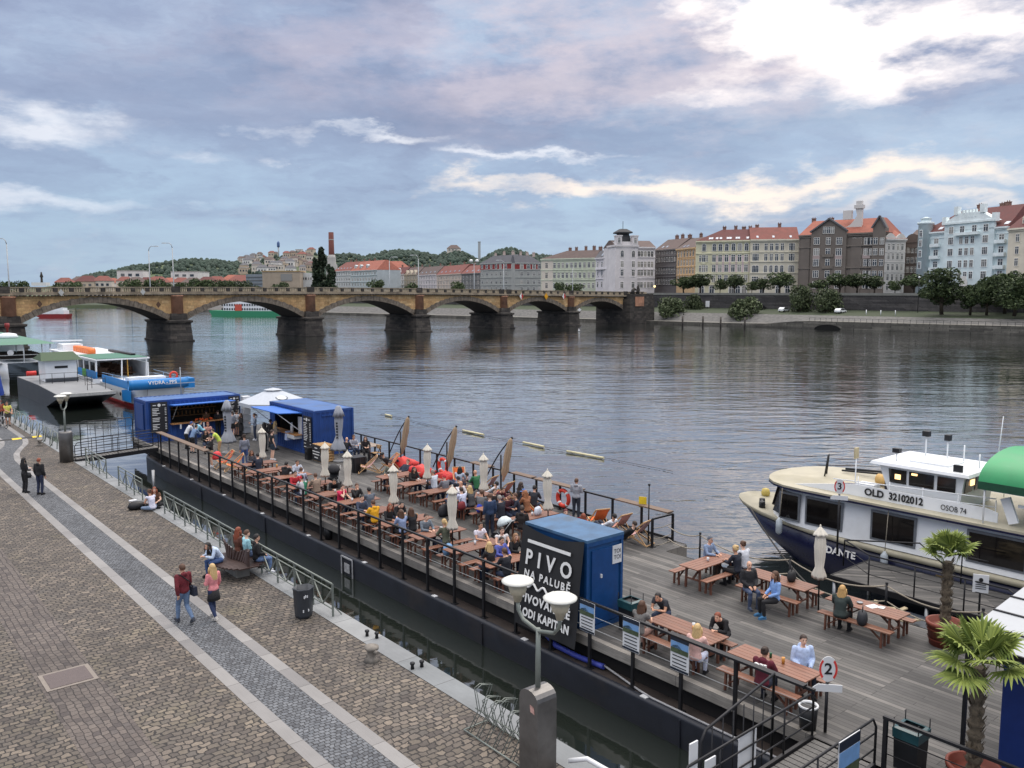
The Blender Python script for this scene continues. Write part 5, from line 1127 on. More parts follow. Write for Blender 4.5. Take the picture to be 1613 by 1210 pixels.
# ================================================================ furniture of the beer garden
M_tab = mat('brown_stained_wood', lin((122, 82, 64)), .5, var=.28, scale=1.6, stretch=(1, 12, 12), rnd=.14, bump=.1, bscale=6, dirt=(lin((150, 118, 98)), .35))
M_tleg = mat('dark_stained_wood', lin((96, 60, 46)), .6, var=.25, scale=3, rnd=.12)
def make_tables():
 Lt,Wt = 2.08,.74
 tb = MB()
 for k in range(5): tb.box((0,-Wt/2+Wt*(k+.5)/5,.735),(Lt,Wt/5-.012,.03))
 for x in (-.75,.75): tb.box((x,0,.7),(.07,Wt-.06,.04))
 mtop = tb.mesh('tabletop', M_tab)
 legs = []
 for x in (-.78,.78):
  b = MB()
  for y in (-.28,.28): b.bar((x,y,0),(x,y*.9,.7),.07,.05)
  b.bar((x, -.26, .32), (x, .26, .32), .06, .04); b.bar((x*.98, 0, .34), (x*.35, 0, .7), .06, .04); legs.append(b.mesh('leg_frame', M_tleg))
 bt = MB()
 for k in range(2): bt.box((0,-.07+.14*k,.445),(Lt,.13,.03))
 mben = bt.mesh('seat', M_tab); bl = []
 for x in (-.8,.8):
  b = MB()
  for y in (-.1,.1): b.bar((x,y,0),(x,y*.8,.43),.06,.045)
  b.bar((x*.98, 0, .14), (x*.5, 0, .42), .05, .035); bl.append(b.mesh('leg_frame', M_tleg))
 def table(s, t, along, label, benches, gt='brown picnic tables', off=.62):
  rz = BR+(rad(90) if along else 0); q = thing('picnic_table', label, 'table', W(s, t, ZD), rz, gt)
  link('tabletop', mtop, q)
  for m in legs: link('leg_frame', m, q)
  for sd,lb in benches:
   ds,dt = (0,sd*off) if along else (sd*off,0)
   w = thing('bench', lb, 'bench', W(s+ds, t+dt, ZD), rz+random.uniform(-.02, .02), 'wooden benches beside the picnic tables')
   link('seat', mben, w)
   for m in bl: link('leg_frame', m, w)
 ords = ['first', 'second', 'third', 'fourth', 'fifth', 'sixth', 'seventh', 'eighth', 'ninth', 'tenth', 'eleventh']
 near = [20.6,22.45,24.6,26.7,28.6,30.6,32.4,34.5,36.75,38.75,40.6]
 for i,s in enumerate(near):
  table(s, 16.95, False, 'brown picnic table, %s from the beer banner in the row along the near railing' % ords[i],
   [(-1, 'bench on the banner side of the %s near railing table from the beer banner' % ords[i]), (1, 'bench on the kiosk side of the %s near railing table from the beer banner' % ords[i])])
 farr = [24.1,26.1,28.2,29.95,31.85,33.75]
 for i,s in enumerate(farr):
  table(s, 21.05, False, 'brown picnic table, %s from the cabin in the middle row by the far railing' % ords[i],
   [(-1, 'bench on the cabin side of the %s middle row table from the cabin' % ords[i]), (1, 'bench on the kiosk side of the %s middle row table from the cabin' % ords[i])])
 table(16.35, 21.75, False, 'brown picnic table set crosswise by the rope fence, where a man in a cap sits', [(1, 'bench under the man in the cap at the crosswise table'), (-1, 'bench on the near side of the crosswise table by the rope fence')])
 table(13.9, 21.95, True, 'brown picnic table by the rope fence beside the bald man in a black jacket', [(-1, 'bench carrying the bald man and the girl in light blue'), (1, 'empty bench between the middle rope fence table and the water')])
 table(11.15, 21.9, True, 'brown picnic table with white papers by the rope fence, nearest the palm', [(-1, 'bench carrying the blonde woman in a dark green jacket'), (1, 'bench by the water behind the table with white papers')])
 table(13.3, 16.85, True, 'brown picnic table beside the cabin, shared by four people', [(-1, 'bench at the railing under the women in floral and pink tops'), (1, 'bench under the man in a dark shirt beside the cabin table')])
 table(10.72, 16.8, True, 'brown picnic table with a green can, between the maroon hoodie and pale blue hoodie', [(-1, 'bench under the person in the maroon hoodie'), (1, 'bench under the man in the pale blue hoodie')])
make_tables()
M_can = mat('cream_canvas', lin((212, 206, 192)), .85, var=.07, scale=4)
M_cang = mat('grey_canvas', lin((150, 154, 162)), .85, var=.1, scale=3)
M_canb = mat('beige_canvas', lin((172, 150, 124)), .85, var=.14, scale=3)
def folded(prof,n=30,fold=.16,seed=1,sx=1.):
 r = random.Random(seed); b = MB(); vs = []; ph = [r.uniform(0,6) for _ in range(4)]
 for rr,z in prof:
  for j in range(n):
   a = 2*math.pi*j/n; k = 1+fold*math.cos(8*a+ph[0]+z*.6)+.07*math.sin(3*a+ph[1]+z*2); vs.append((rr*k*math.cos(a)*sx,rr*k*math.sin(a),z))
 m = len(prof); b.add(vs,[(i*n+j,i*n+(j+1) % n,(i+1)*n+(j+1) % n,(i+1)*n+j) for i in range(m-1) for j in range(n)]+[tuple(range((m-1)*n,m*n))],0,True)
 return b
def make_parasols():
 ms = []
 for k in range(4):
  b = folded([(.05,1.12),(.17,1.02),(.19,1.12),(.105,1.36),(.13,1.6),(.155,1.95),(.135,2.22),(.12,2.3),(.20,2.31),(.17,2.36),(.05,2.52),(.015,2.56)],seed=k)
  ms.append(b.mesh('canopy', M_can))
 p = MB(); p.tube([(0, 0, 0), (0, 0, 2.52)], .024, 8); mp = p.mesh('pole', M_rail); f = MB(); f.lathe([(.02, 2.5), (.028, 2.56), (.012, 2.62)], n=8); mf = f.mesh('finial', M_can)
 data = [(40.3, 17.2, 'folded cream parasol nearest the kiosks, beside the tables by the near railing'), (34.4, 17.6, 'folded cream parasol by the near tables, beside the man in a beige jacket'), (32.0, 17.4, 'folded cream parasol behind the man in the red polo shirt'),
   (28.2, 17.35, 'folded cream parasol between the yellow hoodie and the red haired woman'), (31.1, 20.9, 'folded cream parasol beside the far lifebuoy and the man in a white shirt'), (27.7, 21.45, 'folded cream parasol beside the bald man in green'),
   (23.6, 21.4, 'folded cream parasol beside the near lifebuoy, left of the standing woman'), (23.75, 17.0, 'folded cream parasol behind the blonde woman in an olive jacket'), (12.75, 22.2, 'folded cream parasol by the rope fence in front of the white boat')]
 for i,(s,t,lb) in enumerate(data):
  q = thing('closed_parasol', lb, 'parasol', W(s, t, ZD), i*1.3, 'folded cream parasols'); link('pole', mp, q); link('canopy', ms[i % 4], q); link('finial', mf, q); q.rotation_euler = (random.uniform(-.02, .02), random.uniform(-.02, .02), i*1.3)
 for s, t, lb, sd in ((48.0, 18.45, 'large folded grey parasol with dark lettering before the beer kiosk', 5), (41.75, 22.25, 'large folded grey parasol beside the wooden pallets', 9)):
  q = thing('closed_parasol', lb, 'parasol', W(s, t, ZD), 0); b = folded([(.10, .95), (.40, .62), (.42, .75), (.24, 1.15), (.15, 1.45), (.2, 1.9), (.22, 2.3), (.2, 2.55), (.3, 2.5), (.22, 2.75), (.12, 3.05), (.03, 3.1)], seed=sd, fold=.13)
  b.build('canopy', M_cang, q); p = MB(); p.tube([(0, 0, .05), (0, 0, 3.1)], .03, 8); p.build('pole', M_white, q); p = MB(); p.lathe([(.36, 0), (.36, .08), (.3, .1), (.06, .12), (.06, .3)], n=18); p.build('base', mat('concrete_base', lin((150, 150, 150)), .8), q)
  if sd == 5: text('BEER', .3, 'lettering', M_btext, q, (-.06, -.24, 1.75), (rad(90), rad(90), rad(-20)), .004) if False else None
  t_ = MB()
  for k in range(6): t_.box((-.03-.0*k,-.235,1.35+.16*k),(.1,.02,.09))
  t_.build('dark_print', M_btext, q); q.rotation_euler = (0, 0, rad(-5))
 c = at(430,611,ZD+3.15); s_,t_ = c.dot(DV),c.dot(NV)
 q = thing('open_parasol', 'wide open pale grey parasol with an oval emblem behind the kiosks', 'parasol', W(s_, t_, ZD), BR); n = 8
 b = MB(); R = 2.15; rim = [(R*math.cos(2*math.pi*(i+.5)/n),R*math.sin(2*math.pi*(i+.5)/n),2.3) for i in range(n)]; mid = [(x*.22,y*.22,2.98) for x,y,z in rim]
 b.add(rim+mid, [(i, (i+1) % n, n+(i+1) % n, n+i) for i in range(n)]); vv = [(x, y, z-.22) for x, y, z in rim]; b.add(rim+vv, [(i, n+i, n+(i+1) % n, (i+1) % n) for i in range(n)]); b.add([(x*1.25, y*1.25, z+.06) for x, y, z in mid]+[(0, 0, 3.16)], [(i, (i+1) % n, n) for i in range(n)]); b.build('canopy', mat('pale_grey_canvas', lin((178, 184, 192)), .8, var=.06), q)
 p = MB(); p.tube([(0, 0, 0), (0, 0, 3.1)], .035, 8); p.build('pole', M_white, q)
 b = MB(); a = -math.pi*3/8-.0; mx = Vector((1.30*math.cos(-math.pi/2), 1.25*math.sin(-math.pi/2), 2.62)); b.lathe([(.34, 0), (.34, .012)], n=20, sx=1.2); o = b.build('emblem', mat('emblem_grey', lin((96, 104, 112)), .7), q, mx); o.rotation_euler = (rad(20), 0, 0)
 b = MB(); b.lathe([(.26, .012), (.26, .02)], n=20, sx=1.2); o = b.build('emblem_inner', M_white, q, mx); o.rotation_euler = (rad(20), 0, 0)
 for i, (s, lb) in enumerate(((37.8, 'folded beige cantilever parasol at the far railing, nearest the kiosks'), (33.6, 'folded beige cantilever parasol at the far railing, beside the orange deckchair'), (29.4, 'folded beige cantilever parasol at the far railing, nearest the cabin'))):
  q = thing('cantilever_parasol', lb, 'parasol', W(s, 23.75, ZD), BR, 'folded beige cantilever parasols')
  p = MB(); p.tube([(0, 0, 0), (0, 0, 2.0)], .04, 8); p.build('post', M_rail, q)
  pts = [(.1,1.35-2.0*f,.55+2.55*f-.25*f*f+.12*math.sin(f*math.pi)) for f in [k/10 for k in range(11)]]
  p = MB(); p.tube(pts, .03, 8); p.ball(pts[-1], .06, 8, 5); p.build('arm', M_rail, q); e = Vector(pts[-1])
  b = folded([(.03, -2.05), (.07, -1.8), (.15, -1.55), (.12, -1.2), (.14, -.8), (.11, -.3), (.08, -.1), (.02, 0)], seed=i+20, fold=.22); b.v = [(x+e.x*(1+z*.25)-.05, y+e.y*(1+z*.38), z+e.z) for x, y, z in b.v]; b.build('canopy', M_canb, q)
  p = MB(); p.box((0, 0, .04), (.9, .9, .08)); p.build('base', M_rail, q)
make_parasols()
M_beech = mat('beech_wood', lin((186, 150, 108)), .55, var=.15, scale=4, stretch=(1, 1, 6))
def deckchair(label,s,t,rz,col,cname,open_=1.):
 q = thing('deckchair', label, 'deckchair', W(s, t, ZD), rz, 'canvas deckchairs')
 f = MB(); w = .29
 for x in (-w,w):
  f.bar((x,.55,.05),(x,-.42,.92),.035,.05); f.bar((x*.92,-.55,.04),(x*.92,.42,.42),.035,.05); f.bar((x*.9,-.1,.5),(x*.9,-.5,.05),.03,.04)
 for y,z in ((.55,.06),(-.42,.92),(-.55,.05),(.42,.42)): f.bar((-w,y,z),(w,y,z),.035)
 f.build('frame', M_beech, q)
 b = MB(); n = 12; vs = []
 for i in range(n+1):
  u = i/n; y = -.42+.84*u; z = .92-.5*u-.27*math.sin(u*math.pi)**.9; vs += [(-w+.03,y,z),(w-.03,y,z),(w-.03,y,z-.008),(-w+.03,y,z-.008)]
 b.add(vs,sum([[(4*i,4*i+1,4*i+5,4*i+4),(4*i+3,4*i+7,4*i+6,4*i+2),(4*i,4*i+4,4*i+7,4*i+3),(4*i+1,4*i+2,4*i+6,4*i+5)] for i in range(n)],[]),0,True)
 b.build('canvas', mat(cname, lin(col), .85, var=.08, scale=3), q)
OR, PK = ((222, 112, 58), 'orange_canvas'), ((178, 140, 138), 'faded_pink_canvas')
def chairs():
 deckchair('faded pink deckchair beside the black crate near the pallets', 37.9, 21.9, BR+rad(60), *PK); deckchair('faded orange deckchair next to the red bean bag by the far railing', 37.6, 23.0, BR+rad(75), (206, 128, 96), 'faded_orange_canvas')
 deckchair('bright orange deckchair under the middle cantilever parasol', 32.3, 23.55, BR+rad(150), *OR); deckchair('pale pink deckchair in front of the woman with dark hair at the far railing', 30.3, 23.7, BR+rad(20), *PK)
 deckchair('pink deckchair of the dark haired sitter at the third cantilever parasol', 28.9, 23.5, BR+rad(15), (204, 128, 112), 'salmon_canvas'); deckchair('orange deckchair with a worn print, turned sideways left of the near lifebuoy', 25.9, 22.75, BR+rad(200), *OR)
 deckchair('orange deckchair of the red haired sitter behind the cabin', 23.0, 23.5, BR+rad(-20), *OR); deckchair('pink striped deckchair of the man in white behind the cabin', 21.9, 23.5, BR+rad(0), (190, 138, 126), 'dusty_pink_canvas')
 deckchair('pink deckchair nearest the rope gate, its sitter in jeans', 20.75, 23.3, BR+rad(10), *PK); deckchair('folded orange deckchair leaning by the near railing before the beer kiosk', 42.7, 16.75, BR+rad(70), *OR); deckchair('second orange deckchair by the near railing, next to the first table', 43.9, 16.7, BR+rad(80), (214, 92, 58), 'red_orange_canvas')
 for s, t, lb, k in ((37.9, 24.0, 'large red bean bag beside the far railing, left of the first cantilever parasol', 1.1), (35.6, 23.6, 'red bean bag under the red haired sitter at the far railing', .9), (33.6, 23.7, 'red bean bag left of the far lifebuoy', .8)):
  q = thing('bean_bag', lb, 'bean bag', W(s, t, ZD), BR, 'red bean bags'); b = MB(); b.lathe([(.3, 0), (.52, .1), (.56, .3), (.42, .52), (.2, .66), (.05, .7)], n=20, sx=1.3*k, sy=k)
  b.v = [(x+.14*math.sin(z*9+y*7), y+.08*math.sin(x*8), z*(1-.25*(x+.5))+.03*math.sin(x*12+y*9)) for x, y, z in b.v]; b.build('cover', mat('bean_bag_red', lin((206, 50, 44)), .55, var=.12, scale=3), q)
 for s, lb, ttl in ((34.9, 'orange red lifebuoy on the far railing beside the second cantilever parasol', 1), (26.0, 'orange red lifebuoy on the far railing left of the standing woman', 2)):
  q = thing('lifebuoy', lb, 'lifebuoy', W(s, 24.42, ZD+.55), BR, 'lifebuoys on the far railing'); b = MB(); n = 32; vs = []
  R,r = .34,.085
  for i in range(n+1): a = 2*math.pi*i/n; vs.append((-.0,R*math.cos(a),R*math.sin(a)))
  b.tube(vs, r, 10, cap=False); b.build('ring', mat('lifebuoy_red', lin((206, 62, 44)), .5, var=.08), q); b = MB()
  for k in range(4): a = math.pi/4+k*math.pi/2; b.tube([(0,R*math.cos(a+d),R*math.sin(a+d)) for d in (-.13,0,.13)],r+.006,10)
  b.build('white_band', M_white, q)
 q = thing('pallet_bar', 'stacked wooden pallets with a chalk board front, beside the food kiosk', 'pallets', W(42.45, 21.65, ZD), BR); b = MB()
 for k in range(6):
  for y in (-.5,0,.5): b.box((0,y,.07+.16*k),(.75,.09,.085))
  for y in (-.45,-.22,0,.22,.45): b.box((0,y,.125+.16*k),(.78,.13,.022))
  for x in (-.34,0,.34): b.box((x,0,.02+.16*k),(.09,1.1,.022))
 b.build('pallets', mat('pallet_wood', lin((190, 152, 104)), .7, var=.2, scale=5), q); b = MB(); b.box((-.41, .02, .48), (.03, 1.0, .86)); o = b.build('chalk_board', M_board, q); b = MB()
 for z,w in ((.75,.3),(.55,.8),(.4,.75),(.22,.4)): b.box((-.43,.02,z),(.012,w,.05))
 b.build('chalk_lines', M_wtext, o)
 b = MB(); b.box((0, 0, .34), (.42, .42, .68)); b.box((-.22, 0, .34), (.02, .34, .6)); q = thing('speaker', 'black box speaker on the deck left of the pallets', 'speaker', W(43.3, 21.25, ZD), BR); b.build('case', M_black, q); b = MB(); b.lathe([(.12, 0), (.08, .02)], n=12); o = b.build('cone', M_rail, q, (-.23, 0, .4)); o.rotation_euler = (0, rad(-90), 0)
 q = thing('black_crate', 'tall black crate with ribs beside the pink deckchair', 'crate', W(38.75, 21.65, ZD), BR); b = MB(); b.box((0, 0, .4), (.74, .74, .8));
 b.build('box', M_black, q); b = MB()
 for k in (-.3,0,.3): b.box((-.38,k,.4),(.03,.05,.78)); b.box((k,-.38,.4),(.05,.03,.78))
 b.build('ribs', M_board, q)
 q = thing('bar_table', 'high wooden table by the far railing where three people sit', 'table', W(41.5, 24.0, ZD), BR); b = MB(); b.box((0, 0, .76), (.8, 1.5, .04)); b.build('tabletop', mat('grey_wood', lin((148, 134, 122)), .7, var=.2, scale=3), q)
 for x, y in ((-.33, -.65), (.33, -.65), (-.33, .65), (.33, .65)): b = MB(); b.bar((x, y, 0), (x, y, .74), .05); b.build('leg', M_tleg, q)
 for s, t, r, lb in ((40.6, 23.9, 0, 'folding chair of the woman with long hair at the high table'), (42.5, 23.6, 3.14, 'folding chair of the bald man in black at the high table')):
  q = thing('folding_chair', lb, 'chair', W(s, t, ZD), BR+r+rad(90)); b = MB(); b.box((0, 0, .45), (.42, .4, .03)); b.build('seat', M_beech, q); b = MB(); b.box((0, -.2, .75), (.42, .03, .22)); b.build('backrest', M_beech, q); b = MB()
  for x in (-.2,.2): b.bar((x,.22,0),(x,-.2,.86),.03); b.bar((x,-.25,0),(x,.18,.45),.03)
  b.build('frame', M_rail, q)
 for s, t, c, lb in ((15.45, 17.1, 'k', 'black bin with a green bag beside the cabin'), (7.2, 16.15, 'k', 'black bin with a teal bag inside the near railing, bottom right')):
  q = thing('litter_bin', lb, 'bin', W(s, t, ZD), BR); b = MB(); b.lathe([(.24, 0), (.26, .75), (.26, .78)], n=4, rz=math.pi/4, sx=1.3, sy=1.3, smooth=False); b.build('body', M_black, q); b = MB(); b.lathe([(.275, .62), (.285, .82), (.2, .84)], n=4, rz=math.pi/4, sx=1.3, sy=1.3, smooth=False, cap=False); b.build('bag', mat('teal_bag', lin((36, 74, 80)), .35), q)
  b = MB();
  for x,y in ((-.24,-.24),(.24,-.24),(.24,.24),(-.24,.24)): b.tube([(x,y,.7),(x,y,1.02)],.012,5)
  b.build('bag_clips', M_rail, q)
 for s, t, z, lb in ((30.95, 15.95, .77, 'black bucket with a white rim standing on the gunwale of the barge'), (9.3, 15.95, ZD, 'black bucket with a white rim at the corner by the near gangway')):
  q = thing('bucket', lb, 'bucket', W(s, t, z), BR); b = MB(); b.lathe([(.17, 0), (.2, .5)], n=16); b.build('body', M_black, q); b = MB(); b.lathe([(.205, .5), (.215, .54), (.18, .54), (.17, .5)], n=16, cap=False); b.build('rim', M_white, q)
 for i, (s, h, lb) in enumerate(((15.6, .62, 'info board with a river photo on the railing beside the cabin'), (14.03, .62, 'info board with a blue sky photo on the railing, second from the cabin'), (12.47, .62, 'info board on the railing by the woman in a pink top'))):
  q = thing('info_board', lb, 'board', W(s, 15.56, ZR+.03-.41), BR+rad(-90), 'info boards on the near railing'); b = MB(); b.box((0, 0, 0), (.55, .02, .84)); b.build('panel', M_white, q)
  b = MB(); b.box((0, -.014, .37), (.55, .012, .11)); b.box((0, -.014, -.38), (.55, .012, .05)); b.build('dark_header', mat('board_navy', lin((30, 38, 52)), .5), q)
  b = MB(); b.box((0, -.014, .22), (.52, .012, .17)); b.build('photo_sky', mat('photo_sky', lin((110, 150, 196)), .5, var=.15, scale=5), q); b = MB(); b.box((0, -.016, .09), (.52, .012, .12)); b.extr([(-.26, -.02, .14), (.1, -.02, .14), (-.05, -.02, .24), (-.2, -.02, .2)], (0, .006, 0)); b.build('photo_land', mat('photo_land', lin((72, 84, 62)), .5, var=.4, scale=12), q)
  b = MB()
  for k in range(4): b.box((0,-.014,-.04-.09*k),(.42,.01,.022))
  b.build('text_lines', M_btext, q)
 q = thing('info_board', 'info board with sky and castle photo hung on the near gangway rail', 'board', W(7.62, 14.55, ZD+.62), BR); b = MB(); b.box((0, 0, 0), (.75, .02, .8)); b.build('panel', M_white, q); b = MB(); b.box((0, .014, .3), (.75, .012, .2)); b.box((0, -.014, .3), (.75, .012, .2)); b.build('dark_header', mat('board_navy', (0, 0, 0)), q); b = MB(); b.box((0, -.014, 0), (.73, .012, .36)); b.build('photo_sky', mat('photo_sky', (0, 0, 0)), q); b = MB(); b.box((0, -.016, -.25), (.73, .012, .2)); b.build('photo_land', mat('photo_land', (0, 0, 0)), q)
 def number(lb,loc,dig,rz,hpost):
  q = thing('number_sign', lb, 'sign', loc, rz); b = MB(); b.tube([(0, 0, 0), (0, 0, hpost)], .035, 8); b.build('post', M_rail, q)
  b = MB(); b.lathe([(.25, 0), (.25, .02)], n=28, sx=.74, sy=1.1); o = b.build('disc', M_white, q, (0, -.04, hpost+.3)); o.rotation_euler = (rad(90), 0, 0)
  b = MB(); n = 10;
  for s in (-1,1):
   pts = [(s*.247*math.cos(a)*.75,.275*math.sin(a)) for a in [-.85+1.7*i/n for i in range(n+1)]]; pin = [(x*.78,z*.78) for x,z in pts]
   b.extr([(x,-.066,z+hpost+.3) for x,z in (pts+pin[::-1] if s > 0 else (pts+pin[::-1])[::-1])],(0,.004,0))
  b.build('red_marks', mat('sign_bright_red', lin((206, 60, 54)), .5), q); text(dig, .34, 'digit', M_btext, q, (0, -.068, hpost+.3), (rad(90), 0, 0), .002, bold=.006)
  b = MB(); b.extr([(-.3, -.05, hpost-.2), (.3, -.05, hpost-.2), (.3, -.05, hpost-.04), (-.2, -.05, hpost-.04), (-.3, -.05, hpost-.12)], (0, .02, 0)); b.build('name_plate', M_white, q)
 number('round white sign with a black number 2 and red edges by the near gangway', W(8.98, 16.1, ZD), '2', BR-rad(48), 1.12)
 number('round white sign with a black number 3 and red edges before the white boat', W(15.78, 28.6, 1.25), '3', BR-rad(62), 2.25)
 q = thing('warning_sign', 'small yellow warning sign on a post by the rope gate', 'sign', W(21.65, 24.55, ZD)); b = MB(); b.tube([(0, 0, 0), (0, 0, 1.3)], .025, 6); b.build('post', M_rail, q); b = MB(); b.box((0, -.03, 1.2), (.3, .02, .42), rz=BR-rad(60)); b.build('plate', mat('warning_yellow', lin((220, 190, 40)), .5), q)
 q = thing('thin_mast', 'thin dark pole at the rope gate end of the far railing', 'pole', W(20.5, 23.6, ZD)); b = MB(); b.tube([(0, 0, 0), (0, 0, 2.2)], [.03, .02], 6); b.ball((0, 0, 2.22), .05, 8, 5); b.build('pole', M_rail, q)
 b = MB(); pts = [W(17.6, 15.85, 1.45), W(17.5, 15.75, 1.1), W(17.0, 15.72, .9), W(16.2, 15.75, .86), W(15.5, 15.8, .86), W(15.2, 15.8, .88)]; b.tube(pts, .075, 10); o = b.build('blue_hose', mat('hose_blue', lin((52, 64, 150)), .5)); tag(o, 'thick blue hose lying on the gunwale below the banner', 'hose')
 b = MB(); pts = [W(15.3-.25*i, 15.85-.30*min(1, i/8), .9-.09*min(1, i/6)) for i in range(27)]; b.tube(pts, .028, 8); o = b.build('grey_hose', mat('hose_grey', lin((150, 150, 152)), .6)); tag(o, 'long grey hose running along the gunwale towards the near gangway', 'hose')
 rr = random.Random(5); mc = MB(); mc.lathe([(.035, 0), (.042, .12), (.036, .12), (.032, .02)], n=10); mcw = mc.mesh('cup', M_white); mg = MB(); mg.lathe([(.035, 0), (.042, .15)], n=10); mbr = mg.mesh('cup', mat('beer_amber', lin((190, 134, 60)), .25))
 tb = [(38.9,17.2),(36.9,16.9),(34.5,16.6),(32.3,17.3),(30.6,17.0),(28.7,16.7),(26.8,17.2),(24.6,17.4),(22.5,17.3),(33.7,20.6),(31.8,20.8),(28.2,21.2),(26.2,20.9),(24.1,20.8),(16.4,21.9),(14.0,21.9),(13.4,16.9),(12.9,16.8),(10.6,16.9)]
 for i,(s,t) in enumerate(tb):
  for k in range(1+i % 2):
   o = link('cup', mcw if (i+k) % 3 else mbr, None, W(s+rr.uniform(-.2, .2), t+rr.uniform(-.3, .3), ZD+.752)); tag(o, 'white cup among those standing on the picnic tables' if (i+k) % 3 else 'amber beer glass among those standing on the picnic tables', 'cup', 'white cups on the picnic tables' if (i+k) % 3 else 'amber beer glasses on the picnic tables')
 b = MB(); b.lathe([(.033, 0), (.033, .11), (.025, .12)], n=10); o = b.build('can', mat('can_green', lin((44, 92, 62)), .35, .4), None, W(10.9, 16.95, ZD+.752)); tag(o, 'green drink can on the table by the maroon hoodie', 'can')
 b = MB(); b.box((0, 0, .004), (.32, .24, .008), rz=.4); b.box((.2, -.1, .01), (.2, .15, .008), rz=.9); o = b.build('papers', M_white, None, W(11.0, 21.95, ZD+.752)); tag(o, 'loose white papers on the table nearest the palm', 'papers')
 b = MB(); b.lathe([(.06, 0), (.09, .04), (.07, .04)], n=12); o = b.build('ashtray', M_steel, None, W(11.35, 21.9, ZD+.752)); tag(o, 'grey ashtray beside the white papers', 'ashtray')
 def bag(lb, s, t, z, col, cn, k=1., cat='bag'):
  q = thing('bag', lb, cat, W(s, t, z), BR+.4); b = MB(); b.lathe([(.2, 0), (.24, .1), (.2, .28), (.1, .34)], n=10, sx=1.1*k, sy=.6*k); b.v = [(x+.02*math.sin(z*20+y*9), y, z*k) for x, y, z in b.v]; b.build('pouch', mat(cn, lin(col), .7, var=.15), q); b = MB(); b.tube([(-.1*k, 0, .3*k), (-.07*k, 0, .46*k), (.07*k, 0, .46*k), (.1*k, 0, .3*k)], .012, 6); b.build('handle', M_black, q)
 bag('black handbag on the bench beside the blonde woman in dark green', 10.95, 21.3, ZD+.46, (34, 36, 42), 'bag_black'); bag('pale blue jacket bundle on a bench by the near railing', 23.05, 16.3, ZD+.46, (110, 150, 190), 'bundle_blue', 1.0, 'jacket'); bag('red bag on the middle row table beside the grey shirted man', 33.9, 21.9, ZD+.76, (206, 60, 60), 'bag_red', .8)
 bag('bright blue bag on a bench behind the standing man in navy', 26.75, 20.55, ZD+.46, (40, 60, 170), 'bag_blue', 1.0); bag('dark red bag on a bench beside the man in a white shirt', 27.55, 20.2, ZD+.46, (120, 40, 44), 'bag_dark_red', 1.0); bag('white plastic bag on a table near the orange deckchair', 24.1, 21.3, ZD+.76, (206, 214, 226), 'bag_white', .9); bag('red bag hanging by the near railing before the beer kiosk', 44.9, 16.6, ZD+.35, (222, 70, 74), 'bag_coral', 1.2); bag('black bag and white papers on the far gunwale side of the middle table', 13.6, 22.1, ZD+.76, (30, 30, 32), 'bag_black2', .9)
 bag('dark rucksack on the deck by the woman in blue bending over her table', 28.6, 20.05, ZD, (36, 36, 42), 'bag_dark', 1.4)
 for s, t, rz, lb, hood in ((36.1, 18.9, 2.4, 'black pushchair with a raised hood behind the near tables', (34, 34, 38)), (23.7, 19.2, .5, 'black pushchair with a pale folded hood beside the man in navy', (196, 206, 208))):
  q = thing('pushchair', lb, 'pushchair', W(s, t, ZD), BR+rz); b = MB()
  for x in (-.24,.24): b.tube([(x,.35,.15),(x,-.1,.55),(x,-.45,1.02)],.015,6); b.tube([(x,-.35,.15),(x,.1,.6)],.015,6)
  b.tube([(-.24, -.45, 1.02), (.24, -.45, 1.02)], .018, 6); b.build('frame', M_steel, q); b = MB(); b.box((0, .05, .48), (.4, .5, .12)); b.box((0, -.22, .72), (.4, .12, .55), rx=.4); b.box((0, .0, .25), (.36, .4, .18)); b.build('seat', M_black, q)
  b = MB(); b.lathe([(.3, 0), (.28, .12), (.16, .26), (.02, .3)], n=14); o = b.build('hood', mat('hood_%d' % hood[0], lin(hood), .7), q, (0, -.12, .84)); o.rotation_euler = (rad(-25), 0, 0)
  for x in (-.26,.26):
   for y in (-.35, .35): b = MB(); b.lathe([(.13, -.02), (.13, .02)], n=14); o = b.build('wheel', M_black, q, (x, y, .13)); o.rotation_euler = (0, rad(90), 0)
chairs()
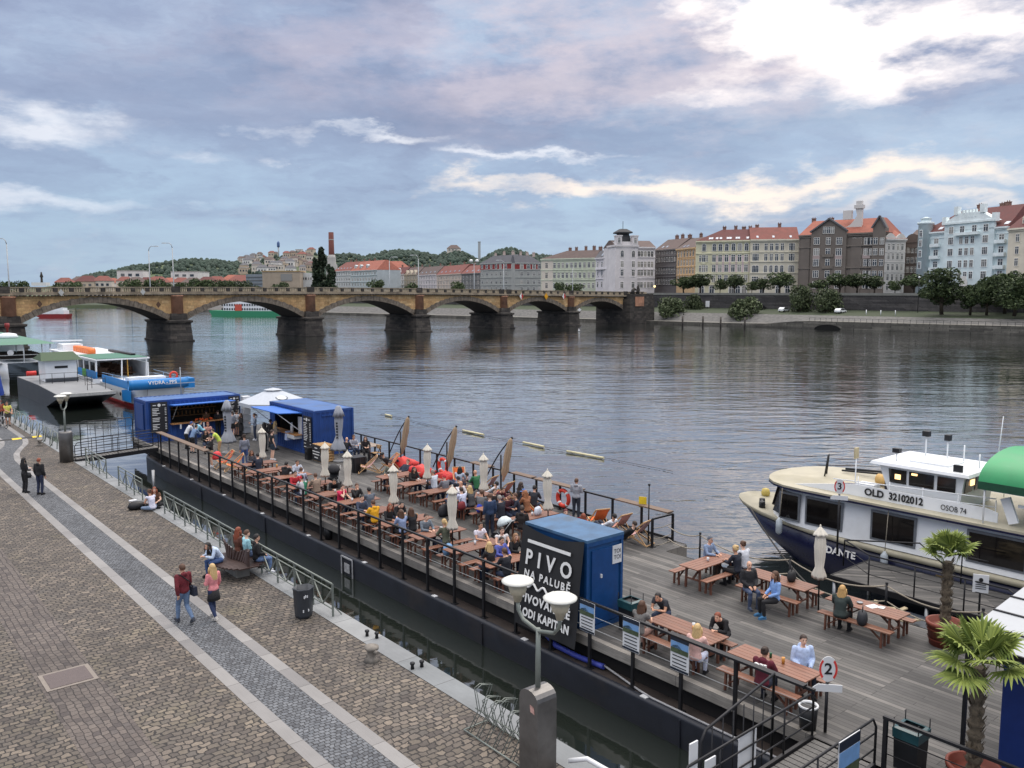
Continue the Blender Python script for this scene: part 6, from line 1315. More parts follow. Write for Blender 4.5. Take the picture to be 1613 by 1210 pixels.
# ================================================================ people
M_skin = [mat('skin_%d' % i, lin(c), .55, var=.06, scale=9) for i, c in enumerate(((214, 168, 142), (198, 150, 122), (224, 182, 158)))]
M_eye = mat('eye_dark', lin((40, 32, 30)), .4); M_lip = mat('lips', lin((170, 96, 90)), .5)
def S(x,y,z): return [(-x,y,z),(x,y,z)]
def pose_def(k):
 D = dict(pel=(0,0,.95),wai=(0,.01,1.09),che=(0,0,1.29),nek=(0,-.005,1.46),hea=(0,.025,1.61),sho=S(.185,0,1.41),elb=S(.235,-.03,1.13),wri=S(.23,.07,.90),hip=S(.09,0,.92),kne=S(.10,.03,.49),ank=S(.105,-.03,.08),toe=S(.12,.13,.035))
 if k == 'hold': D.update(elb=S(.235, .02, 1.14), wri=[(-.10, .27, 1.17), (.12, .26, 1.10)])
 if k == 'arms': D.update(elb=S(.24, .04, 1.16), wri=[(.08, .22, 1.22), (-.06, .23, 1.2)])
 if k == 'walk': D.update(kne=[(-.09, .17, .53), (.09, .02, .5)], ank=[(-.09, .20, .10), (.10, -.30, .17)], toe=[(-.09, .36, .07), (.10, -.18, .05)], elb=[(-.24, -.10, 1.14), (.24, .06, 1.13)], wri=[(-.22, -.10, .89), (.24, .2, .95)])
 if k == 'walk2': D.update(kne=[(-.09, .04, .5), (.09, .16, .53)], ank=[(-.09, -.20, .12), (.10, .14, .09)], toe=[(-.10, -.07, .04), (.10, .30, .06)], elb=S(.24, .02, 1.14), wri=[(-.12, .24, 1.12), (.24, .12, .95)])
 if k == 'lean': D.update(pel=(0, -.12, .94), wai=(0, -.07, 1.07), che=(0, .05, 1.25), nek=(0, .16, 1.40), hea=(0, .23, 1.53), sho=S(.18, .13, 1.36), elb=S(.22, .26, 1.10), wri=S(.1, .45, 1.12), hip=S(.09, -.15, .91), kne=S(.1, -.08, .49), ank=S(.1, -.14, .08), toe=S(.12, .02, .035))
 sit = dict(pel=(0,0,.56),wai=(0,.01,.70),che=(0,.045,.92),nek=(0,.09,1.09),hea=(0,.13,1.24),sho=S(.185,.07,1.04),elb=S(.24,.20,.82),wri=[(-.12,.42,.81),(.10,.44,.81)],hip=S(.10,.03,.53),kne=S(.13,.44,.52),ank=S(.13,.40,.08),toe=S(.14,.56,.035))
 if k.startswith('sit'): D.update(sit)
 if k == 'sitchin': D.update(wri=[(-.12, .42, .81), (.05, .26, 1.10)], elb=[(-.24, .20, .82), (.18, .38, .85)], hea=(0, .15, 1.23))
 if k == 'sitlap': D.update(che=(0, .0, .92), nek=(0, .01, 1.09), hea=(0, .04, 1.25), sho=S(.185, 0, 1.04), elb=S(.24, .03, .78), wri=S(.10, .27, .66))
 if k == 'sitbend': D.update(wai=(0, .06, .70), che=(0, .20, .87), nek=(0, .33, .98), hea=(0, .45, 1.07), sho=S(.18, .30, .95), elb=S(.21, .40, .70), wri=S(.07, .58, .76))
 if k == 'sitphone': D.update(wri=[(-.06, .33, .98), (.07, .33, .98)], elb=S(.22, .18, .84))
 if k == 'recline': D.update(pel=(0, .0, .40), wai=(0, -.1, .50), che=(0, -.27, .66), nek=(0, -.40, .80), hea=(0, -.44, .95), sho=S(.185, -.36, .75), elb=S(.26, -.12, .58), wri=S(.1, .1, .56), hip=S(.1, .03, .38), kne=S(.12, .42, .58), ank=S(.12, .78, .2), toe=S(.13, .9, .28))
 if k == 'ground': D.update(pel=(0, 0, .13), wai=(0, .02, .27), che=(0, .07, .48), nek=(0, .12, .65), hea=(0, .17, .80), sho=S(.18, .10, .60), elb=S(.24, .2, .36), wri=S(.1, .36, .30), hip=S(.1, .02, .13), kne=S(.33, .24, .15), ank=[(.06, .32, .08), (-.06, .38, .08)], toe=[(.16, .36, .05), (-.16, .42, .05)])
 if k == 'cycle': D.update(wri=[(-.3, .30, .98), (-.26, .2, .95)], elb=[(-.3, .06, 1.12), (.12, .12, 1.12)])
 return {a: (Vector(v) if isinstance(v,tuple) else [Vector(q) for q in v]) for a,v in D.items()}
RM = lambda v: [('REMESH', dict(mode='VOXEL', voxel_size=v, use_smooth_shade=True)), ('SMOOTH', dict(factor=.6, iterations=3))]
def torso(b,D,g,f,lo=None):
 pts = [D['pel']+(D['pel']-D['wai'])*.45, D['pel'], D['wai'], D['che'], D['che'].lerp(D['nek'], .62), D['nek'].lerp(D['che'], .06)]
 rx = [.115,.165 if f else .155,.128 if f else .142,.158 if f else .175,.155 if f else .172,.07]
 ry = [.085,.118,.09 if f else .102,.118 if f else .112,.085,.06]
 b.tube(pts,[r+g for r in rx],16,ry=[r+g for r in ry],xax=(1,0,0))
def limb(b,pts,rs,g=0.,n=10): b.tube(pts,[r+g for r in rs],n)
def arms(b,D,g,to=1.):
 for i in (0,1):
  s, e, w = D['sho'][i], D['elb'][i], D['wri'][i]; inn = s.lerp(D['che'], .28)
  if to >= 1: limb(b,[inn,s,s.lerp(e,.5),e,e.lerp(w,.4),w],[.06,.058,.05,.042,.042,.028],g)
  else: limb(b,[inn,s,s.lerp(e,to)],[.062,.060,.054],g)
  b.ball(s,.057+g,8,6)
def legs(b,D,g,to=1.):
 for i in (0,1):
  h, k, a = D['hip'][i], D['kne'][i], D['ank'][i]
  if to >= 1: limb(b, [D['pel'].lerp(h, .8), h, h.lerp(k, .5), k, k.lerp(a, .35), a], [.09, .088, .075, .055, .056, .036], g)
  else: limb(b, [D['pel'].lerp(h, .8), h, h.lerp(k, .5), h.lerp(k, to)], [.09, .09, .08, .07], g)
  b.ball(k,.055+g,8,6) if to >= 1 else None
def hand(b,e,w):
 d = (w-e).normalized(); side = Vector((1 if w.x > 0 else -1,0,0)); side = (side-d*side.dot(d)).normalized(); nrm = d.cross(side)
 if nrm.z > 0: nrm = -nrm
 p = w+d*.045; b.tube([w-d*.01,w+d*.03,w+d*.075],[.022,.036,.034],8,ry=[.017,.015,.013],xax=side)
 for k,(o,L) in enumerate(((-.027,.058),(-.009,.072),(.009,.075),(.027,.064))):
  q = w+d*.07+side*o; b.tube([q,q+d*L*.5+nrm*.008,q+d*L*.85+nrm*.03,q+d*L*.95+nrm*.045],[.0095,.009,.0085,.006],6)
 q = w+d*.02-side*.03; b.tube([q,q+d*.025-side*.02+nrm*.01,q+d*.055-side*.022+nrm*.02],[.012,.0105,.008],6)
def head(b,c):
 b.ball(c+Vector((0,-.01,.02)),(.077,.094,.102),12,9); b.ball(c+Vector((0,.022,-.055)),(.056,.066,.062),10,7)
 b.add([c+Vector(v) for v in ((-.014,.088,.015),(.014,.088,.015),(.018,.1,-.03),(-.018,.1,-.03),(0,.122,-.025))],[(0,1,4),(1,2,4),(2,3,4),(3,0,4),(0,3,2,1)])
 for s in (-1,1): b.ball(c+Vector((s*.079,-.005,-.01)),(.012,.022,.034),7,5)
_bc = {}
def body_mesh(pose,f):
 if (pose,f) in _bc: return _bc[pose,f]
 D = pose_def(pose); b = MB(); torso(b, D, 0, f); arms(b, D, 0); legs(b, D, 0); head(b, D['hea'])
 b.tube([D['nek'].lerp(D['che'], .2), D['nek'], D['hea']-Vector((0, .015, .03))], [.07, .054, .052], 10)
 for i in (0, 1): b.tube([D['ank'][i], D['ank'][i].lerp(D['toe'][i], .5), D['toe'][i]], [.036, .035, .03], 8)
 me = evaluated(b.mesh('t', M_skin[0]), RM(.02))
 x = MB(); x.v = [tuple(v.co) for v in me.vertices]; x.f = [list(p.vertices) for p in me.polygons]; x.m = [0]*len(x.f); x.sm = [True]*len(x.f)
 for i in (0, 1): hand(x, D['elb'][i], D['wri'][i])
 c = D['hea']
 for s in (-1,1): x.ball(c+Vector((s*.031,.079,.02)),(.014,.009,.008),7,5,1); x.tube([c+Vector((s*.014,.088,.04)),c+Vector((s*.048,.074,.042))],.005,5,1)
 x.tube([c+Vector((-.024,.082,-.062)),c+Vector((0,.09,-.062)),c+Vector((.024,.082,-.062))],.006,5,2)
 m = x.mesh('person', [M_skin[0], M_eye, M_lip]); _bc[pose, f] = (m, D); return m, D
def top_mesh(pose,f,style):
 k = (pose, f, style, 't')
 if k in _bc: return _bc[k]
 D = pose_def(pose); b = MB(); g = .022 if style in ('hood', 'coat') else .013
 torso(b, D, g, f); arms(b, D, g, {'short': .5, 'tank': .1}.get(style, 1.))
 if style == 'hood': c = D['nek']+Vector((0, -.075, -.0)); b.ball(c, (.11, .075, .07), 10, 7)
 if style == 'coat': b.tube([D['pel']+(D['wai']-D['pel'])*.4, D['pel'].lerp(D['hip'][0].lerp(D['hip'][1], .5).lerp(D['kne'][0].lerp(D['kne'][1], .5), .4), 1)], [.18, .2], 14, ry=[.14, .15], xax=(1, 0, 0))
 r = evaluated(b.mesh('top', M_skin[0]), RM(.019)); _bc[k] = r; return r
def leg_mesh(pose,f,style):
 k = (pose, f, style, 'l')
 if k in _bc: return _bc[k]
 D = pose_def(pose); b = MB(); g = .014; legs(b, D, g, .75 if style == 'shorts' else 1.)
 w = D['pel']; b.tube([w+(w-D['wai'])*.5, w, w.lerp(D['wai'], .7)], [.12, .165, .15], 14, ry=[.09, .122, .108], xax=(1, 0, 0))
 if style == 'skirt':
  h = D['hip'][0].lerp(D['hip'][1], .5); kk = D['kne'][0].lerp(D['kne'][1], .5); b.tube([w.lerp(D['wai'], .4), h.lerp(kk, .1), h.lerp(kk, .8)], [.155, .19, .21], 14, ry=[.11, .14, .15], xax=(1, 0, 0))
 r = evaluated(b.mesh('trousers', M_skin[0]), RM(.019)); _bc[k] = r; return r
def hair_mesh(style):
 if ('h', style) in _bc: return _bc['h', style]
 b = MB(); r = random.Random(3); n,m = 16,9; vs = []
 k = {'cap': 1.1, 'short': 1.13}.get(style, 1.17)
 def ok(a,e):
  front = math.cos(a)
  lim = 1.75 if front < -.2 else (1.45 if front < .45 else .95)
  return e < lim
 for i in range(m+1):
  e = 2.0*i/m
  for j in range(n):
   a = 2*math.pi*j/n; lim = 1.9 if math.cos(a) < -.2 else (1.5 if math.cos(a) < .45 else 1.0); ee = min(e,lim); w = 1+.03*r.uniform(-1,1)
   vs.append((.079*k*w*math.sin(ee)*math.sin(a),-.012+.097*k*w*math.sin(ee)*math.cos(a),.022+.106*k*w*math.cos(ee)))
 b.add(vs,[(i*n+j,(i+1)*n+j,(i+1)*n+(j+1) % n,i*n+(j+1) % n) for i in range(m) for j in range(n)],0,True)
 if style == 'long':
  vs = []; n2 = 14
  for i in range(8):
   z = .03-.36*i/7; w = .098+.03*math.sin(i/7*2.4); t = -.085-.03*math.sin(i/7*2.6)
   for j in range(n2): a = math.pi*(1.02+.96*j/(n2-1)); vs.append((w*math.cos(a)*(1+.05*r.uniform(-1,1)),t*.25+(-.115-.02*i/7)*abs(math.sin(a))**.8*(1+.06*r.uniform(-1,1)),z-.02*r.random()))
  b.add(vs,[(i*n2+j,i*n2+j+1,(i+1)*n2+j+1,(i+1)*n2+j) for i in range(7) for j in range(n2-1)],0,True)
  for s in (-1,1): b.tube([(s*.085,.02,.03),(s*.098,.03,-.08),(s*.09,.05,-.2)],[.03,.035,.012],7)
 if style == 'pony': b.tube([(0, -.1, .05), (0, -.16, .03), (0, -.17, -.06), (0, -.15, -.2)], [.03, .04, .035, .01], 8)
 if style == 'bun': b.ball((0, -.09, .1), .05, 8, 6)
 if style == 'curly':
  for _ in range(26): a = r.uniform(0,6.28); e = r.uniform(.2,1.9); e = min(e,1.2) if math.cos(a) > .4 else e; b.ball((.095*math.sin(e)*math.sin(a),-.02+.11*math.sin(e)*math.cos(a),.025+.12*math.cos(e)),.035,6,5)
 if style == 'cap': b.add([(.07*math.cos(a), .07+.10*math.sin(a), .045-.01*math.sin(a)) for a in [math.pi*i/8 for i in range(9)]], [tuple(range(9))])
 r_ = b.mesh('hair', M_skin[0]); _bc['h', style] = r_; return r_
def shoe_mesh():
 if 'shoe' in _bc: return _bc['shoe']
 b = MB(); b.tube([(0, -.05, .0), (0, .02, .0), (0, .12, -.015), (0, .18, -.025)], [.04, .046, .044, .025], 10, ry=[.05, .05, .035, .022], xax=(1, 0, 0)); b.box((0, .06, -.05), (.085, .24, .025)); r = b.mesh('shoe', M_skin[0]); _bc['shoe'] = r; return r
def setm(o,m):
 if not o.data.materials: o.data.materials.append(m)
 o.material_slots[0].link = 'OBJECT'; o.material_slots[0].material = m; return o
def cm(c): return mat('cloth_%d_%d_%d' % c, lin(c), .85, var=.2, scale=11, bump=.7, bscale=13)
BLK,NAV,JEAN,DJ,GRY,WHT,KHA = (30,30,33),(36,42,58),(88,108,138),(48,58,80),(112,114,118),(206,208,212),(168,146,114)
HB,HD,HK,HR,HY,HG = (84,58,42),(54,40,32),(30,27,26),(128,64,40),(196,166,116),(140,134,128)
PN = [0]
def person(label, loc, yaw, pose='sit', top=BLK, ts='long', leg=DJ, ls='long', hair=('short', HD), shoe=BLK, f=0, sc_=1., group=None):
 me,D = body_mesh(pose,f); PN[0] += 1
 o = link('person', me, None, loc, yaw, label, 'person', group); o.scale = (sc_,)*3
 setm(o,M_skin[PN[0] % 3])
 setm(link('top', top_mesh(pose, f, ts), o), cm(top)); setm(link('trousers' if ls != 'skirt' else 'skirt', leg_mesh(pose, f, ls), o), cm(leg))
 if hair: h = setm(link('cap' if hair[0] == 'cap' else 'hair', hair_mesh(hair[0]), o, D['hea']), mat('hair_%d_%d_%d' % hair[1], lin(hair[1]), .6, var=.25, scale=30, stretch=(3, 3, .4)) if hair[0] != 'cap' else cm(hair[1]))
 if shoe:
  for i in (0,1):
   d = D['toe'][i]-D['ank'][i]; q = setm(link('shoe', shoe_mesh(), o, D['ank'][i]-Vector((0, 0, .015))), cm(shoe)); q.rotation_euler = (math.atan2(d.z+.045, max(.05, math.hypot(d.x, d.y))), 0, math.atan2(-d.x, d.y))
 return o
REG = dict(A=(380,640),B=(520,640),C=(440,720),D=(560,740),E=(660,680),G=(680,760),H=(800,720),K=(240,640))
BEN0 = [s-.62 for s in (20.6,22.45,24.6,26.7,28.6,30.6,32.4,34.5,36.75,38.75,40.6)]; BEN1 = [s+1.24 for s in BEN0]
BFR0 = [s-.62 for s in (24.1,26.1,28.2,29.95,31.85,33.75)]; BFR1 = [s+1.24 for s in BFR0]
def deckp(label, reg, x, y, yaw, pose='sit', sc_=.98, snap=True, zb=ZD, **k):
 if reg in REG: px,py = REG[reg][0]+x/10.08,REG[reg][1]+y/10.08
 elif reg == 'R': px, py = 1040+x/3.666, 820+y/3.666
 elif reg == 'V': px, py = 780+x/5.04, 720+y/5.04
 elif reg == 'L': px, py = 680+x/3.666, 880+y/3.666
 else: px,py = x,y
 D = pose_def(pose); hz = D['hea'].z*sc_; w = at(px, py, zb+hz); yw = BR+rad(yaw); hy = D['hea'].y*sc_
 root = w-Vector((-math.sin(yw)*hy,math.cos(yw)*hy,0)); root.z = zb
 if snap and pose.startswith('sit') and abs(((yaw+180) % 360)-180) in (0, 180) and reg in REG:
  s,t = root.dot(DV),root.dot(NV); B_ = (BEN0 if yaw == 0 else BEN1) if t < 18.6 else (BFR0 if yaw == 0 else BFR1)
  q = min(B_,key=lambda v: abs(v-s))
  if abs(q-s) < .6: root = W(q,t,zb)
 return person(label,root,yw,pose,sc_=sc_,**k)
def deck_people():
 P = deckp
 P('person in a white shirt and blue cap bending by the beer kiosk', 'K', 625, 275, -90, 'lean', top=WHT, hair=('cap', (60, 80, 130)), leg=BLK)
 P('man in a blue denim shirt leaning over a table before the beer kiosk', 'K', 700, 325, -70, 'lean', top=(108, 132, 164), leg=BLK, ls='shorts')
 P('person in a light aqua hoodie leaning at the beer kiosk', 'K', 760, 265, -90, 'lean', top=(138, 196, 216), ts='hood', hair=('short', HK))
 P('man in a brown jacket standing at the beer kiosk counter', 'K', 850, 85, 0, 'hold', top=(112, 80, 54), leg=(96, 78, 60))
 P('man in black with a white print on his back at the bar', 'K', 1035, 85, 0, 'hold', top=BLK, leg=BLK)
 P('woman with dark hair in black sitting by the man in neon yellow', 'K', 845, 410, 170, 'sit', f=1, hair=('long', HK), top=BLK)
 P('person with pale reddish top seated behind the aqua hoodie', 'K', 880, 290, 180, 'sit', f=1, hair=('bun', HR), top=(186, 140, 130))
 P('man in a neon yellow shirt and tan trousers bending his head', 'K', 955, 395, 70, 'lean', top=(196, 214, 92), ts='short', leg=(170, 136, 98))
 P('man in a black hoodie and khaki shorts standing near the railing', 'K', 915, 505, 80, 'hold', top=BLK, ts='hood', leg=KHA, ls='shorts', shoe=WHT)
 P('man in a white shirt and grey shorts with a blue rucksack at the kiosk corner', 'K', 1340, 90, -70, 'hold', top=WHT, ts='short', leg=(104, 98, 88), ls='shorts')
 P('person in a grey shirt standing behind the white shirted man at the kiosk', 'K', 1265, 110, -60, 'hold', top=(130, 134, 144), leg=BLK, ls='shorts')
 P('woman in a long black dress at the right end of the beer kiosk', 'K', 1400, 140, 90, 'hold', f=1, top=BLK, leg=BLK, ls='skirt', hair=('long', HD))
 P('woman in a denim top and dark jeans between the two kiosks', 'A', 205, 145, 60, 'hold', f=1, top=(140, 150, 166), leg=DJ, shoe=WHT, hair=('pony', HB))
 P('dark haired person in black queuing at the food kiosk flap', 'A', 365, 290, -60, 'hold', f=1, top=BLK, leg=BLK, hair=('long', HK))
 P('second person in black queuing right of the dark haired one', 'A', 465, 240, -70, 'hold', top=BLK, leg=BLK)
 P('person in a patterned jacket and jeans leaning at the food kiosk', 'A', 545, 270, -100, 'hold', f=1, top=(150, 138, 124), leg=JEAN, hair=('long', HY))
 P('man in a black shirt and dark shorts with bare legs before the food kiosk', 'A', 490, 410, -90, 'stand', top=BLK, ts='short', leg=(44, 58, 72), ls='shorts', shoe=WHT)
 P('woman with dark curly hair in a grey jacket and jeans, back turned', 'A', 45, 490, -10, 'stand', f=1, top=(118, 122, 134), leg=(62, 82, 128), hair=('curly', HD))
 P('brown haired woman in grey sitting behind the first cream parasol', 'A', 200, 750, 180, 'sit', f=1, top=(84, 86, 94), hair=('long', HB)); P('person in black sitting behind the first cream parasol', 'A', 268, 790, 0, 'sit', top=NAV, hair=('short', HK))
 P('man in a black hoodie with receding hair at an emptyish table', 'C', 115, 115, -60, 'sit', top=BLK, ts='hood', hair=('short', HK)); P('man in a pale grey hoodie facing the camera across the near tables', 'C', 330, 105, 180, 'sit', top=(178, 184, 196), ts='hood')
 P('blond person in a pale grey blue shirt, back turned, elbow out', 'C', 345, 205, -30, 'sit', top=(166, 172, 190), hair=('short', HB)); P('person in red under a black vest at the near tables', 'C', 225, 255, 180, 'sit', f=1, top=(170, 40, 50), hair=('short', HK))
 P('man in a green shirt with his back turned at the near railing', 'C', 295, 310, 0, 'sit', top=(44, 122, 92), leg=DJ, hair=('short', HK)); P('person with a bright red cap beside the man in green', 'C', 360, 335, 0, 'sit', top=(190, 186, 190), hair=('cap', (206, 46, 56)))
 P('brown haired man in a beige jacket with his back turned', 'C', 570, 300, 0, 'sit', top=(146, 126, 110), ts='coat', hair=('short', HB)); P('dark haired person in black leaning at the table of the beige jacket', 'C', 870, 395, 150, 'sitbend', top=BLK, hair=('short', HK))
 P('man in a red polo shirt with his hand to his face', 'C', 1005, 480, 200, 'sitchin', top=(206, 42, 84), ts='short', leg=DJ); P('man in a black shirt holding his face, right of the red polo', 'C', 1290, 485, 180, 'sitchin', top=BLK, hair=('short', HB))
 P('man in a grey blue shirt with his back turned beside the black shirt', 'C', 1415, 525, 0, 'sit', top=(92, 100, 112), hair=('short', HK)); P('man in a navy jacket over white across from the yellow hoodie', 'C', 1350, 665, 180, 'sit', top=(62, 72, 92), hair=('short', HK))
 P('person in a bright yellow hoodie with back turned at the railing', 'C', 1490, 735, 0, 'sit', top=(226, 166, 32), ts='hood', leg=BLK, hair=('short', HB)); P('woman with red curly hair in a black leather jacket', 'D', 600, 610, 180, 'sit', f=1, top=BLK, hair=('long', HR))
 P('bearded dark haired man in black beside the red haired woman', 'D', 735, 560, 180, 'sitbend', top=BLK, hair=('short', HK)); P('woman with long brown hair in a pale denim shirt, back turned', 'D', 815, 720, 0, 'sitphone', f=1, top=(136, 152, 186), leg=BLK, hair=('long', HB))
 P('woman with long brown hair in black at the middle of the near row', 'D', 1010, 700, 0, 'sit', f=1, top=BLK, hair=('long', HB)); P('bearded man in a grey cardigan with folded hands', 'D', 1130, 755, 180, 'sit', top=(104, 114, 124), hair=('short', HD))
 P('blonde woman with a ponytail in an olive jacket, back turned', 'D', 1385, 830, 0, 'sit', f=1, top=(88, 92, 76), hair=('pony', HY)); P('young man in a white shirt resting both arms on the table', 'G', 855, 715, 180, 'sit', top=(210, 206, 216), ts='short', hair=('short', HD))
 P('man in a white tank top near the pushchair, back turned', 'G', 1120, 770, 160, 'sit', top=(208, 206, 208), ts='tank', hair=('short', HD)); P('man in a purple blue shirt left of the black banner', 'G', 1145, 935, 180, 'sit', top=(86, 96, 172), hair=('short', HD))
 P('woman with long blonde hair in black left of the banner, back turned', 'G', 910, 1005, 0, 'sit', f=1, top=BLK, hair=('long', HY)); P('woman with light brown hair in black beside the banner edge', 'G', 1440, 905, 180, 'sit', f=1, top=BLK, hair=('long', (140, 104, 74)))
 P('man in a black jacket sitting at the railing left of the banner', 'G', 1230, 1130, 0, 'sit', top=(34, 36, 44), hair=('short', HB)); P('man in a black hoodie sitting sideways left of the cabin roof', 'G', 1440, 425, -60, 'sitlap', top=(40, 34, 34), ts='hood', hair=('short', HD))
 P('bald man standing in a long navy shirt in the middle of the deck', 'G', 920, 225, -20, 'stand', top=(44, 62, 92), leg=NAV, hair=('short', HB)); P('woman in a blue shirt bending over the table, brown hair falling', 'E', 445, 900, 180, 'sitbend', f=1, top=(124, 156, 208), hair=('long', HR))
 P('bald man in a white shirt with hands at his face', 'E', 672, 830, 180, 'sitchin', top=(214, 214, 218), hair=None); P('dark haired man in a white shirt with his back turned', 'E', 690, 935, 0, 'sit', top=(200, 204, 226), hair=('short', HD))
 P('blonde woman in grey with her back turned in the middle row', 'E', 830, 910, 0, 'sit', f=1, top=(82, 82, 84), hair=('long', HY)); P('brown haired man in a grey sweater looking right in the middle row', 'E', 1000, 970, -60, 'sit', top=(104, 104, 106), hair=('short', HB))
 P('person with brown hair in a dark jacket facing the camera, middle row', 'E', 1190, 950, 180, 'sit', f=1, top=(44, 38, 38), hair=('short', HB)); P('man in a maroon shirt leaning over his table', 'E', 1335, 935, 180, 'sitbend', top=(84, 34, 44), hair=('short', HD))
 P('dark red haired person behind the balding man in navy', 'E', 1425, 1030, 180, 'sit', f=1, top=(70, 34, 44), hair=('short', (74, 30, 34))); P('balding man in a navy jacket with his back turned', 'E', 1312, 1070, 0, 'sit', top=(36, 40, 52), ts='coat', hair=('short', HG))
 P('brown haired man in navy with a white sleeve near the orange deckchair', 'H', 110, 620, 60, 'sit', top=NAV, hair=('short', HB)); P('person with a blue cap in navy near the orange deckchair', 'H', 250, 555, 80, 'sit', top=NAV, hair=('cap', (72, 104, 160)))
 P('dark haired woman in a black jacket at the far railing', 'H', 212, 445, -100, 'sit', f=1, top=(46, 42, 44), hair=('long', HD)); P('black haired man in a dark jacket beyond the orange deckchair', 'H', 425, 495, -60, 'sit', top=(42, 46, 54), hair=('short', HK))
 P('long haired person in brown sitting left of the orange deckchair', 'H', 325, 590, 0, 'sit', f=1, top=(150, 100, 70), hair=('long', (150, 98, 64)))
 P('dark haired woman in a pale denim jacket by the far railing', 'E', 650, 600, -60, 'sit', f=1, top=(168, 180, 198), hair=('long', HK)); P('dark haired sitter in the pale pink deckchair', 'E', 755, 690, BRD(20), 'recline', top=(170, 150, 150), hair=('short', HK))
 P('bald man in a green shirt beside a cream parasol', 'E', 890, 650, 0, 'sit', top=(48, 108, 70), hair=None); P('dark haired sitter in the salmon pink deckchair', 'E', 1230, 835, BRD(15), 'recline', top=(196, 200, 208), hair=('short', HK))
 P('person in black with a dark hat behind the bald man in white', 'E', 625, 755, 0, 'sit', top=(30, 34, 44), hair=('cap', (44, 44, 48))); P('man in a white shirt sitting behind the far cream parasol', 'E', 205, 640, 0, 'sit', top=(206, 214, 226), hair=('short', HG))
 P('man with a red and white cap in a grey shirt', 'E', 400, 720, 0, 'sit', top=(110, 112, 120), hair=('cap', (200, 50, 60))); P('dark haired woman in black at the end of the far table', 'B', 1430, 1035, 180, 'sit', f=1, top=(38, 36, 36), hair=('long', HK))
 P('dark haired man in an olive top behind a cream parasol', 'B', 945, 920, 120, 'sit', top=(92, 96, 86), hair=('short', HK)); P('red haired person in navy lying on the red bean bag', 'B', 1235, 880, 100, 'recline', top=(34, 40, 56), leg=NAV, hair=('short', HR))
 P('bald man in a black jacket sitting at the high table', 'B', 265, 525, -60, 'sit', top=(34, 36, 42), leg=JEAN, hair=None); P('man in a grey jacket at the high table beside the food kiosk', 'B', 375, 490, 180, 'sit', top=(152, 154, 164), hair=('short', HB))
 P('woman with long dark hair in black at the high table by the railing', 'B', 560, 515, 160, 'sit', f=1, top=(40, 34, 36), leg=BLK, hair=('long', HD)); P('person in dark grey lying on the large red bean bag', 'B', 835, 770, -80, 'recline', top=(60, 60, 66), hair=('short', HK))
 P('woman in a pale grey hoodie standing at the far railing looking at the river', 'H', 1090, 385, -60, 'arms', f=1, top=(150, 154, 162), ts='hood', leg=(44, 50, 62), hair=('short', HB), shoe=(150, 50, 60))
 P('maroon haired woman with white sunglasses on her head', 'H', 920, 880, 150, 'sit', f=1, top=(110, 40, 54), hair=('short', (96, 30, 40))); P('red haired sitter in the orange deckchair behind the cabin', 'V', 700, 475, BRD(-20), 'recline', f=1, top=(190, 96, 60), hair=('long', HR))
 P('dark haired man in white in the pink striped deckchair', 'V', 945, 475, BRD(0), 'recline', top=(206, 210, 216), leg=NAV, hair=('short', HK)); P('person in black and jeans in the deckchair nearest the rope gate', 'V', 1105, 535, BRD(10), 'recline', top=BLK, leg=(48, 62, 92), hair=('short', HD))
 P('man in a denim jacket and grey cap at the crosswise table', 'R', 290, 112, 180, 'sit', top=(126, 144, 172), hair=('cap', (92, 98, 108)), leg=(84, 74, 66)); P('blonde woman in a navy jacket with her back turned by the rope fence', 'R', 432, 165, 0, 'sit', f=1, top=(34, 38, 50), hair=('bun', HY), leg=BLK)
 P('man in a white shirt beside the blonde woman in navy', 'R', 476, 140, -10, 'sit', top=(202, 206, 214), hair=('bun', HB)); P('bald man in a black jacket and jeans on the rope fence bench', 'R', 515, 258, 150, 'sitlap', top=(34, 34, 38), ts='coat', leg=(64, 76, 102), hair=None, shoe=(60, 70, 90))
 P('girl with long brown hair in a light blue top and black leggings', 'R', 662, 318, 60, 'sitlap', f=1, top=(126, 160, 212), leg=BLK, hair=('long', HB), shoe=(60, 110, 150)); P('blonde woman in a dark green jacket at the papers table', 'R', 1052, 400, -80, 'sit', f=1, top=(52, 62, 60), ts='coat', leg=BLK, hair=('long', (188, 150, 96)))
 P('woman in a black and white floral top at the cabin table', 'L', 1215, 270, -80, 'sit', f=1, top=(110, 108, 106), ts='short', leg=(150, 120, 110), hair=('long', HB)); P('bearded man in a dark grey shirt bending over the cabin table', 'L', 1305, 225, 100, 'sitbend', top=(52, 54, 60), ts='short', hair=('short', HK))
 P('blonde woman in a pink top with her back to the near railing', 'R', 215, 625, -70, 'sit', f=1, top=(218, 178, 170), leg=(190, 196, 216), hair=('long', HY)); P('brown haired woman in black across from the pink top', 'R', 330, 560, 100, 'sitbend', f=1, top=BLK, leg=BLK, hair=('short', HR))
 mh = P('person in a maroon hoodie with white lettering on the back', 'R', 605, 760, -80, 'sit', top=(92, 28, 44), ts='hood', leg=NAV, hair=('bun', HD), f=1); text('OPE', .17, 'lettering', M_wtext, mh, (0, -.115, .98), (rad(90+12), 0, 0), .02, bold=.006); P('man in a pale blue hoodie turning towards the camera', 'R', 828, 692, 140, 'sitlap', top=(176, 194, 226), ts='hood', leg=NAV, hair=('short', HD))
def BRD(a): return a+.0
deck_people()
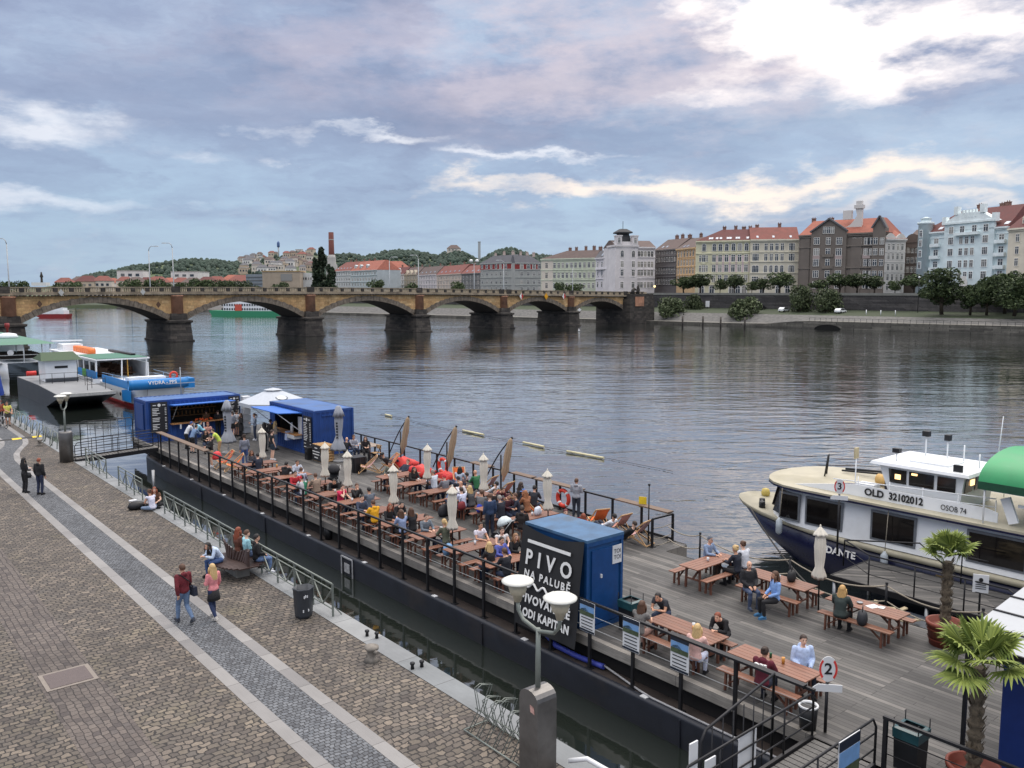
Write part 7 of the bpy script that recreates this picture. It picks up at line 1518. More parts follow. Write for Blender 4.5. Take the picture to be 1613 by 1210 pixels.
# ================================================================ boats and landing stages
M_bwhite = mat('boat_white', lin((226, 229, 232)), .35, var=.05, scale=.8, dirt=(lin((160, 156, 140)), .3))
M_bcream = mat('boat_deck_cream', lin((166, 160, 140)), .55, var=.12, scale=1.2, dirt=(lin((128, 122, 92)), .5))
M_bnavy = mat('boat_navy', lin((22, 26, 58)), .3, var=.1)
M_bglass = mat('boat_glass', lin((22, 20, 20)), .08, var=.4, scale=.8, spec=.7)
M_bblue = mat('boat_bright_blue', lin((34, 126, 196)), .4, var=.08, scale=1)
M_bgrey = mat('boat_grey', lin((62, 66, 72)), .5, var=.15, scale=.6)
M_bred = mat('boat_red', lin((132, 34, 36)), .5, var=.2, scale=1)
M_lampglint = emit('lamp_glint_glow', (1.0, .62, .28), 2.2)  # emission for the painted reflections on the wheelhouse panes
def hull_loft(mb,st_,c,profs,m):
 rows = []
 for y,hb in st_:
  rows.append([(c-f(y)*hb,y+q(y),z(y)) for f,q,z in profs]+[(c+f(y)*hb,y+q(y),z(y)) for f,q,z in reversed(profs)])
 n = len(rows[0]); vs = sum(rows,[])
 mb.add(vs,[(i*n+j,(i+1)*n+j,(i+1)*n+j+1,i*n+j+1) for i in range(len(rows)-1) for j in range(n-1)],m,True)
 return rows
def make_white_boat():
 root = thing('passenger_boat', 'white passenger boat with navy hull, wheelhouse and green canopy at the right', 'boat', W(0, 29.4, 0), BR)
 B_,c = 5.0,2.5
 def hb(y): return 2.5 if y < 14 else 2.5*math.sqrt(max(0,1-((y-14)/8.2)**2.3))
 ys = [-14,-6,0,6,10,14,16,17.5,19,20,20.8,21.4,21.9,22.15]
 st_ = [(y,max(.05,hb(y))) for y in ys]
 one = lambda v: (lambda y: v)
 rake = lambda k: (lambda y: -k*max(0,(y-16)/6.2)**1.6)
 sh = lambda y: 1.6+.30*max(0,(y-15)/7)**1.5
 h = MB(); hull_loft(h, st_, c, [(one(.6), rake(4.4), one(-.8)), (one(.86), rake(3.0), one(0)), (one(.95), rake(1.3), one(.7)), (one(.995), rake(.2), lambda y: sh(y)-.2)], 0); h.build('hull', M_bnavy, root)
 h = MB(); hull_loft(h, st_, c, [(one(.995), rake(.2), lambda y: sh(y)-.2), (one(1.03), rake(.1), lambda y: sh(y)-.17), (one(1.03), rake(0), lambda y: sh(y)-.04), (one(1.02), rake(0), sh)], 0); h.build('rubbing_strake', M_bcream, root)
 d = MB(); vs = []
 for y,b in st_: vs += [(c-b*1.02,y,sh(y)-.02),(c+b*1.02,y,sh(y)-.02)]
 d.add(vs, [(2*i, 2*i+1, 2*i+3, 2*i+2) for i in range(len(st_)-1)]); d.build('foredeck', M_bcream, root)
 def plan(front,inset,n=12):
  L = [(inset,-14),(inset,front-2.6)]
  for i in range(1,n): a = math.pi*(1-i/n); L.append((c+(c-inset)*math.cos(a),front-2.6+2.6*math.sin(a)**.8))
  return L+[(B_-inset,front-2.6),(B_-inset,-14)]
 a_,b_ = plan(20.15,.12),plan(19.75,.22); n = len(a_); zt = 3.12
 s = MB(); s.add([(x, y, sh(y)-.02) for x, y in a_]+[(x, y, zt) for x, y in b_], [(i+1, i, n+i, n+i+1) for i in range(n-1)], 0); s.build('saloon', M_bwhite, root)
 r = MB(); o = plan(20.3, -.12); r.add([(x, y, zt) for x, y in o]+[(x, y, zt+.12) for x, y in o], [tuple(range(len(o), 2*len(o)))+(), tuple(reversed(range(len(o))))]+[(i+1, i, len(o)+i, len(o)+i+1) for i in range(len(o)-1)], 0); r.build('saloon_roof', M_bcream, root)
 e = MB();
 for i in range(len(o)-1): e.bar((o[i][0],o[i][1],zt+.01),(o[i+1][0],o[i+1][1],zt+.01),.03,.07)
 e.build('roof_edge', M_bnavy, root)
 def pane(y0,y1,z0,z1,x=.12,dx=.07,side=0):
  f = MB(); f.box((x-.015+dx*.5, (y0+y1)/2, (z0+z1)/2), (.06, y1-y0+.16, z1-z0+.16)); w = f.build('window', mat('boat_window_frame', lin((120, 124, 130)), .4, .4), root)
  g = MB(); g.box((x-.04+dx*.5, (y0+y1)/2, (z0+z1)/2), (.04, y1-y0, z1-z0)); g.build('pane', M_bglass, w)
 for y0,y1 in ((18.0,18.75),(16.2,17.6),(13.45,14.95),(9.9,11.6),(6.0,8.5),(1.5,4.5)): pane(y0,y1,1.92,2.86)
 for i0,i1 in ((2,4),(5,7),(8,10)):
  p = [a_[i0],a_[i1]]; q = [b_[i0],b_[i1]]; f = lambda u,v: Vector((*a_[i0],1.62)).lerp(Vector((*a_[i1],1.62)),u).lerp(Vector((*b_[i0],zt)).lerp(Vector((*b_[i1],zt)),u),v)
  w = MB(); cc = Vector((c,16,2.4)); pts = [f(u,v) for u,v in ((.08,.2),(.92,.2),(.92,.84),(.08,.84))]; nn = (pts[1]-pts[0]).cross(pts[3]-pts[0]).normalized(); nn = nn if nn.dot(pts[0]-cc) > 0 else -nn
  w.extr([q_+nn*.02 for q_ in pts] if (pts[1]-pts[0]).cross(pts[3]-pts[0]).dot(nn) < 0 else [q_+nn*.02 for q_ in pts][::-1], nn*.16); wo = w.build('window', M_bglass, root)
 bw = MB(); bw.extr([(.48, 18.4, zt+.12), (.48, 17.9, zt+.22), (.48, 15.9, zt+.55), (.48, 11.3, zt+.55), (.48, 10.9, zt+.45), (.48, 10.9, zt+.12)], (.05, 0, 0)); bo = bw.build('name_board', M_bwhite, root)
 R = rad(-90)
 text('OLD', .36, 'lettering', M_btext, bo, (.45, 15.12, zt+.34), (rad(90), 0, R), .004, bold=.012); text('32102012', .36, 'lettering', M_btext, bo, (.45, 13.95, zt+.34), (rad(90), 0, R), .004, bold=.012, space=1.0, sx=.86); text('OSOB 74', .28, 'lettering', M_btext, bo, (.45, 12.3, zt+.30), (rad(90), 0, R), .004, sx=.78)
 bw = MB(); bw.bar((.48,10.3,zt+.8),(.48,-12,zt+.8),.06,.1); bw.bar((.5,10.4,zt+.2),(.5,10.7,zt+1.0),.12,.3)
 for k in range(3): bw.box((.47,8.4-2.4*k,zt+.42),(.06,1.5,.5))
 bw.build('side_rail', M_bwhite, root); bw = MB()
 for k in range(3): bw.box((.43,8.4-2.4*k,zt+.42),(.04,1.15,.34))
 bw.build('dark_panels', M_bglass, root)
 text('DANTE', .36, 'lettering', M_wtext, root, (-.03, 16.07, 1.08), (rad(84), 0, R), .006, bold=.012)
 y0,y1,x0,x1,z0,z1 = 12.35,14.9,1.0,3.6,zt+.12,4.5
 wh = MB(); wh.add([(x0, y0, z0), (x1, y0, z0), (x1, y1-.15, z0), (x0, y1-.15, z0), (x0-.02, y0-.15, z1), (x1+.02, y0-.15, z1), (x1+.02, y1+.35, z1), (x0-.02, y1+.35, z1)], [(0, 1, 5, 4), (1, 2, 6, 5), (2, 3, 7, 6), (3, 0, 4, 7)]); w = wh.build('wheelhouse', M_bwhite, root)
 rf = MB(); rf.box(((x0+x1)/2, (y0+y1)/2+.1, z1+.05), (x1-x0+.5, y1-y0+1.0, .1), top=.97); rf.box(((x0+x1)/2, (y0+y1)/2+.1, z1+.13), (1.3, 1.4, .06)); rf.build('wheelhouse_roof', M_bwhite, root)
 for a,b in ((12.48,13.1),(13.22,14.1),(14.2,14.8)):
  g = MB(); g.extr([(x0-.03, a, z1-.62), (x0-.03, b, z1-.62), (x0-.035, b+.06*(b > 14.5), z1-.12), (x0-.035, a, z1-.12)], (-.02, 0, 0)); g.build('wheelhouse_window', M_bglass, w)
 for a,b in ((1.12,1.75),(1.95,2.6),(2.8,3.45)):
  g = MB(); g.extr([(a, y0-.1, z1-.62), (b, y0-.1, z1-.62), (b, y0-.14, z1-.12), (a, y0-.14, z1-.12)], (0, -.02, 0)); g.build('wheelhouse_window', M_bglass, w)
 l = MB(); l.box((x0-.07, 14.5, z1-.38), (.03, .2, .18)); l.box((x0-.07, 13.9, z1-.2), (.03, .2, .07)); l.box((1.6, y0-.17, z1-.28), (.3, .03, .2)); l.box((3.5, y0-.17, z1-.3), (.25, .03, .25)); l.build('painted_lamp_reflection', M_lampglint, w)  # glowing plates on the panes stand in for reflected lamplight
 mk = MB()
 for x,y,h in ((1.4,14.8,.5),(3.3,14.6,.9),(3.3,13.8,.85),(3.3,13.2,.7),(2.4,12.3,.6)): mk.tube([(x,y,z1+.1),(x,y,z1+h)],.025,6)
 mk.tube([(3.4, 12.1, z1), (3.45, 12.0, z1+1.9)], .015, 5); mk.build('masts', M_bwhite, root)
 mk = MB(); mk.box((3.3, 14.6, z1+.95), (.2, .25, .2)); mk.box((3.3, 13.8, z1+.9), (.2, .2, .22)); mk.box((1.4, 14.8, z1+.5), (.2, .26, .16)); mk.box((1.15, 12.5, z1+.22), (.1, .3, .24)); mk.build('lamps', M_black, root)
 f = MB()
 for x in (.55,4.5):
  f.tube([(x,16.8,zt+.6),(x,11.0,zt+.9)],.02,6); f.tube([(x,15.5,zt+.4),(x,11.0,zt+.62)],.015,6)
  for y in (15.8,14.6,13.4,12.2,11): f.tube([(x,y,zt+.1),(x,y,zt+.85)],.018,5)
 f.build('roof_railing', M_bwhite, root)
 f = MB(); f.tube([(3.2, 18.6, zt+.1), (3.15, 18.5, zt+.9), (3.0, 18.4, zt+1.0), (2.75, 18.3, zt+1.0), (2.7, 18.4, zt+.1)], .03, 6); f.build('bow_arch', M_black, root)
 f = MB(); f.tube([(4.2, 18.3, zt+.25), (4.2, 15.2, zt+.5)], .05, 6); f.tube([(3.9, 18.3, zt+.22), (3.9, 15.2, zt+.45)], .04, 6); f.build('gangplank', M_black, root)
 f = MB(); f.lathe([(.16, 0), (.2, .15), (.14, .32), (.02, .36)], (2.9, 21.3, sh(21.3)-.02), 12); f.build('mooring_post', mat('brass_yellow', lin((190, 170, 90)), .5), root)
 f = MB(); f.lathe([(.14, 0), (.12, .3)], (1.6, 20.6, sh(20)-.02), 10); f.lathe([(.14, 0), (.12, .3)], (1.15, 20.3, sh(20)-.02), 10); f.bar((1.0, 20.2, 2.0), (1.75, 20.7, 2.0), .08); f.build('bitts', M_black, root)
 f = MB(); f.lathe([(.25, 0), (.27, .28)], (.95, 16.3, zt+.12), 14); f.build('drum', M_bnavy, root); f = MB(); f.tube([(2.9, 16.2, zt+.35), (2.7, 15.3, zt+.4)], .22, 12); f.build('yellow_roll', mat('straw_roll', lin((206, 168, 104)), .7), root)
 f = MB(); f.box((2.4, 15.3, zt+.5), (.6, .5, .8)); f.build('locker', M_bnavy, root); f = MB(); f.box((.9, 15.6, zt+.35), (.5, .7, .45)); f.build('white_locker', M_bwhite, root)
 f = MB(); f.tube([(.9, 16.1, zt), (.9, 16.1, zt+1.5)], .022, 6); f.build('sign_pole', M_bwhite, root); f = MB(); f.box((.9, 16.1, zt+1.65), (.3, .04, .42)); f.build('sign_plate', mat('pale_sign', lin((190, 176, 140)), .6), root)
 for y,z in ((18.6,1.25),(14.3,.9)):
  f = MB(); f.lathe([(.02, 0), (.13, .1), (.13, .55), (.03, .7)], (-.2, y, z), 10); fo = f.build('fender', mat('fender_grey', lin((168, 176, 182)), .5), root); f = MB(); f.tube([(-.18, y, z+.7), (-.05, y, zt)], .014, 5); f.build('fender_rope', MATS['rope'], fo)
 cn = MB(); n = 14; yb,ye = 11.4,-8; vs = []
 for y in (yb,(yb+ye)/2,ye):
  for i in range(n+1): a = math.pi*i/n; vs.append((c-2.45*math.cos(a),y,4.62+.86*math.sin(a)))
 cn.add(vs,[(j*(n+1)+i,j*(n+1)+i+1,(j+1)*(n+1)+i+1,(j+1)*(n+1)+i) for j in (0,1) for i in range(n)],0,True)
 cn.add([(c-2.45*math.cos(math.pi*i/n), yb, 4.62+.86*math.sin(math.pi*i/n)) for i in range(n+1)], [tuple(range(n+1))]); cn.build('canopy', mat('canopy_green', lin((36, 138, 84)), .5, var=.12, scale=1.2, dirt=(lin((90, 168, 128)), .4)), root)
 cn = MB(); cn.box((.04, (yb+ye)/2, 4.5), (.03, yb-ye, .26)); cn.build('canopy_valance', mat('canopy_dark_green', lin((26, 74, 52)), .6), root)
 f = MB()
 for y in (11.2,8.2,5.2,2.2,-.8):
  for x in (.1,4.9): f.tube([(x,y,zt),(x,y,4.6)],.03,6)
 f.build('canopy_poles', M_bwhite, root)
 f = MB()
 for k in range(4):
  y = 9.6-2.2*k; f.box((1.9,y,zt+.78),(1.5,.8,.05)); f.box((1.9,y,zt+.45),(.08,.08,.66))
 f.build('deck_tables', M_bgrey, root); f = MB()
 for k in range(4):
  for x in (1.5,2.4): f.box((x,8.6-2.2*k,zt+.5),(.42,.4,.05)); f.box((x,8.4-2.2*k,zt+.8),(.42,.05,.4)); f.box((x,8.6-2.2*k,zt+.3),(.36,.34,.4),top=.9)
 f.build('deck_chairs', mat('brown_wicker', lin((120, 92, 62)), .8), root)
 b = MB(); b.box((.02, 12.3, 1.0), (.03, .55, .3)); b.build('brown_plate', mat('brown_plate', lin((110, 92, 60)), .7), root)
make_white_boat()
def make_stages():
 root = thing('landing_stage', 'grey plank landing stage with black railings in front of the white boat', 'landing stage', W(0, 26.3, 0), BR)
 d = MB(); d.box((1.3, 3.3, 1.2), (2.6, 22.8, .1)); d.build('planking', M_deck, root)
 b = MB(); b.box((0,3.3,1.16),(.06,22.8,.2)); b.box((2.6,3.3,1.16),(.06,22.8,.2)); b.box((1.3,14.7,1.16),(2.6,.06,.2))
 b.build('edge_beam', M_rail, root)
 for x in (.1,2.5):
  for y in (14.6, 11.5, 8.4): f = MB(); f.tube([(x, y, -.6), (x, y, 1.12)], .07, 8); f.build('pile', M_steel, root)
 f = MB(); Z = 1.25
 f.tube([(.05,y,Z+1.0) for y in (13.4,9.2)],.026,7); f.tube([(.05,9.2,Z+1.0),(.05,9.0,Z+.9),(.05,9.0,Z)],.026,7); f.tube([(.05,13.4,Z+1.0),(1.2,14.9,Z+.95),(1.25,14.95,Z)],.026,7)
 for z in (.35,.68): f.tube([(.05,13.4,Z+z),(.05,9.0,Z+z)],.015,6); f.tube([(.05,13.4,Z+z),(1.2,14.9,Z+z)],.015,6)
 for y in (13.4,11.9,10.4): f.tube([(.05,y,Z),(.05,y,Z+1.0)],.024,6)
 f.tube([(1.2,14.9,Z+.95),(2.5,12.9,Z+1.05),(2.5,11.6,Z+.2)],.026,7); f.tube([(2.5,11.5,Z),(2.5,11.5,Z+.95),(2.5,10.7,Z+.95)],.024,6)
 f.build('railing', M_rail, root)
 g = thing('gate', 'tall black barred gate on the landing stage beside the palm', 'gate', W(7.9, 26.5, 1.25), BR); f = MB(); f.box((0, 0, .95), (.12, .12, 1.9)); f.build('gate_post', M_rail, g); f = MB()
 f.tube([(.1,0,.1),(.1,0,1.7),(2.2,0,1.7),(2.2,0,.1)],.025,6); f.tube([(.1,0,.7),(2.2,0,.7)],.02,6)
 for k in range(6): f.tube([(.4+.32*k,0,.1),(.4+.32*k,0,1.7)],.014,5)
 f.build('bars', M_rail, g)
 g = thing('notice_board', 'white paper notice on a black post on the landing stage', 'sign', W(10.0, 26.45, 1.25), BR-rad(62)); f = MB(); f.tube([(0, 0, 0), (0, 0, 1.0)], .03, 7); f.build('post', M_rail, g); f = MB(); f.box((0, -.04, .95), (.42, .03, .55)); o = f.build('panel', M_white, g); f = MB(); f.lathe([(.06, 0), (.06, .01)], n=12); q = f.build('mark', M_btext, o, (0, -.06, 1.07)); q.rotation_euler = (rad(90), 0, 0); f = MB()
 for k in range(3): f.box((0,-.06,.92-.06*k),(.28,.01,.02))
 f.build('text_lines', M_btext, o)
 root = thing('pontoon', 'dark grey steel pontoon between the rope fence and the landing stage', 'pontoon', W(0, 23.6, 0), BR); b = MB(); b.box((1.3, 1.9, .35), (2.5, 20.2, .8)); b.build('hull', M_bgrey, root); b = MB(); b.box((1.3, 1.9, .77), (2.6, 20.3, .05)); b.build('deck_plate', mat('pontoon_plate', lin((60, 66, 74)), .5, var=.15), root)
 rr = random.Random(8); q = thing('board_pile', 'heap of broken wooden boards on the dark pontoon', 'boards', W(12.0, 24.6, .8), BR); b = MB()
 for k in range(16): a = rr.uniform(-.5,.5)+(1.2 if k % 3 == 0 else 0); b.box((rr.uniform(-.4,.4),rr.uniform(-.5,.5),.05+.03*k),(.14,rr.uniform(.7,1.4),.04),rz=a,rx=rr.uniform(-.2,.2))
 b.build('boards', mat('old_boards', lin((150, 138, 112)), .85, var=.3, scale=4), q)
 b = MB(); a = W(20.7, 30.3, 1.75); e = W(13.2, 24.3, .85); b.tube([a.lerp(e, f)+Vector((0, 0, -.4*4*f*(1-f))) for f in [i/8 for i in range(9)]], .03, 6); o = b.build('mooring_rope', mat('dark_rope', lin((60, 58, 56)), .9)); tag(o, 'dark mooring rope from the white boat bow to the pontoon', 'rope')
 b = MB(); pts = [at(600,652),at(700,676),at(850,704),at(960,724),at(1060,744)]
 for p in pts: p.z = .06
 b.tube(pts, .012, 5); o = b.build('float_line', M_black); tag(o, 'dark line floating on the river beyond the barge', 'line')
 for i,(x0,y0,x1,y1) in enumerate(((729,680,762,687),(824,699,857,706),(893,713,951,724),(607,655,617,657))):
  a, c = at(x0, y0), at(x1, y1); a.z = c.z = .1; b = MB(); b.tube([a, c], .08, 8); o = b.build('pale_float', mat('float_yellow', lin((206, 198, 160)), .4)); tag(o, 'pale yellow tube float on the barrier line, '+('behind the middle parasol' if i == 0 else 'above the cabin' if i == 1 else 'the longest one, nearest the white boat' if i == 2 else 'the tiny one behind the food kiosk'), 'float', 'tube floats on the barrier line')
make_stages()
def make_left_boats():
 s0,t0 = 84,23.0
 root = thing('tour_boat', 'blue and white tour boat with a green roof and open front saloon', 'boat', W(s0, t0, 0), BR)
 c = 2.65; st_ = [(y,b) for y,b in ((-2.2,1.55),(-1.6,2.1),(-.2,2.5),(2,2.65),(12,2.65),(24,2.65),(31,2.5),(34,1.9))]
 one = lambda v: (lambda y: v); z_ = lambda y: 1.75+.35*max(0,(4-y)/6)**1.4
 rk = lambda k: (lambda y: k*max(0,(2-y)/4.2))
 h = MB(); hull_loft(h, st_, c, [(one(.8), rk(1.6), one(-.8)), (one(.92), rk(1.0), one(.0)), (one(.95), rk(.8), one(.38))], 0); h.build('boot_top', M_bred, root)
 h = MB(); hull_loft(h, st_, c, [(one(.95), rk(.8), one(.38)), (one(1.0), rk(.2), lambda y: z_(y)-.1), (one(1.0), rk(0), z_)], 0); h.add([(c-1.55*.95, -1.4, .38), (c+1.55*.95, -1.4, .38), (c+1.55, -2.2, 2.25), (c-1.55, -2.2, 2.25)], [(0, 1, 2, 3)]); hl = h.build('hull', M_bwhite, root)
 for k in range(3): p = MB(); p.lathe([(.2, 0), (.2, .03)], n=14); o = p.build('porthole', M_bglass, hl, (-.06, 5.6-1.5*k, 1.1)); o.rotation_euler = (0, rad(-90), 0)
 h = MB(); h.extr([(-.03, -.6, .55), (-.03, 2.2, .5), (-.03, 2.2, 1.5), (-.03, -.8, 1.8)], (.05, 0, 0)); h.build('blue_bow_panel', M_bblue, root)
 d = MB(); d.add([(.1, 0, 1.72), (5.2, 0, 1.72), (5.2, 34, 1.72), (.1, 34, 1.72)], [(0, 1, 2, 3)]); d.build('deck', M_bgrey, root)
 q = MB(); pr = []
 for i in range(13):
  u = i/12; x = -.6+5.4*u; w = .62*math.sin(math.pi*min(.97,max(.06,u)))**.5; pr.append([(x,-2.1-w*.4,1.85),(x,-2.1-w,2.25),(x,-2.1-w*.9,2.75),(x,-2.1+w*.9,2.75),(x,-2.1+w*.6,1.85)])
 vs = sum(pr, []); q.add(vs, [(i*5+j, (i+1)*5+j, (i+1)*5+(j+1) % 5, i*5+(j+1) % 5) for i in range(12) for j in range(5)]+[tuple(range(4, -1, -1)), tuple(range(60, 65))], 0, True); dg = q.build('bow_dinghy', M_bblue, root)
 text('VYDRA - PPS', .46, 'lettering', M_wtext, dg, (2.25, -2.80, 2.48), (rad(78), 0, 0), .006, bold=.008)
 b = MB(); b.box((4.9, -1.4, 2.2), (1.0, 1.6, .9)); b.build('blue_locker', M_bblue, root)
 b = MB(); b.box((2.2, 2.2, 2.2), (3.4, 1.4, .9)); b.build('white_locker', M_bwhite, root); b = MB(); b.box((.02, 4.6, 2.1), (.08, 9, .75)); b.build('blue_bulwark', M_bblue, root)
 w = MB(); w.box((.08, 21.5, 2.15), (.1, 20, .85)); w.build('blue_side', M_bblue, root); w = MB(); w.box((.05, 16.4, 2.15), (.1, 1.6, .86)); w.build('green_side', mat('boat_green', lin((84, 146, 62)), .5), root); w = MB(); w.box((.05, 20.5, 2.15), (.1, 2.5, .86)); w.build('olive_side', mat('boat_olive', lin((116, 118, 76)), .6), root)
 w = MB(); w.box((5.25,21.5,2.5),(.1,20,1.6)); w.box((2.65,25,2.7),(5.1,.1,2.0))
 for k in range(9): w.box((.08,11.7+2.45*k,3.1),(.1,.32,1.2))
 w.box((.08, 21.5, 3.62), (.1, 20, .2)); w.build('window_posts', M_bwhite, root)
 for k in range(8): g = MB(); g.box((.1, 12.95+2.45*k, 3.05), (.04, 2.1, .95)); g.build('window', M_bglass, root)
 f = MB()
 for x in (.15,2.65,5.15): f.bar((x,12.0,1.75),(x,11.7,3.7),.12)
 f.build('front_posts', M_bwhite, root); f = MB(); f.bar((3.4, 12.4, 1.75), (3.4, 12.4, 3.7), .1); f.build('yellow_post', mat('boat_yellow', lin((196, 150, 60)), .5), root)
 r = MB(); r.box((2.65, 22, 3.78), (5.5, 21.2, .14)); r.build('roof', M_bwhite, root); r = MB(); r.box((2.65, 15.5, 3.88), (5.1, 8.0, .06)); r.build('green_roof', mat('roof_green_cover', lin((66, 112, 94)), .7, var=.12), root)
 r = MB(); r.box((4.6, 19, 4.0), (.5, 9, .2)); r.build('roof_rail', M_black, root)
 r = MB()
 for k in range(8): r.tube([(1.4+.0*k,20.5+.9*k,4.15),(2.2,20.5+.9*k,4.15)],.36,10)
 r.build('liferaft_orange', mat('raft_orange', lin((224, 118, 54)), .5), root); r = MB(); r.box((1.6, 29.5, 4.2), (2.2, 3, .8)); r.box((1.6, 31, 4.9), (3.4, .5, .12)); r.build('wheel_box', M_bwhite, root)
 i_ = MB()
 for k in range(5): i_.box((1.4,14+2*k,2.1),(1.4,.7,.08)); i_.box((3.9,14+2*k,2.1),(1.4,.7,.08)); i_.box((1.4,14.9+2*k,2.2),(1.3,.1,.9)); i_.box((3.9,14.9+2*k,2.2),(1.3,.1,.9))
 i_.build('seats', mat('saloon_brown', lin((92, 64, 46)), .7), root)
 f = MB();
 for z in (2.3,2.65): f.tube([(.1,9.5,z),(.4,3,z),(2,.5,z),(4.9,.5,z),(5.2,9.5,z)],.025,6)
 for x,y in ((.4,3),(2,.5),(4.9,.5),(.2,6),(5.1,6)): f.tube([(x,y,1.75),(x,y,2.65)],.025,6)
 f.build('bow_railing', mat('pale_blue_rail', lin((128, 160, 190)), .5), root)
 b = MB(); b.tube([(4.3+.34*math.cos(a), .42, 2.75+.34*math.sin(a)) for a in [math.pi*2*k/16 for k in range(17)]], .1, 8, cap=False); b.build('lifebuoy', MATS['lifebuoy_red'], root)
 f = MB()
 for x in (.7,1.6,2.6): f.lathe([(.0,0),(.16,.08),(.16,.4),(0,.48)],(x,-1.75,.7),8)
 f.build('fenders', mat('fender_grey', (0, 0, 0)), root)
 s0, t0 = 85, 17.2; root = thing('landing_barge', 'flat grey landing barge with a small white hut beside the tour boat', 'barge', W(s0, t0, 0), BR)
 h = MB(); h.extr([(0, 7, -.5), (0, 19, -.5), (0, 19, 1.75), (0, 8.5, 1.75), (0, 0, 1.5), (0, 0, 1.25)], (4.9, 0, 0)); h.build('hull', M_bgrey, root)
 d = MB(); d.add([(0.05, .1, 1.52), (4.85, .1, 1.52), (4.85, 8.5, 1.77), (4.85, 19, 1.77), (.05, 19, 1.77), (.05, 8.5, 1.77)], [(0, 1, 2, 5), (5, 2, 3, 4)]); d.build('deck', mat('barge_deck_grey', lin((128, 130, 132)), .7, var=.12, scale=.6), root)
 e = MB(); e.box((2.45, 0, 1.45), (5.0, .12, .28)); e.build('front_edge', mat('barge_edge_pale', lin((168, 168, 164)), .6), root)
 w = MB(); w.box((2.6, 12.2, 2.85), (2.9, 3.2, 2.1)); w.build('hut_wall', M_bwhite, root); w = MB(); w.add([(.7, 10.1, 3.95), (4.5, 10.1, 3.95), (4.5, 14.3, 3.95), (.7, 14.3, 3.95), (1.1, 12.2, 4.7), (4.1, 12.2, 4.7)], [(0, 1, 5, 4), (1, 2, 5), (2, 3, 4, 5), (3, 0, 4), (3, 2, 1, 0)]); w.build('hut_roof', mat('hut_roof_green', lin((66, 84, 62)), .8, var=.15), root)
 w = MB(); w.box((2.6, 10.58, 3.25), (1.2, .05, .24)); w.build('hut_plate', M_black, root); w = MB(); w.box((2.6, 10.5, 1.95), (2.95, .5, .3)); w.build('hut_step', M_bgrey, root)
 f = MB()
 for z in (.5,1.0): f.tube([(.3,9,1.77+z),(4.6,9,1.77+z)],.02,6); f.tube([(3.7,9,1.77+z),(3.7,3.5,1.6+z)],.02,6); f.tube([(3.0,2.2,1.6+z),(4.6,2.2,1.6+z)],.02,6)
 for x,y in ((.3,9),(1.4,9),(2.5,9),(3.7,9),(4.6,9),(3.7,6),(3.7,3.5),(3.0,2.2),(4.6,2.2)): f.tube([(x,y,1.6),(x,y,2.77)],.025,6)
 f.build('railing', M_rail, root); p = MB(); p.box((3.8, 2.15, 2.4), (.6, .04, .4)); p.build('white_notice', M_white, root)
 b = MB(); b.tube([(.4, 16, 2.3), (1.3, 16, 2.3)], .25, 10); b.build('red_float', MATS['bean_bag_red'], root)
 s0, t0 = 121.8, 17.9; root = thing('steamer', 'white paddle steamer with a green roof and a red banded black funnel', 'boat', W(s0, t0, 0), BR)
 h = MB(); st2 = [(-.6, 1.9), (.6, 2.7), (3, 3), (20, 3.1), (36, 2.6)]; hull_loft(h, st2, 3.1, [(one(.9), one(0), one(-.6)), (one(.97), one(0), one(.5)), (one(1.0), one(0), one(2.0))], 0); h.build('hull', M_bwhite, root)
 d = MB(); d.add([(.05, 0, 1.98), (6.1, 0, 1.98), (6.1, 34, 1.98), (.05, 34, 1.98)], [(0, 1, 2, 3)]); d.build('deck', M_bcream, root)
 b = MB(); b.box((-.12, 12, .95), (.1, 30, .5)); b.build('black_strake', M_black, root)
 w = MB(); w.box((.1, 16, 3.2), (.15, 18, 2.2)); w.box((3, 16, 3.2), (5.8, .2, 2.2)); w.build('cabin_wall', M_bwhite, root)
 r = MB(); r.add([(-.5, -1, 4.3), (6.7, -1, 4.3), (6.7, 32, 4.3), (-.5, 32, 4.3), (.6, 0, 4.62), (5.6, 0, 4.62), (5.6, 31, 4.62), (.6, 31, 4.62)], [(0, 1, 5, 4), (1, 2, 6, 5), (2, 3, 7, 6), (3, 0, 4, 7), (4, 5, 6, 7), (3, 2, 1, 0)]); r.build('roof', mat('steamer_roof_green', lin((82, 124, 104)), .6, var=.12), root)
 f = MB()
 for x in (.1,3.1,6.1):
  for y in (-.4,4.5): f.tube([(x,y,2),(x,y,4.3)],.07,8)
 f.build('roof_posts', M_bwhite, root)
 f = MB(); f.lathe([(.55, 4.6), (.5, 8.6)], (1.9, 15, 0), 14); fn = f.build('funnel', M_black, root); f = MB(); f.lathe([(.53, 7.0), (.52, 7.9)], (1.9, 15, 0), 14); f.build('red_band', mat('sign_bright_red', (0, 0, 0)), fn); f = MB(); f.lathe([(.62, 8.4), (.6, 8.9)], (1.9, 15, 0), 14); f.build('funnel_cap', M_black, fn)
 f = MB(); f.box((.9, 18, 5.2), (1.5, 3, 1.2)); f.build('wheelhouse', M_bwhite, root); f = MB(); f.box((.9, 18, 6.4), (1.5, 3, 1.2)); f.build('wheelhouse_glass', M_bglass, root); f = MB(); f.box((.9, 18, 7.05), (1.7, 3.2, .12)); f.build('wheelhouse_roof', M_bwhite, root)
 f = MB(); f.lathe([(.9, 0), (1.0, .2), (.8, .6), (.2, .75)], (3.1, 10, 4.6), 14, sx=1.3); f.build('covered_boat', M_bwhite, root)
 for x, y in ((1.1, 13), (3.9, 15)): f = MB(); f.lathe([(.15, 4.6), (.14, 5.7), (.34, 6.0), (.3, 6.5)], (x, y, 0), 10); f.build('vent', M_bred, root)
 f = MB()
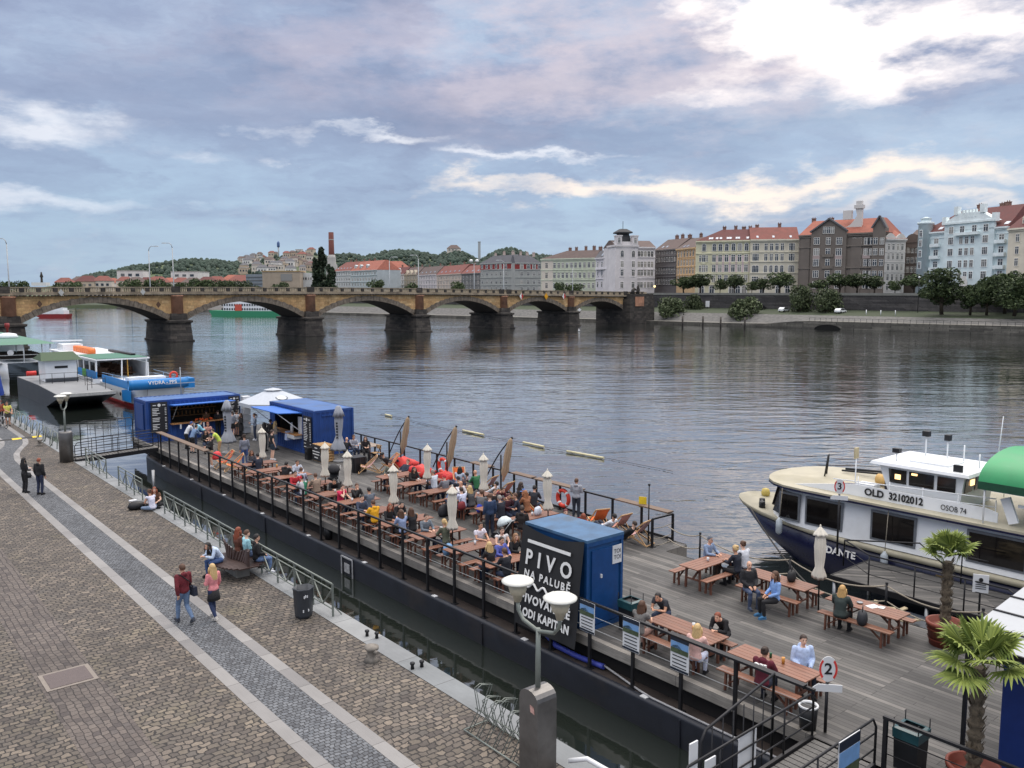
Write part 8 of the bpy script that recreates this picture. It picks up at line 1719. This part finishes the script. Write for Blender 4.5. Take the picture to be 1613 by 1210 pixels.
 for k in range(5): f.box((3,1.2+1.3*k,2.45),(4.6,.5,.08)); f.box((3,1.5+1.3*k,2.75),(4.6,.08,.6))
 f.build('deck_seats', mat('dark_seats', lin((58, 48, 42)), .8), root)
 f = MB(); f.lathe([(.36, 0), (.36, .04)], n=18); o = f.build('round_plate', M_white, root, (1.6, -.6, 3.3)); o.rotation_euler = (rad(90), 0, 0); f = MB(); f.tube([(.2, -1, 2.0), (.2, -1, 3.0), (6, -1, 3.0), (6, -1, 2.0)], .04, 6); f.tube([(.2, -1, 2.5), (6, -1, 2.5)], .03, 6); f.build('railing', M_post, root)
 a = far(338, 460, 392); e = far(470, 460, 384); L = (e-a).length; rz = math.atan2(e.y-a.y, e.x-a.x); root = thing('hotel_boat', 'long white and green hotel boat moored beyond the bridge, seen through an arch', 'boat', (a.x, a.y, 0), rz)
 h = MB(); h.extr([(-1.5, -3, 2.4), (0, -3, 0), (L, -3, 0), (L, -3, 2.2)], (0, 8, 0)); h.build('hull', mat('hotel_green', lin((48, 132, 96)), .6), root); h = MB(); h.box((L/2+3, 1, 4.2), (L-5, 7, 4.0)); h.box((L/2+5, 1, 7), (L-12, 6, 1.8)); h.build('cabins', M_bwhite, root); h = MB()
 for z in (3.1,5.0):
  for k in range(26): h.box((5+k*(L-9)/26,-2.55,z),(.7,.1,.9))
 o = h.build('cabin_windows', M_bglass, root); o['kind'] = 'stuff'
 h = MB(); h.box((13, -2.6, 3.4), (3.4, .15, 3.6)); h.build('red_emblem', mat('emblem_red', lin((196, 84, 66)), .6), root)
 a = far(60, 460, 362); root = thing('red_hull_boat', 'white boat with a dark red hull sailing beyond the first arch', 'boat', (a.x, a.y, 0), rad(-8)); h = MB(); h.extr([(-2, -2, 1.4), (1.5, -2, 0), (13.4, -2, 0), (13.8, -2, 1.6)], (0, 4, 0)); h.build('hull', M_bred, root); h = MB(); h.box((7, 0, 2.4), (11, 3.6, 1.6)); h.box((9, 0, 3.6), (6, 3, 1.2)); h.build('cabin', M_bwhite, root)
 for i, (px, py, lb) in enumerate(((829, 508.5, 'white swan on the water before the bridge abutment arch'),)):
  p = at(px-99 if False else 912, 522); q = MB(); q.ball((0, 0, .2), (.28, .5, .24), 10, 6); q.tube([(0, .38, .25), (0, .5, .5), (0, .48, .75), (0, .58, .82)], [.08, .05, .045, .04], 7); o = q.build('swan', M_white, None, (p.x, p.y, 0)); tag(o, lb, 'swan')
 for i, (px, lb) in enumerate(((1483, 'left'), (1511, 'middle'), (1532, 'right'))):
  p = at(px, 523.5); t = thing('rowing_boat', 'small pale boat moored at the far bank, the %s one of three' % lb, 'boat', (p.x, p.y, 0), FBR+rad(90), 'small boats at the far bank'); q = MB(); q.add([(-.7, -1.9, 0), (.7, -1.9, 0), (.55, 1.2, 0), (0, 2.3, .15), (-.55, 1.2, 0), (-.8, -1.9, .7), (.8, -1.9, .7), (.75, 1.2, .75), (0, 2.6, .9), (-.75, 1.2, .75)], [(0, 1, 2, 3, 4), (0, 5, 6, 1), (1, 6, 7, 2), (2, 7, 8, 3), (3, 8, 9, 4), (4, 9, 5, 0)]); q.build('hull', M_bwhite, t); q = MB(); q.box((0, 0, .45), (1.3, .3, .06)); q.build('thwart', M_bcream, t)
make_left_boats()
# ================================================================ things on the quay,palms,far-bank details
M_galv = mat('galvanised_rail', lin((124, 130, 124)), .5, .4, var=.12, scale=4)
def make_quay_things():
 def rails(label,s0,s1,n,first=True):
  L = abs(s1-s0); root = thing('quay_railing', label, 'railing', W(s0, 11.38, ZQ+.012), BR+math.pi); f = MB()
  f.tube([(0, 0, .98), (0, L, .98)], .026, 8); f.tube([(0, 0, .80), (0, L, .80)], .022, 6); f.tube([(0, 0, .22), (0, L, .22)], .022, 6); f.build('rails', M_galv, root)
  for i in range(n+1):
   y = L*i/n; p = MB(); p.box((0, y, .49), (.05, .05, .98)); p.bar((0, y, .35), (-.28, y, 0), .03); p.build('post', M_galv, root)
   if i < n:
    q = MB(); y2 = L*(i+1)/n; q.bar((0, y+.05, .80), (0, (y+y2)/2, .22), .034); q.bar((0, y2-.05, .80), (0, (y+y2)/2, .22), .034); q.build('brace', M_galv, root)
 rails('long galvanised railing on the quay edge behind the round bench', 37.1, 21.95, 12); rails('short galvanised railing on the quay edge left of the two seated women', 44.0, 40.2, 3); rails('galvanised railing at the quay edge beside the far gangway foot', 50.3, 46.2, 3)
 for i in range(9):
  s = 57.6+1.95*i; root = thing('quay_hoop', 'galvanised hoop barrier in the row by the moored grey barge', 'barrier', W(s, 11.4, ZQ+.012), BR, 'hoop barriers along the far quay edge'); f = MB(); f.tube([(-.1, -.7, 0), (0, -.6, .95), (0, .6, .95), (-.1, .7, 0)], .028, 6); f.tube([(0, -.6, .9), (-.35, 0, .05), (0, .6, .9)], .02, 6); f.build('hoop', M_galv, root)
 def lamp(label,s,t,kind,yaw):
  root = thing('quay_lamp', label, 'street lamp', W(s, t, ZQ), yaw); M_cone = mat('lamp_cone', lin((190, 182, 160)), .5, var=.1); M_dish = mat('lamp_dish_white', lin((214, 214, 206)), .5, var=.05, dirt=(lin((170, 168, 158)), .35))
  hb = 1.74
  if kind == 'box':
   b = MB(); n = 8; w,d = .27,.25; pr = [(-w,0),(w,0),(w,hb-.12)]+[(w*math.cos(math.pi*i/n),hb-.12+.2*math.sin(math.pi*i/n)) for i in range(1,n)]+[(-w,hb-.12)]
   b.extr([(x, -d, z) for x, z in pr], (0, 2*d, 0)); st_ = b.build('steel_cabinet', mat('stained_steel', lin((120, 118, 116)), .4, .75, var=.22, scale=2.2, dirt=(lin((86, 80, 76)), .5)), root)
   b = MB(); r = random.Random(3)
   b.extr([(.05, -d-.004, hb-.2), (.17, -d-.004, hb-.22), (.19, -d-.004, hb-.36), (.07, -d-.004, hb-.34)], (0, -.003, 0)); b.build('sticker', mat('sticker_red', lin((190, 150, 140)), .6, var=.5, scale=9), st_)
   b = MB()
   for k in range(9): z = hb-.35-.05*k; y = -.12+.03*math.sin(k*2.1); b.extr([(-w-.004,y,z),(-w-.004,y+.14+.05*math.sin(k),z),(-w-.004,y+.1,z-.09),(-w-.004,y-.02,z-.07)],(-.003,0,0))
   b.build('graffiti', mat('graffiti_ink', lin((98, 92, 104)), .6, var=.6, scale=14), st_)
  else:
   b = MB(); b.lathe([(.36, 0), (.36, hb-.1), (.33, hb)], n=20); b.build('steel_cabinet', mat('stained_steel', (0, 0, 0)), root)
  H = 3.0; p = MB(); p.tube([(0, 0, hb-.1), (0, 0, 2.3), (0, 0, H)], [.055, .055, .045], 10); p.build('pole', M_galv, root)
  p = MB(); p.tube([(-.62, 0, H+.42), (-.60, 0, H+.2), (-.45, 0, H+.04), (0, 0, H-.06), (.45, 0, H+.04), (.60, 0, H+.2), (.62, 0, H+.42)], .04, 8); p.build('arm', M_galv, root)
  for x in (-.62,.62):
   h = MB(); h.lathe([(.07, .36), (.11, .5), (.15, .52), (.18, .62), (.19, .74)], (x, 0, H), 16); ho = h.build('lamp_cone', M_cone, root); h = MB(); h.lathe([(.32, .76), (.325, .79), (.26, .825), (.11, .855), (.02, .865)], (x, 0, H), 24); h.build('lamp_dish', M_dish, ho)
 lamp('near quay lamp with two white dish heads on a boxy steel cabinet', 11.95, 10.58, 'box', BR-rad(90)); lamp('far quay lamp with two white dish heads on a round steel cabinet', 52.3, 10.85, 'round', rad(104))
 root = thing('litter_bin', 'dark grey plastic litter bin in front of the quay railing', 'bin', W(22.5, 10.72, ZQ), BR+.3); b = MB(); b.lathe([(.22, 0), (.25, .1), (.29, .86), (.31, .9), (.29, .9), (.26, .6), (.24, .55)], n=6, sx=1.05, rz=.4); b.build('body', mat('bin_grey', lin((58, 62, 68)), .5, var=.1), root); b = MB()
 for x,z in ((-.05,.7),(0,.72),(.06,.7),(-.1,.3),(.1,.28)): b.box((x-.16,-.27,z),(.03,.02,.07),rz=-.5)
 b.build('stickers', M_white, root)
 root = thing('round_bench', 'dark brown slatted bench with a wavy back on a concrete foot', 'bench', W(27.55, 10.75, ZQ), BR); M_sl = mat('dark_slat_wood', lin((62, 46, 42)), .5, var=.2, scale=3)
 b = MB()
 for k in range(15):
  y = -1.0+2.0*k/14; w = .78*math.sqrt(max(.05,1-(y/1.12)**2)); b.box((0,y,.45),(2*w,.125,.045))
 b.build('seat', M_sl, root); b = MB()
 for k in range(15):
  y = -.95+1.9*k/14; x = .12*math.sin(k*.45); h = .28+.24*abs(math.cos(k*.22)); b.box((x,y,.47+h/2),(.05,.115,h),ry=.35*math.sin(k*.3))
 b.build('backrest', M_sl, root); b = MB(); b.box((0, 0, .21), (.45, 1.0, .42)); b.build('foot', mat('concrete_foot', lin((134, 130, 122)), .85), root)
 for s, t, lb in ((18.6, 10.72, 'low iron mooring bollard on the setts near the coping'), (58.9, 10.75, 'low iron mooring bollard by the far quay lamp')):
  root = thing('mooring_bollard', lb, 'bollard', W(s, t, ZQ), BR, None); b = MB(); b.lathe([(.22, 0), (.13, .08), (.12, .28), (.2, .33), (.2, .39), (.02, .43)], n=14, sx=.9); b.build('post', mat('bollard_iron', lin((122, 116, 108)), .7, var=.3, scale=8), root); b = MB(); b.tube([(0, -.3, .3), (0, .3, .3)], .05, 8); b.build('cross_bar', mat('bollard_iron', (0, 0, 0)), root)
 for s, t in ((20.05, 11.42), (19.75, 11.55), (17.5, 11.25), (17.45, 11.5)): b = MB(); b.lathe([(.05, 0), (.04, .1), (.065, .13), (.06, .17), (.01, .18)], n=10); o = b.build('rail_socket', M_bark if False else M_black, None, W(s, t, ZQ+.012)); tag(o, 'small dark iron peg standing on the granite coping', 'peg', 'iron pegs on the coping')
 root = thing('manhole', 'rectangular iron manhole cover with a stone frame in the setts', 'manhole', W(22.55, 4.43, ZQ+.008), BR); b = MB(); b.box((0, 0, .004), (1.15, 1.1, .012)); b.build('stone_frame', mat('manhole_stone', lin((128, 120, 112)), .85, var=.15, scale=4), root); b = MB(); b.box((0, 0, .014), (.95, .9, .012)); b.build('cover', mat('manhole_iron', lin((92, 82, 80)), .7, var=.12, scale=20, bump=.5, bscale=30), root)
 root = thing('cable_bump', 'low black and yellow cable bump across the path', 'speed bump', W(62.4, 9.6, ZQ), BR+.12); b = MB(); b.extr([(-3.0, -.18, 0), (-3.0, .18, 0), (-3.0, .06, .07), (-3.0, -.06, .07)], (4.6, 0, 0)); b.build('rubber', M_black, root)
 for x in (-2.6, -1.2, .2, 1.4): b = MB(); b.extr([(x, -.185, .012), (x, .185, .012), (x, .062, .074), (x, -.062, .074)], (.55, 0, 0)); b.build('yellow_block', mat('warning_yellow', (0, 0, 0)), root)
 root = thing('bike_rack', 'galvanised bicycle rack of bent wires beside the near quay lamp', 'bike rack', W(14.2, 10.75, ZQ+.01), BR+math.pi); b = MB(); L = 2.0
 for x in (-.32,.32): b.tube([(x,0,.03),(x,L,.03)],.02,6)
 for y in (0,L): b.tube([(-.32,y,.03),(.32,y,.03)],.02,6)
 b.tube([(0, 0, .42), (0, L, .42)], .016, 6); b.build('base_frame', M_galv, root); b = MB()
 for k in range(7):
  y = .12+L*k/7; h = .78 if k % 3 else .95; b.tube([(-.3,y,.03),(-.06,y,.4),(-.3,y+.02,h),(.0,y+.02,h+.08),(.14,y+.02,h+.02),(.03,y,.4),(.3,y,.03)],.011,5); b.tube([(-.3,y+.09,.03),(-.06,y+.09,.4),(-.3,y+.09,h),(0,y+.09,h+.08),(.14,y+.09,h+.02),(.03,y+.09,.4),(.3,y+.09,.03)],.011,5)
 b.build('wire_loops', M_galv, root)
 b = MB(); pts = [W(11.4, 10.9, ZQ+.4), W(11.1, 11.1, ZQ+.5), W(10.7, 11.3, ZQ+.35), W(10.4, 11.5, ZQ+.05), W(10.0, 11.7, ZQ+.06)]; b.tube(pts, .05, 8); o = b.build('white_pipe', M_white); tag(o, 'white hose curling from the near lamp cabinet over the coping', 'hose')
 b = MB(); b.tube([W(48.0, 14.2, -1), W(48.0, 14.2, 1.1)], .09, 8); o = b.build('mooring_pile', M_steel); tag(o, 'grey steel pile standing in the dark water beside the barge', 'pile')
 def qp(label,px,py,yaw,pose,**k):
  w = at(px,py,ZQ+.012); return person(label,Vector((w.x,w.y,ZQ+.012)),BR+rad(yaw),pose,**k)
 qp('man in a maroon shirt and jeans walking away on the quay', 291, 981, 10, 'walk', top=(102, 30, 40), ts='hood', leg=(98, 120, 150), hair=('short', HB), shoe=(60, 64, 74), sc_=1.0); qp('blonde woman in a pink jacket walking beside the man in maroon', 338, 975, 15, 'walk2', f=1, top=(216, 136, 140), leg=(40, 52, 84), hair=('long', HY), shoe=(190, 186, 180), sc_=.95)
 w = at(338,975,ZQ); sk = MB(); sk.lathe([(.165,-.02),(.2,-.22),(.21,-.34)],n=16,sx=1.,sy=.75); o = bpy.context.scene.objects
 wm = [q for q in bpy.data.objects if q.get('label') == 'blonde woman in a pink jacket walking beside the man in maroon'][0]; sk.build('tunic', cm(BLK), wm, (0, 0, .95))
 man = [q for q in bpy.data.objects if q.get('label') == 'man in a maroon shirt and jeans walking away on the quay'][0]
 m = man.matrix_basis; root = thing('shoulder_bag', 'navy shoulder bag hanging at the side of the man in maroon', 'bag', man.location, BR+rad(10)); b = MB(); b.box((.27, -.02, .9), (.13, .36, .26), top=.9); b.build('pouch', cm(NAV), root); b = MB(); b.tube([(.25, -.1, 1.0), (.1, -.16, 1.25), (-.12, -.09, 1.47), (-.14, .05, 1.45), (.05, .17, 1.2), (.25, .1, 1.02)], .016, 6); b.build('strap', cm(BLK), root)
 qp('long haired woman in black facing a man on the quay at the left', 40, 776, -70, 'hold', f=1, top=BLK, leg=BLK, hair=('long', HK), sc_=.97); qp('short haired person in black and dark jeans facing the long haired woman', 64, 779, -50, 'stand', top=BLK, ts='hood', leg=(38, 46, 70), hair=('short', HR), sc_=1.0)
 b = MB(); w = at(47, 750, ZQ+.9); b.lathe([(.14, 0), (.17, .1), (.13, .24)], n=10, sy=.6); o = b.build('black_bag', M_black, None, W(*st(46, 776, ZQ), ZQ+.72)); tag(o, 'small black bag hanging at the hip of the long haired woman', 'bag')
 person('woman in a white top sitting on the quay edge, back turned', W(38.0, 11.15, ZQ+.012), BR+rad(20), 'ground', f=1, top=(206, 206, 222), ts='tank', leg=(120, 138, 162), hair=('bun', HB)); person('brown haired woman sitting on the quay edge facing the one in white', W(38.6, 11.45, ZQ+.012), BR+rad(160), 'ground', f=1, top=(104, 74, 56), ts='short', leg=BLK, hair=('long', HR))
 root = thing('rucksack', 'black rucksack lying by the two women on the quay edge', 'bag', W(38.75, 10.7, ZQ+.012), BR); b = MB(); b.lathe([(.25, 0), (.33, .1), (.26, .28), (.05, .34)], n=12, sx=1.2, sy=.8); b.build('pack', M_black, root); b = MB(); b.box((-.1, .15, .36), (.3, .2, .05)); b.build('white_paper', M_white, root)
 zb = ZQ+.02
 person('woman in a white blouse bending forward on the round bench', W(27.75, 10.25, zb), BR+rad(100), 'sitbend', f=1, top=(188, 204, 226), leg=(60, 84, 128), hair=('long', HK)); person('brown haired woman on the round bench looking at the river', W(28.2, 11.05, zb), BR+rad(-80), 'sitlap', f=1, top=(104, 64, 52), leg=BLK, hair=('long', HR)); person('woman in a pale turquoise shirt in the middle of the round bench', W(27.7, 11.15, zb), BR+rad(-90), 'sitlap', f=1, top=(150, 196, 206), leg=(84, 100, 130), hair=('short', HB)); person('man in black with blue jeans at the near end of the round bench', W(27.0, 11.2, zb), BR+rad(-100), 'sitlap', top=BLK, ts='hood', leg=(96, 120, 158), hair=('short', HK), shoe=WHT)
 qp('cyclist in a yellow shirt standing with his bicycle at the left edge', 13, 671, 165, 'cycle', top=(206, 200, 96), ts='short', leg=(74, 70, 66), ls='shorts', hair=('short', HB)); qp('person with red hair behind the cyclist at the left edge', 2, 668, 170, 'stand', f=1, top=(150, 74, 50), leg=BLK, hair=('curly', (130, 60, 36)))
 c0 = at(4, 674, ZQ); root = thing('bicycle', 'black bicycle held by the man in yellow at the left edge', 'bicycle', (c0.x, c0.y, ZQ+.012), BR+rad(195))
 for y in (-.52, .52): b = MB(); b.tube([(0, y+.33*math.cos(a), .34+.33*math.sin(a)) for a in [2*math.pi*i/24 for i in range(25)]], .02, 6, cap=False); w_ = b.build('wheel', M_black, root); b = MB(); [b.tube([(0, y, .34), (0, y+.32*math.cos(a), .34+.32*math.sin(a))], .004, 4) for a in [math.pi*i/5 for i in range(10)]]; b.build('spokes', M_steel, w_)
 b = MB(); P_ = dict(r=(0, -.52, .34), f=(0, .52, .34), c=(0, -.08, .3), s=(0, -.2, .8), h=(0, .36, .82)); [b.tube([P_[a], P_[e]], .018, 6) for a, e in (('r', 'c'), ('c', 's'), ('s', 'h'), ('c', 'h'), ('h', 'f'), ('r', 's'))]; b.build('frame', mat('bike_frame', lin((190, 190, 192)), .4, .3), root); b = MB(); b.tube([(-.28, .3, .98), (-.1, .4, 1.0), (.1, .4, 1.0), (.28, .3, .98)], .014, 6); b.tube([(0, .36, .8), (0, .4, 1.0)], .015, 6); b.build('handlebar', M_black, root); b = MB(); b.box((0, -.22, .86), (.14, .26, .05), top=.7); b.build('saddle', M_black, root)
 c0 = W(70.3, 10.5, ZQ); root = thing('flag', 'furled dark blue flag on a pole behind the cyclist', 'flag', c0, 0); b = MB(); b.tube([(0, 0, 0), (0, 0, 3.9)], .02, 6); b.build('pole', M_post, root); b = folded([(.28, 2.1), (.32, 2.3), (.2, 2.9), (.1, 3.5), (.02, 3.85)], n=16, seed=4, sx=.6); b.build('cloth', mat('flag_blue', lin((38, 68, 150)), .7, var=.2), root)
make_quay_things()
def make_palms():
 M_pal = leafmat('palm_leaf', lin((78, 96, 44)), lin((138, 150, 76)), .08); M_ptr = mat('palm_trunk', lin((92, 82, 68)), .95, var=.4, scale=9, bump=.9, bscale=22); M_pot = mat('terracotta_tub', lin((122, 58, 42)), .6, var=.15, scale=4)
 def palm(label,s,t,H,R,seed,npet,tilt):
  root = thing('potted_palm', label, 'palm', W(s, t, ZD), seed*1.1); r = random.Random(seed)
  b = MB(); b.lathe([(.36, 0), (.44, .55), (.47, .56), (.47, .64), (.41, .64), (.4, .5), (.05, .5)], n=24); b.build('tub', M_pot, root)
  for z in (.18, .45): b = MB(); b.lathe([(.375+.15*z, z-.02), (.385+.15*z, z+.02)], n=24, cap=False); b.build('hoop', M_pot, root)
  b = MB(); n = 14; pr = []
  for i in range(int(H/.08)): z = .5+i*.08; pr.append((.115+.02*math.sin(i*2.3)+(.03 if i % 3 == 0 else 0)-.02*i*.08/H,z))
  b.lathe(pr,n=14); rr = r
  for i in range(150): z = rr.uniform(.6,H+.4); a = rr.uniform(0,6.28); b.extr([(.115*math.cos(a-.2),.115*math.sin(a-.2),z),(.115*math.cos(a+.2),.115*math.sin(a+.2),z),(.175*math.cos(a),.175*math.sin(a),z+.12)],(0,0,.012))
  b.build('trunk', M_ptr, root); top = Vector((0, 0, H+.5))
  for k in range(npet):
   a = k*2.4+r.uniform(-.3,.3); el = tilt+(1.05-1.35*(k/npet))+r.uniform(-.12,.12)
   d = Vector((math.cos(a)*math.cos(el),math.sin(a)*math.cos(el),math.sin(el))); L = R*r.uniform(.38,.5); side = Vector((-math.sin(a),math.cos(a),0)); up = side.cross(d)*-1 if side.cross(d).z < 0 else side.cross(d)
   e = top+d*L-Vector((0,0,.12*L)); f = MB(); f.tube([top,top+d*L*.5,e],[.02,.015,.012],6); m = 26; fl = R*r.uniform(.5,.62)
   for i in range(m):
    w = -2.0+4.0*i/(m-1); dd = (d*math.cos(w)+side*math.sin(w)).normalized(); l = fl*(.72+.28*math.cos(w*.55))*r.uniform(.92,1.04); q = dd.cross(up).normalized(); hw = l*.62*math.tan(2.0/(m-1))*1.06
    p1 = e+dd*l*.62+up*(.02-.05*l); p2 = e+dd*l-Vector((0,0,(.10+.12*r.random())*l*(1+.4*abs(w)))); p3 = p1.lerp(p2,.55)+up*.03*l
    f.add([e,p1-q*hw,p1+up*.022,p1+q*hw,p3+q*hw*.55,p2,p3-q*hw*.55],[(0,1,2),(0,2,3),(1,6,2),(2,4,3),(6,5,4,2)])
   f.build('frond', M_pal, root)
 palm('potted fan palm in front of the white boat, the smaller one', 9.4, 22.7, 1.9, .88, 3, 14, .42); palm('tall potted fan palm at the bottom right corner', 6.0, 16.05, 2.1, 1.08, 6, 13, .2)
 root = thing('blue_kiosk', 'dark blue kiosk cut off at the bottom right corner', 'kiosk', W(2.85, 17.35, ZD), BR); b = MB(); b.box((1.2, 1.6, 1.2), (2.4, 3.2, 2.4)); b.build('wall', mat('kiosk_navy', lin((22, 48, 110)), .5, var=.1), root); b = MB(); b.box((.6, 3.23, 1.3), (.5, .05, .9)); b.build('pale_panel', M_white, root)
 root = thing('white_canopy', 'sloping white panel canopy with dark joints at the right edge', 'canopy', W(2.9, 17.05, ZD), BR); z0, z1 = 2.5, 2.85
 for k in range(4):
  x0 = -.1+.9*k; b = MB(); b.extr([(x0, 3.9, z0+.07*k), (x0+.86, 3.9, z0+.07*(k+1)), (x0+.86, 3.9, z0+.07*(k+1)+.05), (x0, 3.9, z0+.07*k+.05)], (0, -4.2, 0)); b.build('roof_panel', mat('canopy_panel', lin((164, 168, 172)), .5, var=.05), root)
 b = MB()
 for k in range(5): b.bar((-.12+.9*k,3.9,z0+.03+.07*k),(-.12+.9*k,-.3,z0+.03+.07*k),.05,.1)
 for x,y in ((0,3.7),(3.4,3.7)): b.bar((x,y,0),(x,y,z0+.1),.07)
 b.build('joint_beam', M_rail, root)
make_palms()
def far_details():
 def car(label,px,py,q,L,flip=0):
  p = on_bank(px, q, 3.7+1.3*(q-12)/18); t = thing('parked_car', label, 'car', p, FBR+rad(90)); x = [-.5, -.48, -.3, -.12, .22, .42, .5, .5]; hw = .87
  prof = [(-.5,.35),(-.5,.85),(-.3,.95),(-.14,1.45),(.28,1.48),(.45,.98),(.5,.9),(.5,.35)]
  b = MB(); b.extr([(-hw, u*L, z) for u, z in prof], (2*hw, 0, 0)); b.build('body', M_bwhite if 'white' in label else M_black, t); b = MB(); b.extr([(-hw-.01, u*L, z) for u, z in ((-.26, .97), (-.13, 1.38), (.26, 1.4), (.4, 1.0))], (2*hw+.02, 0, 0)); b.build('windows', M_bglass, t)
  for u in (-.31,.31):
   for s in (-1, 1): b = MB(); b.lathe([(.33, -.1), (.33, .1)], n=14); o = b.build('wheel', M_black, t, (s*.8, u*L, .33)); o.rotation_euler = (0, rad(90), 0)
 car('white estate car parked on the grass of the far bank, left one', 1236, 490, 21, 4.6); car('white estate car parked on the grass by the grey green bushes, right one', 1325, 492, 20, 4.7); car('dark car parked at the foot of the embankment wall behind the wide bush', 1199, 489, 27, 4.4)
 b0 = on_bank(1115, 28.5, 4.7); t = thing('white_board', 'white square board on the dark embankment wall', 'board', b0, FBR+rad(90)); b = MB(); b.box((0, 0, 1.8), (1.6, .1, 2.2)); b.build('panel', M_bwhite, t); b = MB(); b.box((0, .05, .4), (.12, .1, .8)); b.build('leg', M_rail, t)
 for i,px in enumerate((1075,1107,1135,1173)):
  p = at(px, 517 if i > 1 else 515); o = MB(); o.tube([(0, 0, -1), (0, 0, 3.3)], .28, 8); r = o.build('mooring_dolphin', M_dark, None, (p.x, p.y, 0)); tag(r, 'dark mooring pile in the water off the far bank, ' + ('leftmost of four', 'second from the left', 'third from the left', 'rightmost of four')[i], 'pile', 'mooring piles off the far bank')
 lab = ('street lamp on the far embankment before the dark grey house, lit', 'tall thin lamp post before the white wavy gabled house')
 for (px,top,q,lit),lb in zip(((1031,452,33,1),(1447,438,22,0)),lab):
  z0 = 9.7 if q > 30 else 4.75; p = on_bank(px, q, z0); h = far(px, top, p.y).z-z0; t = thing('embankment_lamp', lb, 'street lamp', p); b = MB(); b.tube([(0, 0, 0), (0, 0, h)], .09, 6); b.build('pole', M_rail, t); b = MB(); b.ball((0, 0, h+.2), .42 if lit else .3, 10, 6); b.build('lamp_globe', emit('warm_lamp', (1, .72, .3), 2.5) if lit else M_bwhite, t)
 for i, px in enumerate((1366, 1389, 1412)): p = on_bank(px, 15.5, 3.9); b = MB(); b.tube([(0, 0, 0), (0, 0, 1.6)], .12, 6); o = b.build('white_bollard', M_bwhite, None, p); tag(o, 'white bollard on the ramp of the far bank, ' + ('left of three', 'middle of three', 'right of three')[i], 'bollard', 'white bollards on the far bank ramp')
 for px, q, lb in ((913, 4, 'blue and white sign on the far promenade left of the last arch'), (979, 4, 'blue and white sign on the far promenade at the abutment')):
  p = on_bank(px, q, 1.1); t = thing('river_sign', lb, 'sign', p, 0); b = MB(); b.tube([(0, 0, 0), (0, 0, 5)], .08, 6); b.build('post', M_post, t); b = MB(); b.extr([(-.9, -.1, 4.6), (0, -.1, 3.7), (.9, -.1, 4.6), (0, -.1, 5.5)], (0, .08, 0)); b.build('blue_plate', mat('sign_blue', lin((70, 104, 180)), .5), t); b = MB(); b.extr([(-.7, -.1, 3.1), (0, -.1, 2.4), (.7, -.1, 3.1), (0, -.1, 3.7)], (0, .08, 0)); b.build('white_plate', M_bwhite, t)
 r = MB()
 for i in range(40): k = 6-i*1.7; p = B(k,.3+(4 if k < -60 else 0),2.3); r.tube([p,p+Vector((0,0,1.0))],.05,4)
 a = B(6, .3, 3.25); e = B(-60, .3, 3.25); r.tube([a, e], .04, 4); o = r.build('promenade_railing', M_rail); tag(o, 'thin dark railing on the waterside wall of the far bank', 'railing')
far_details()
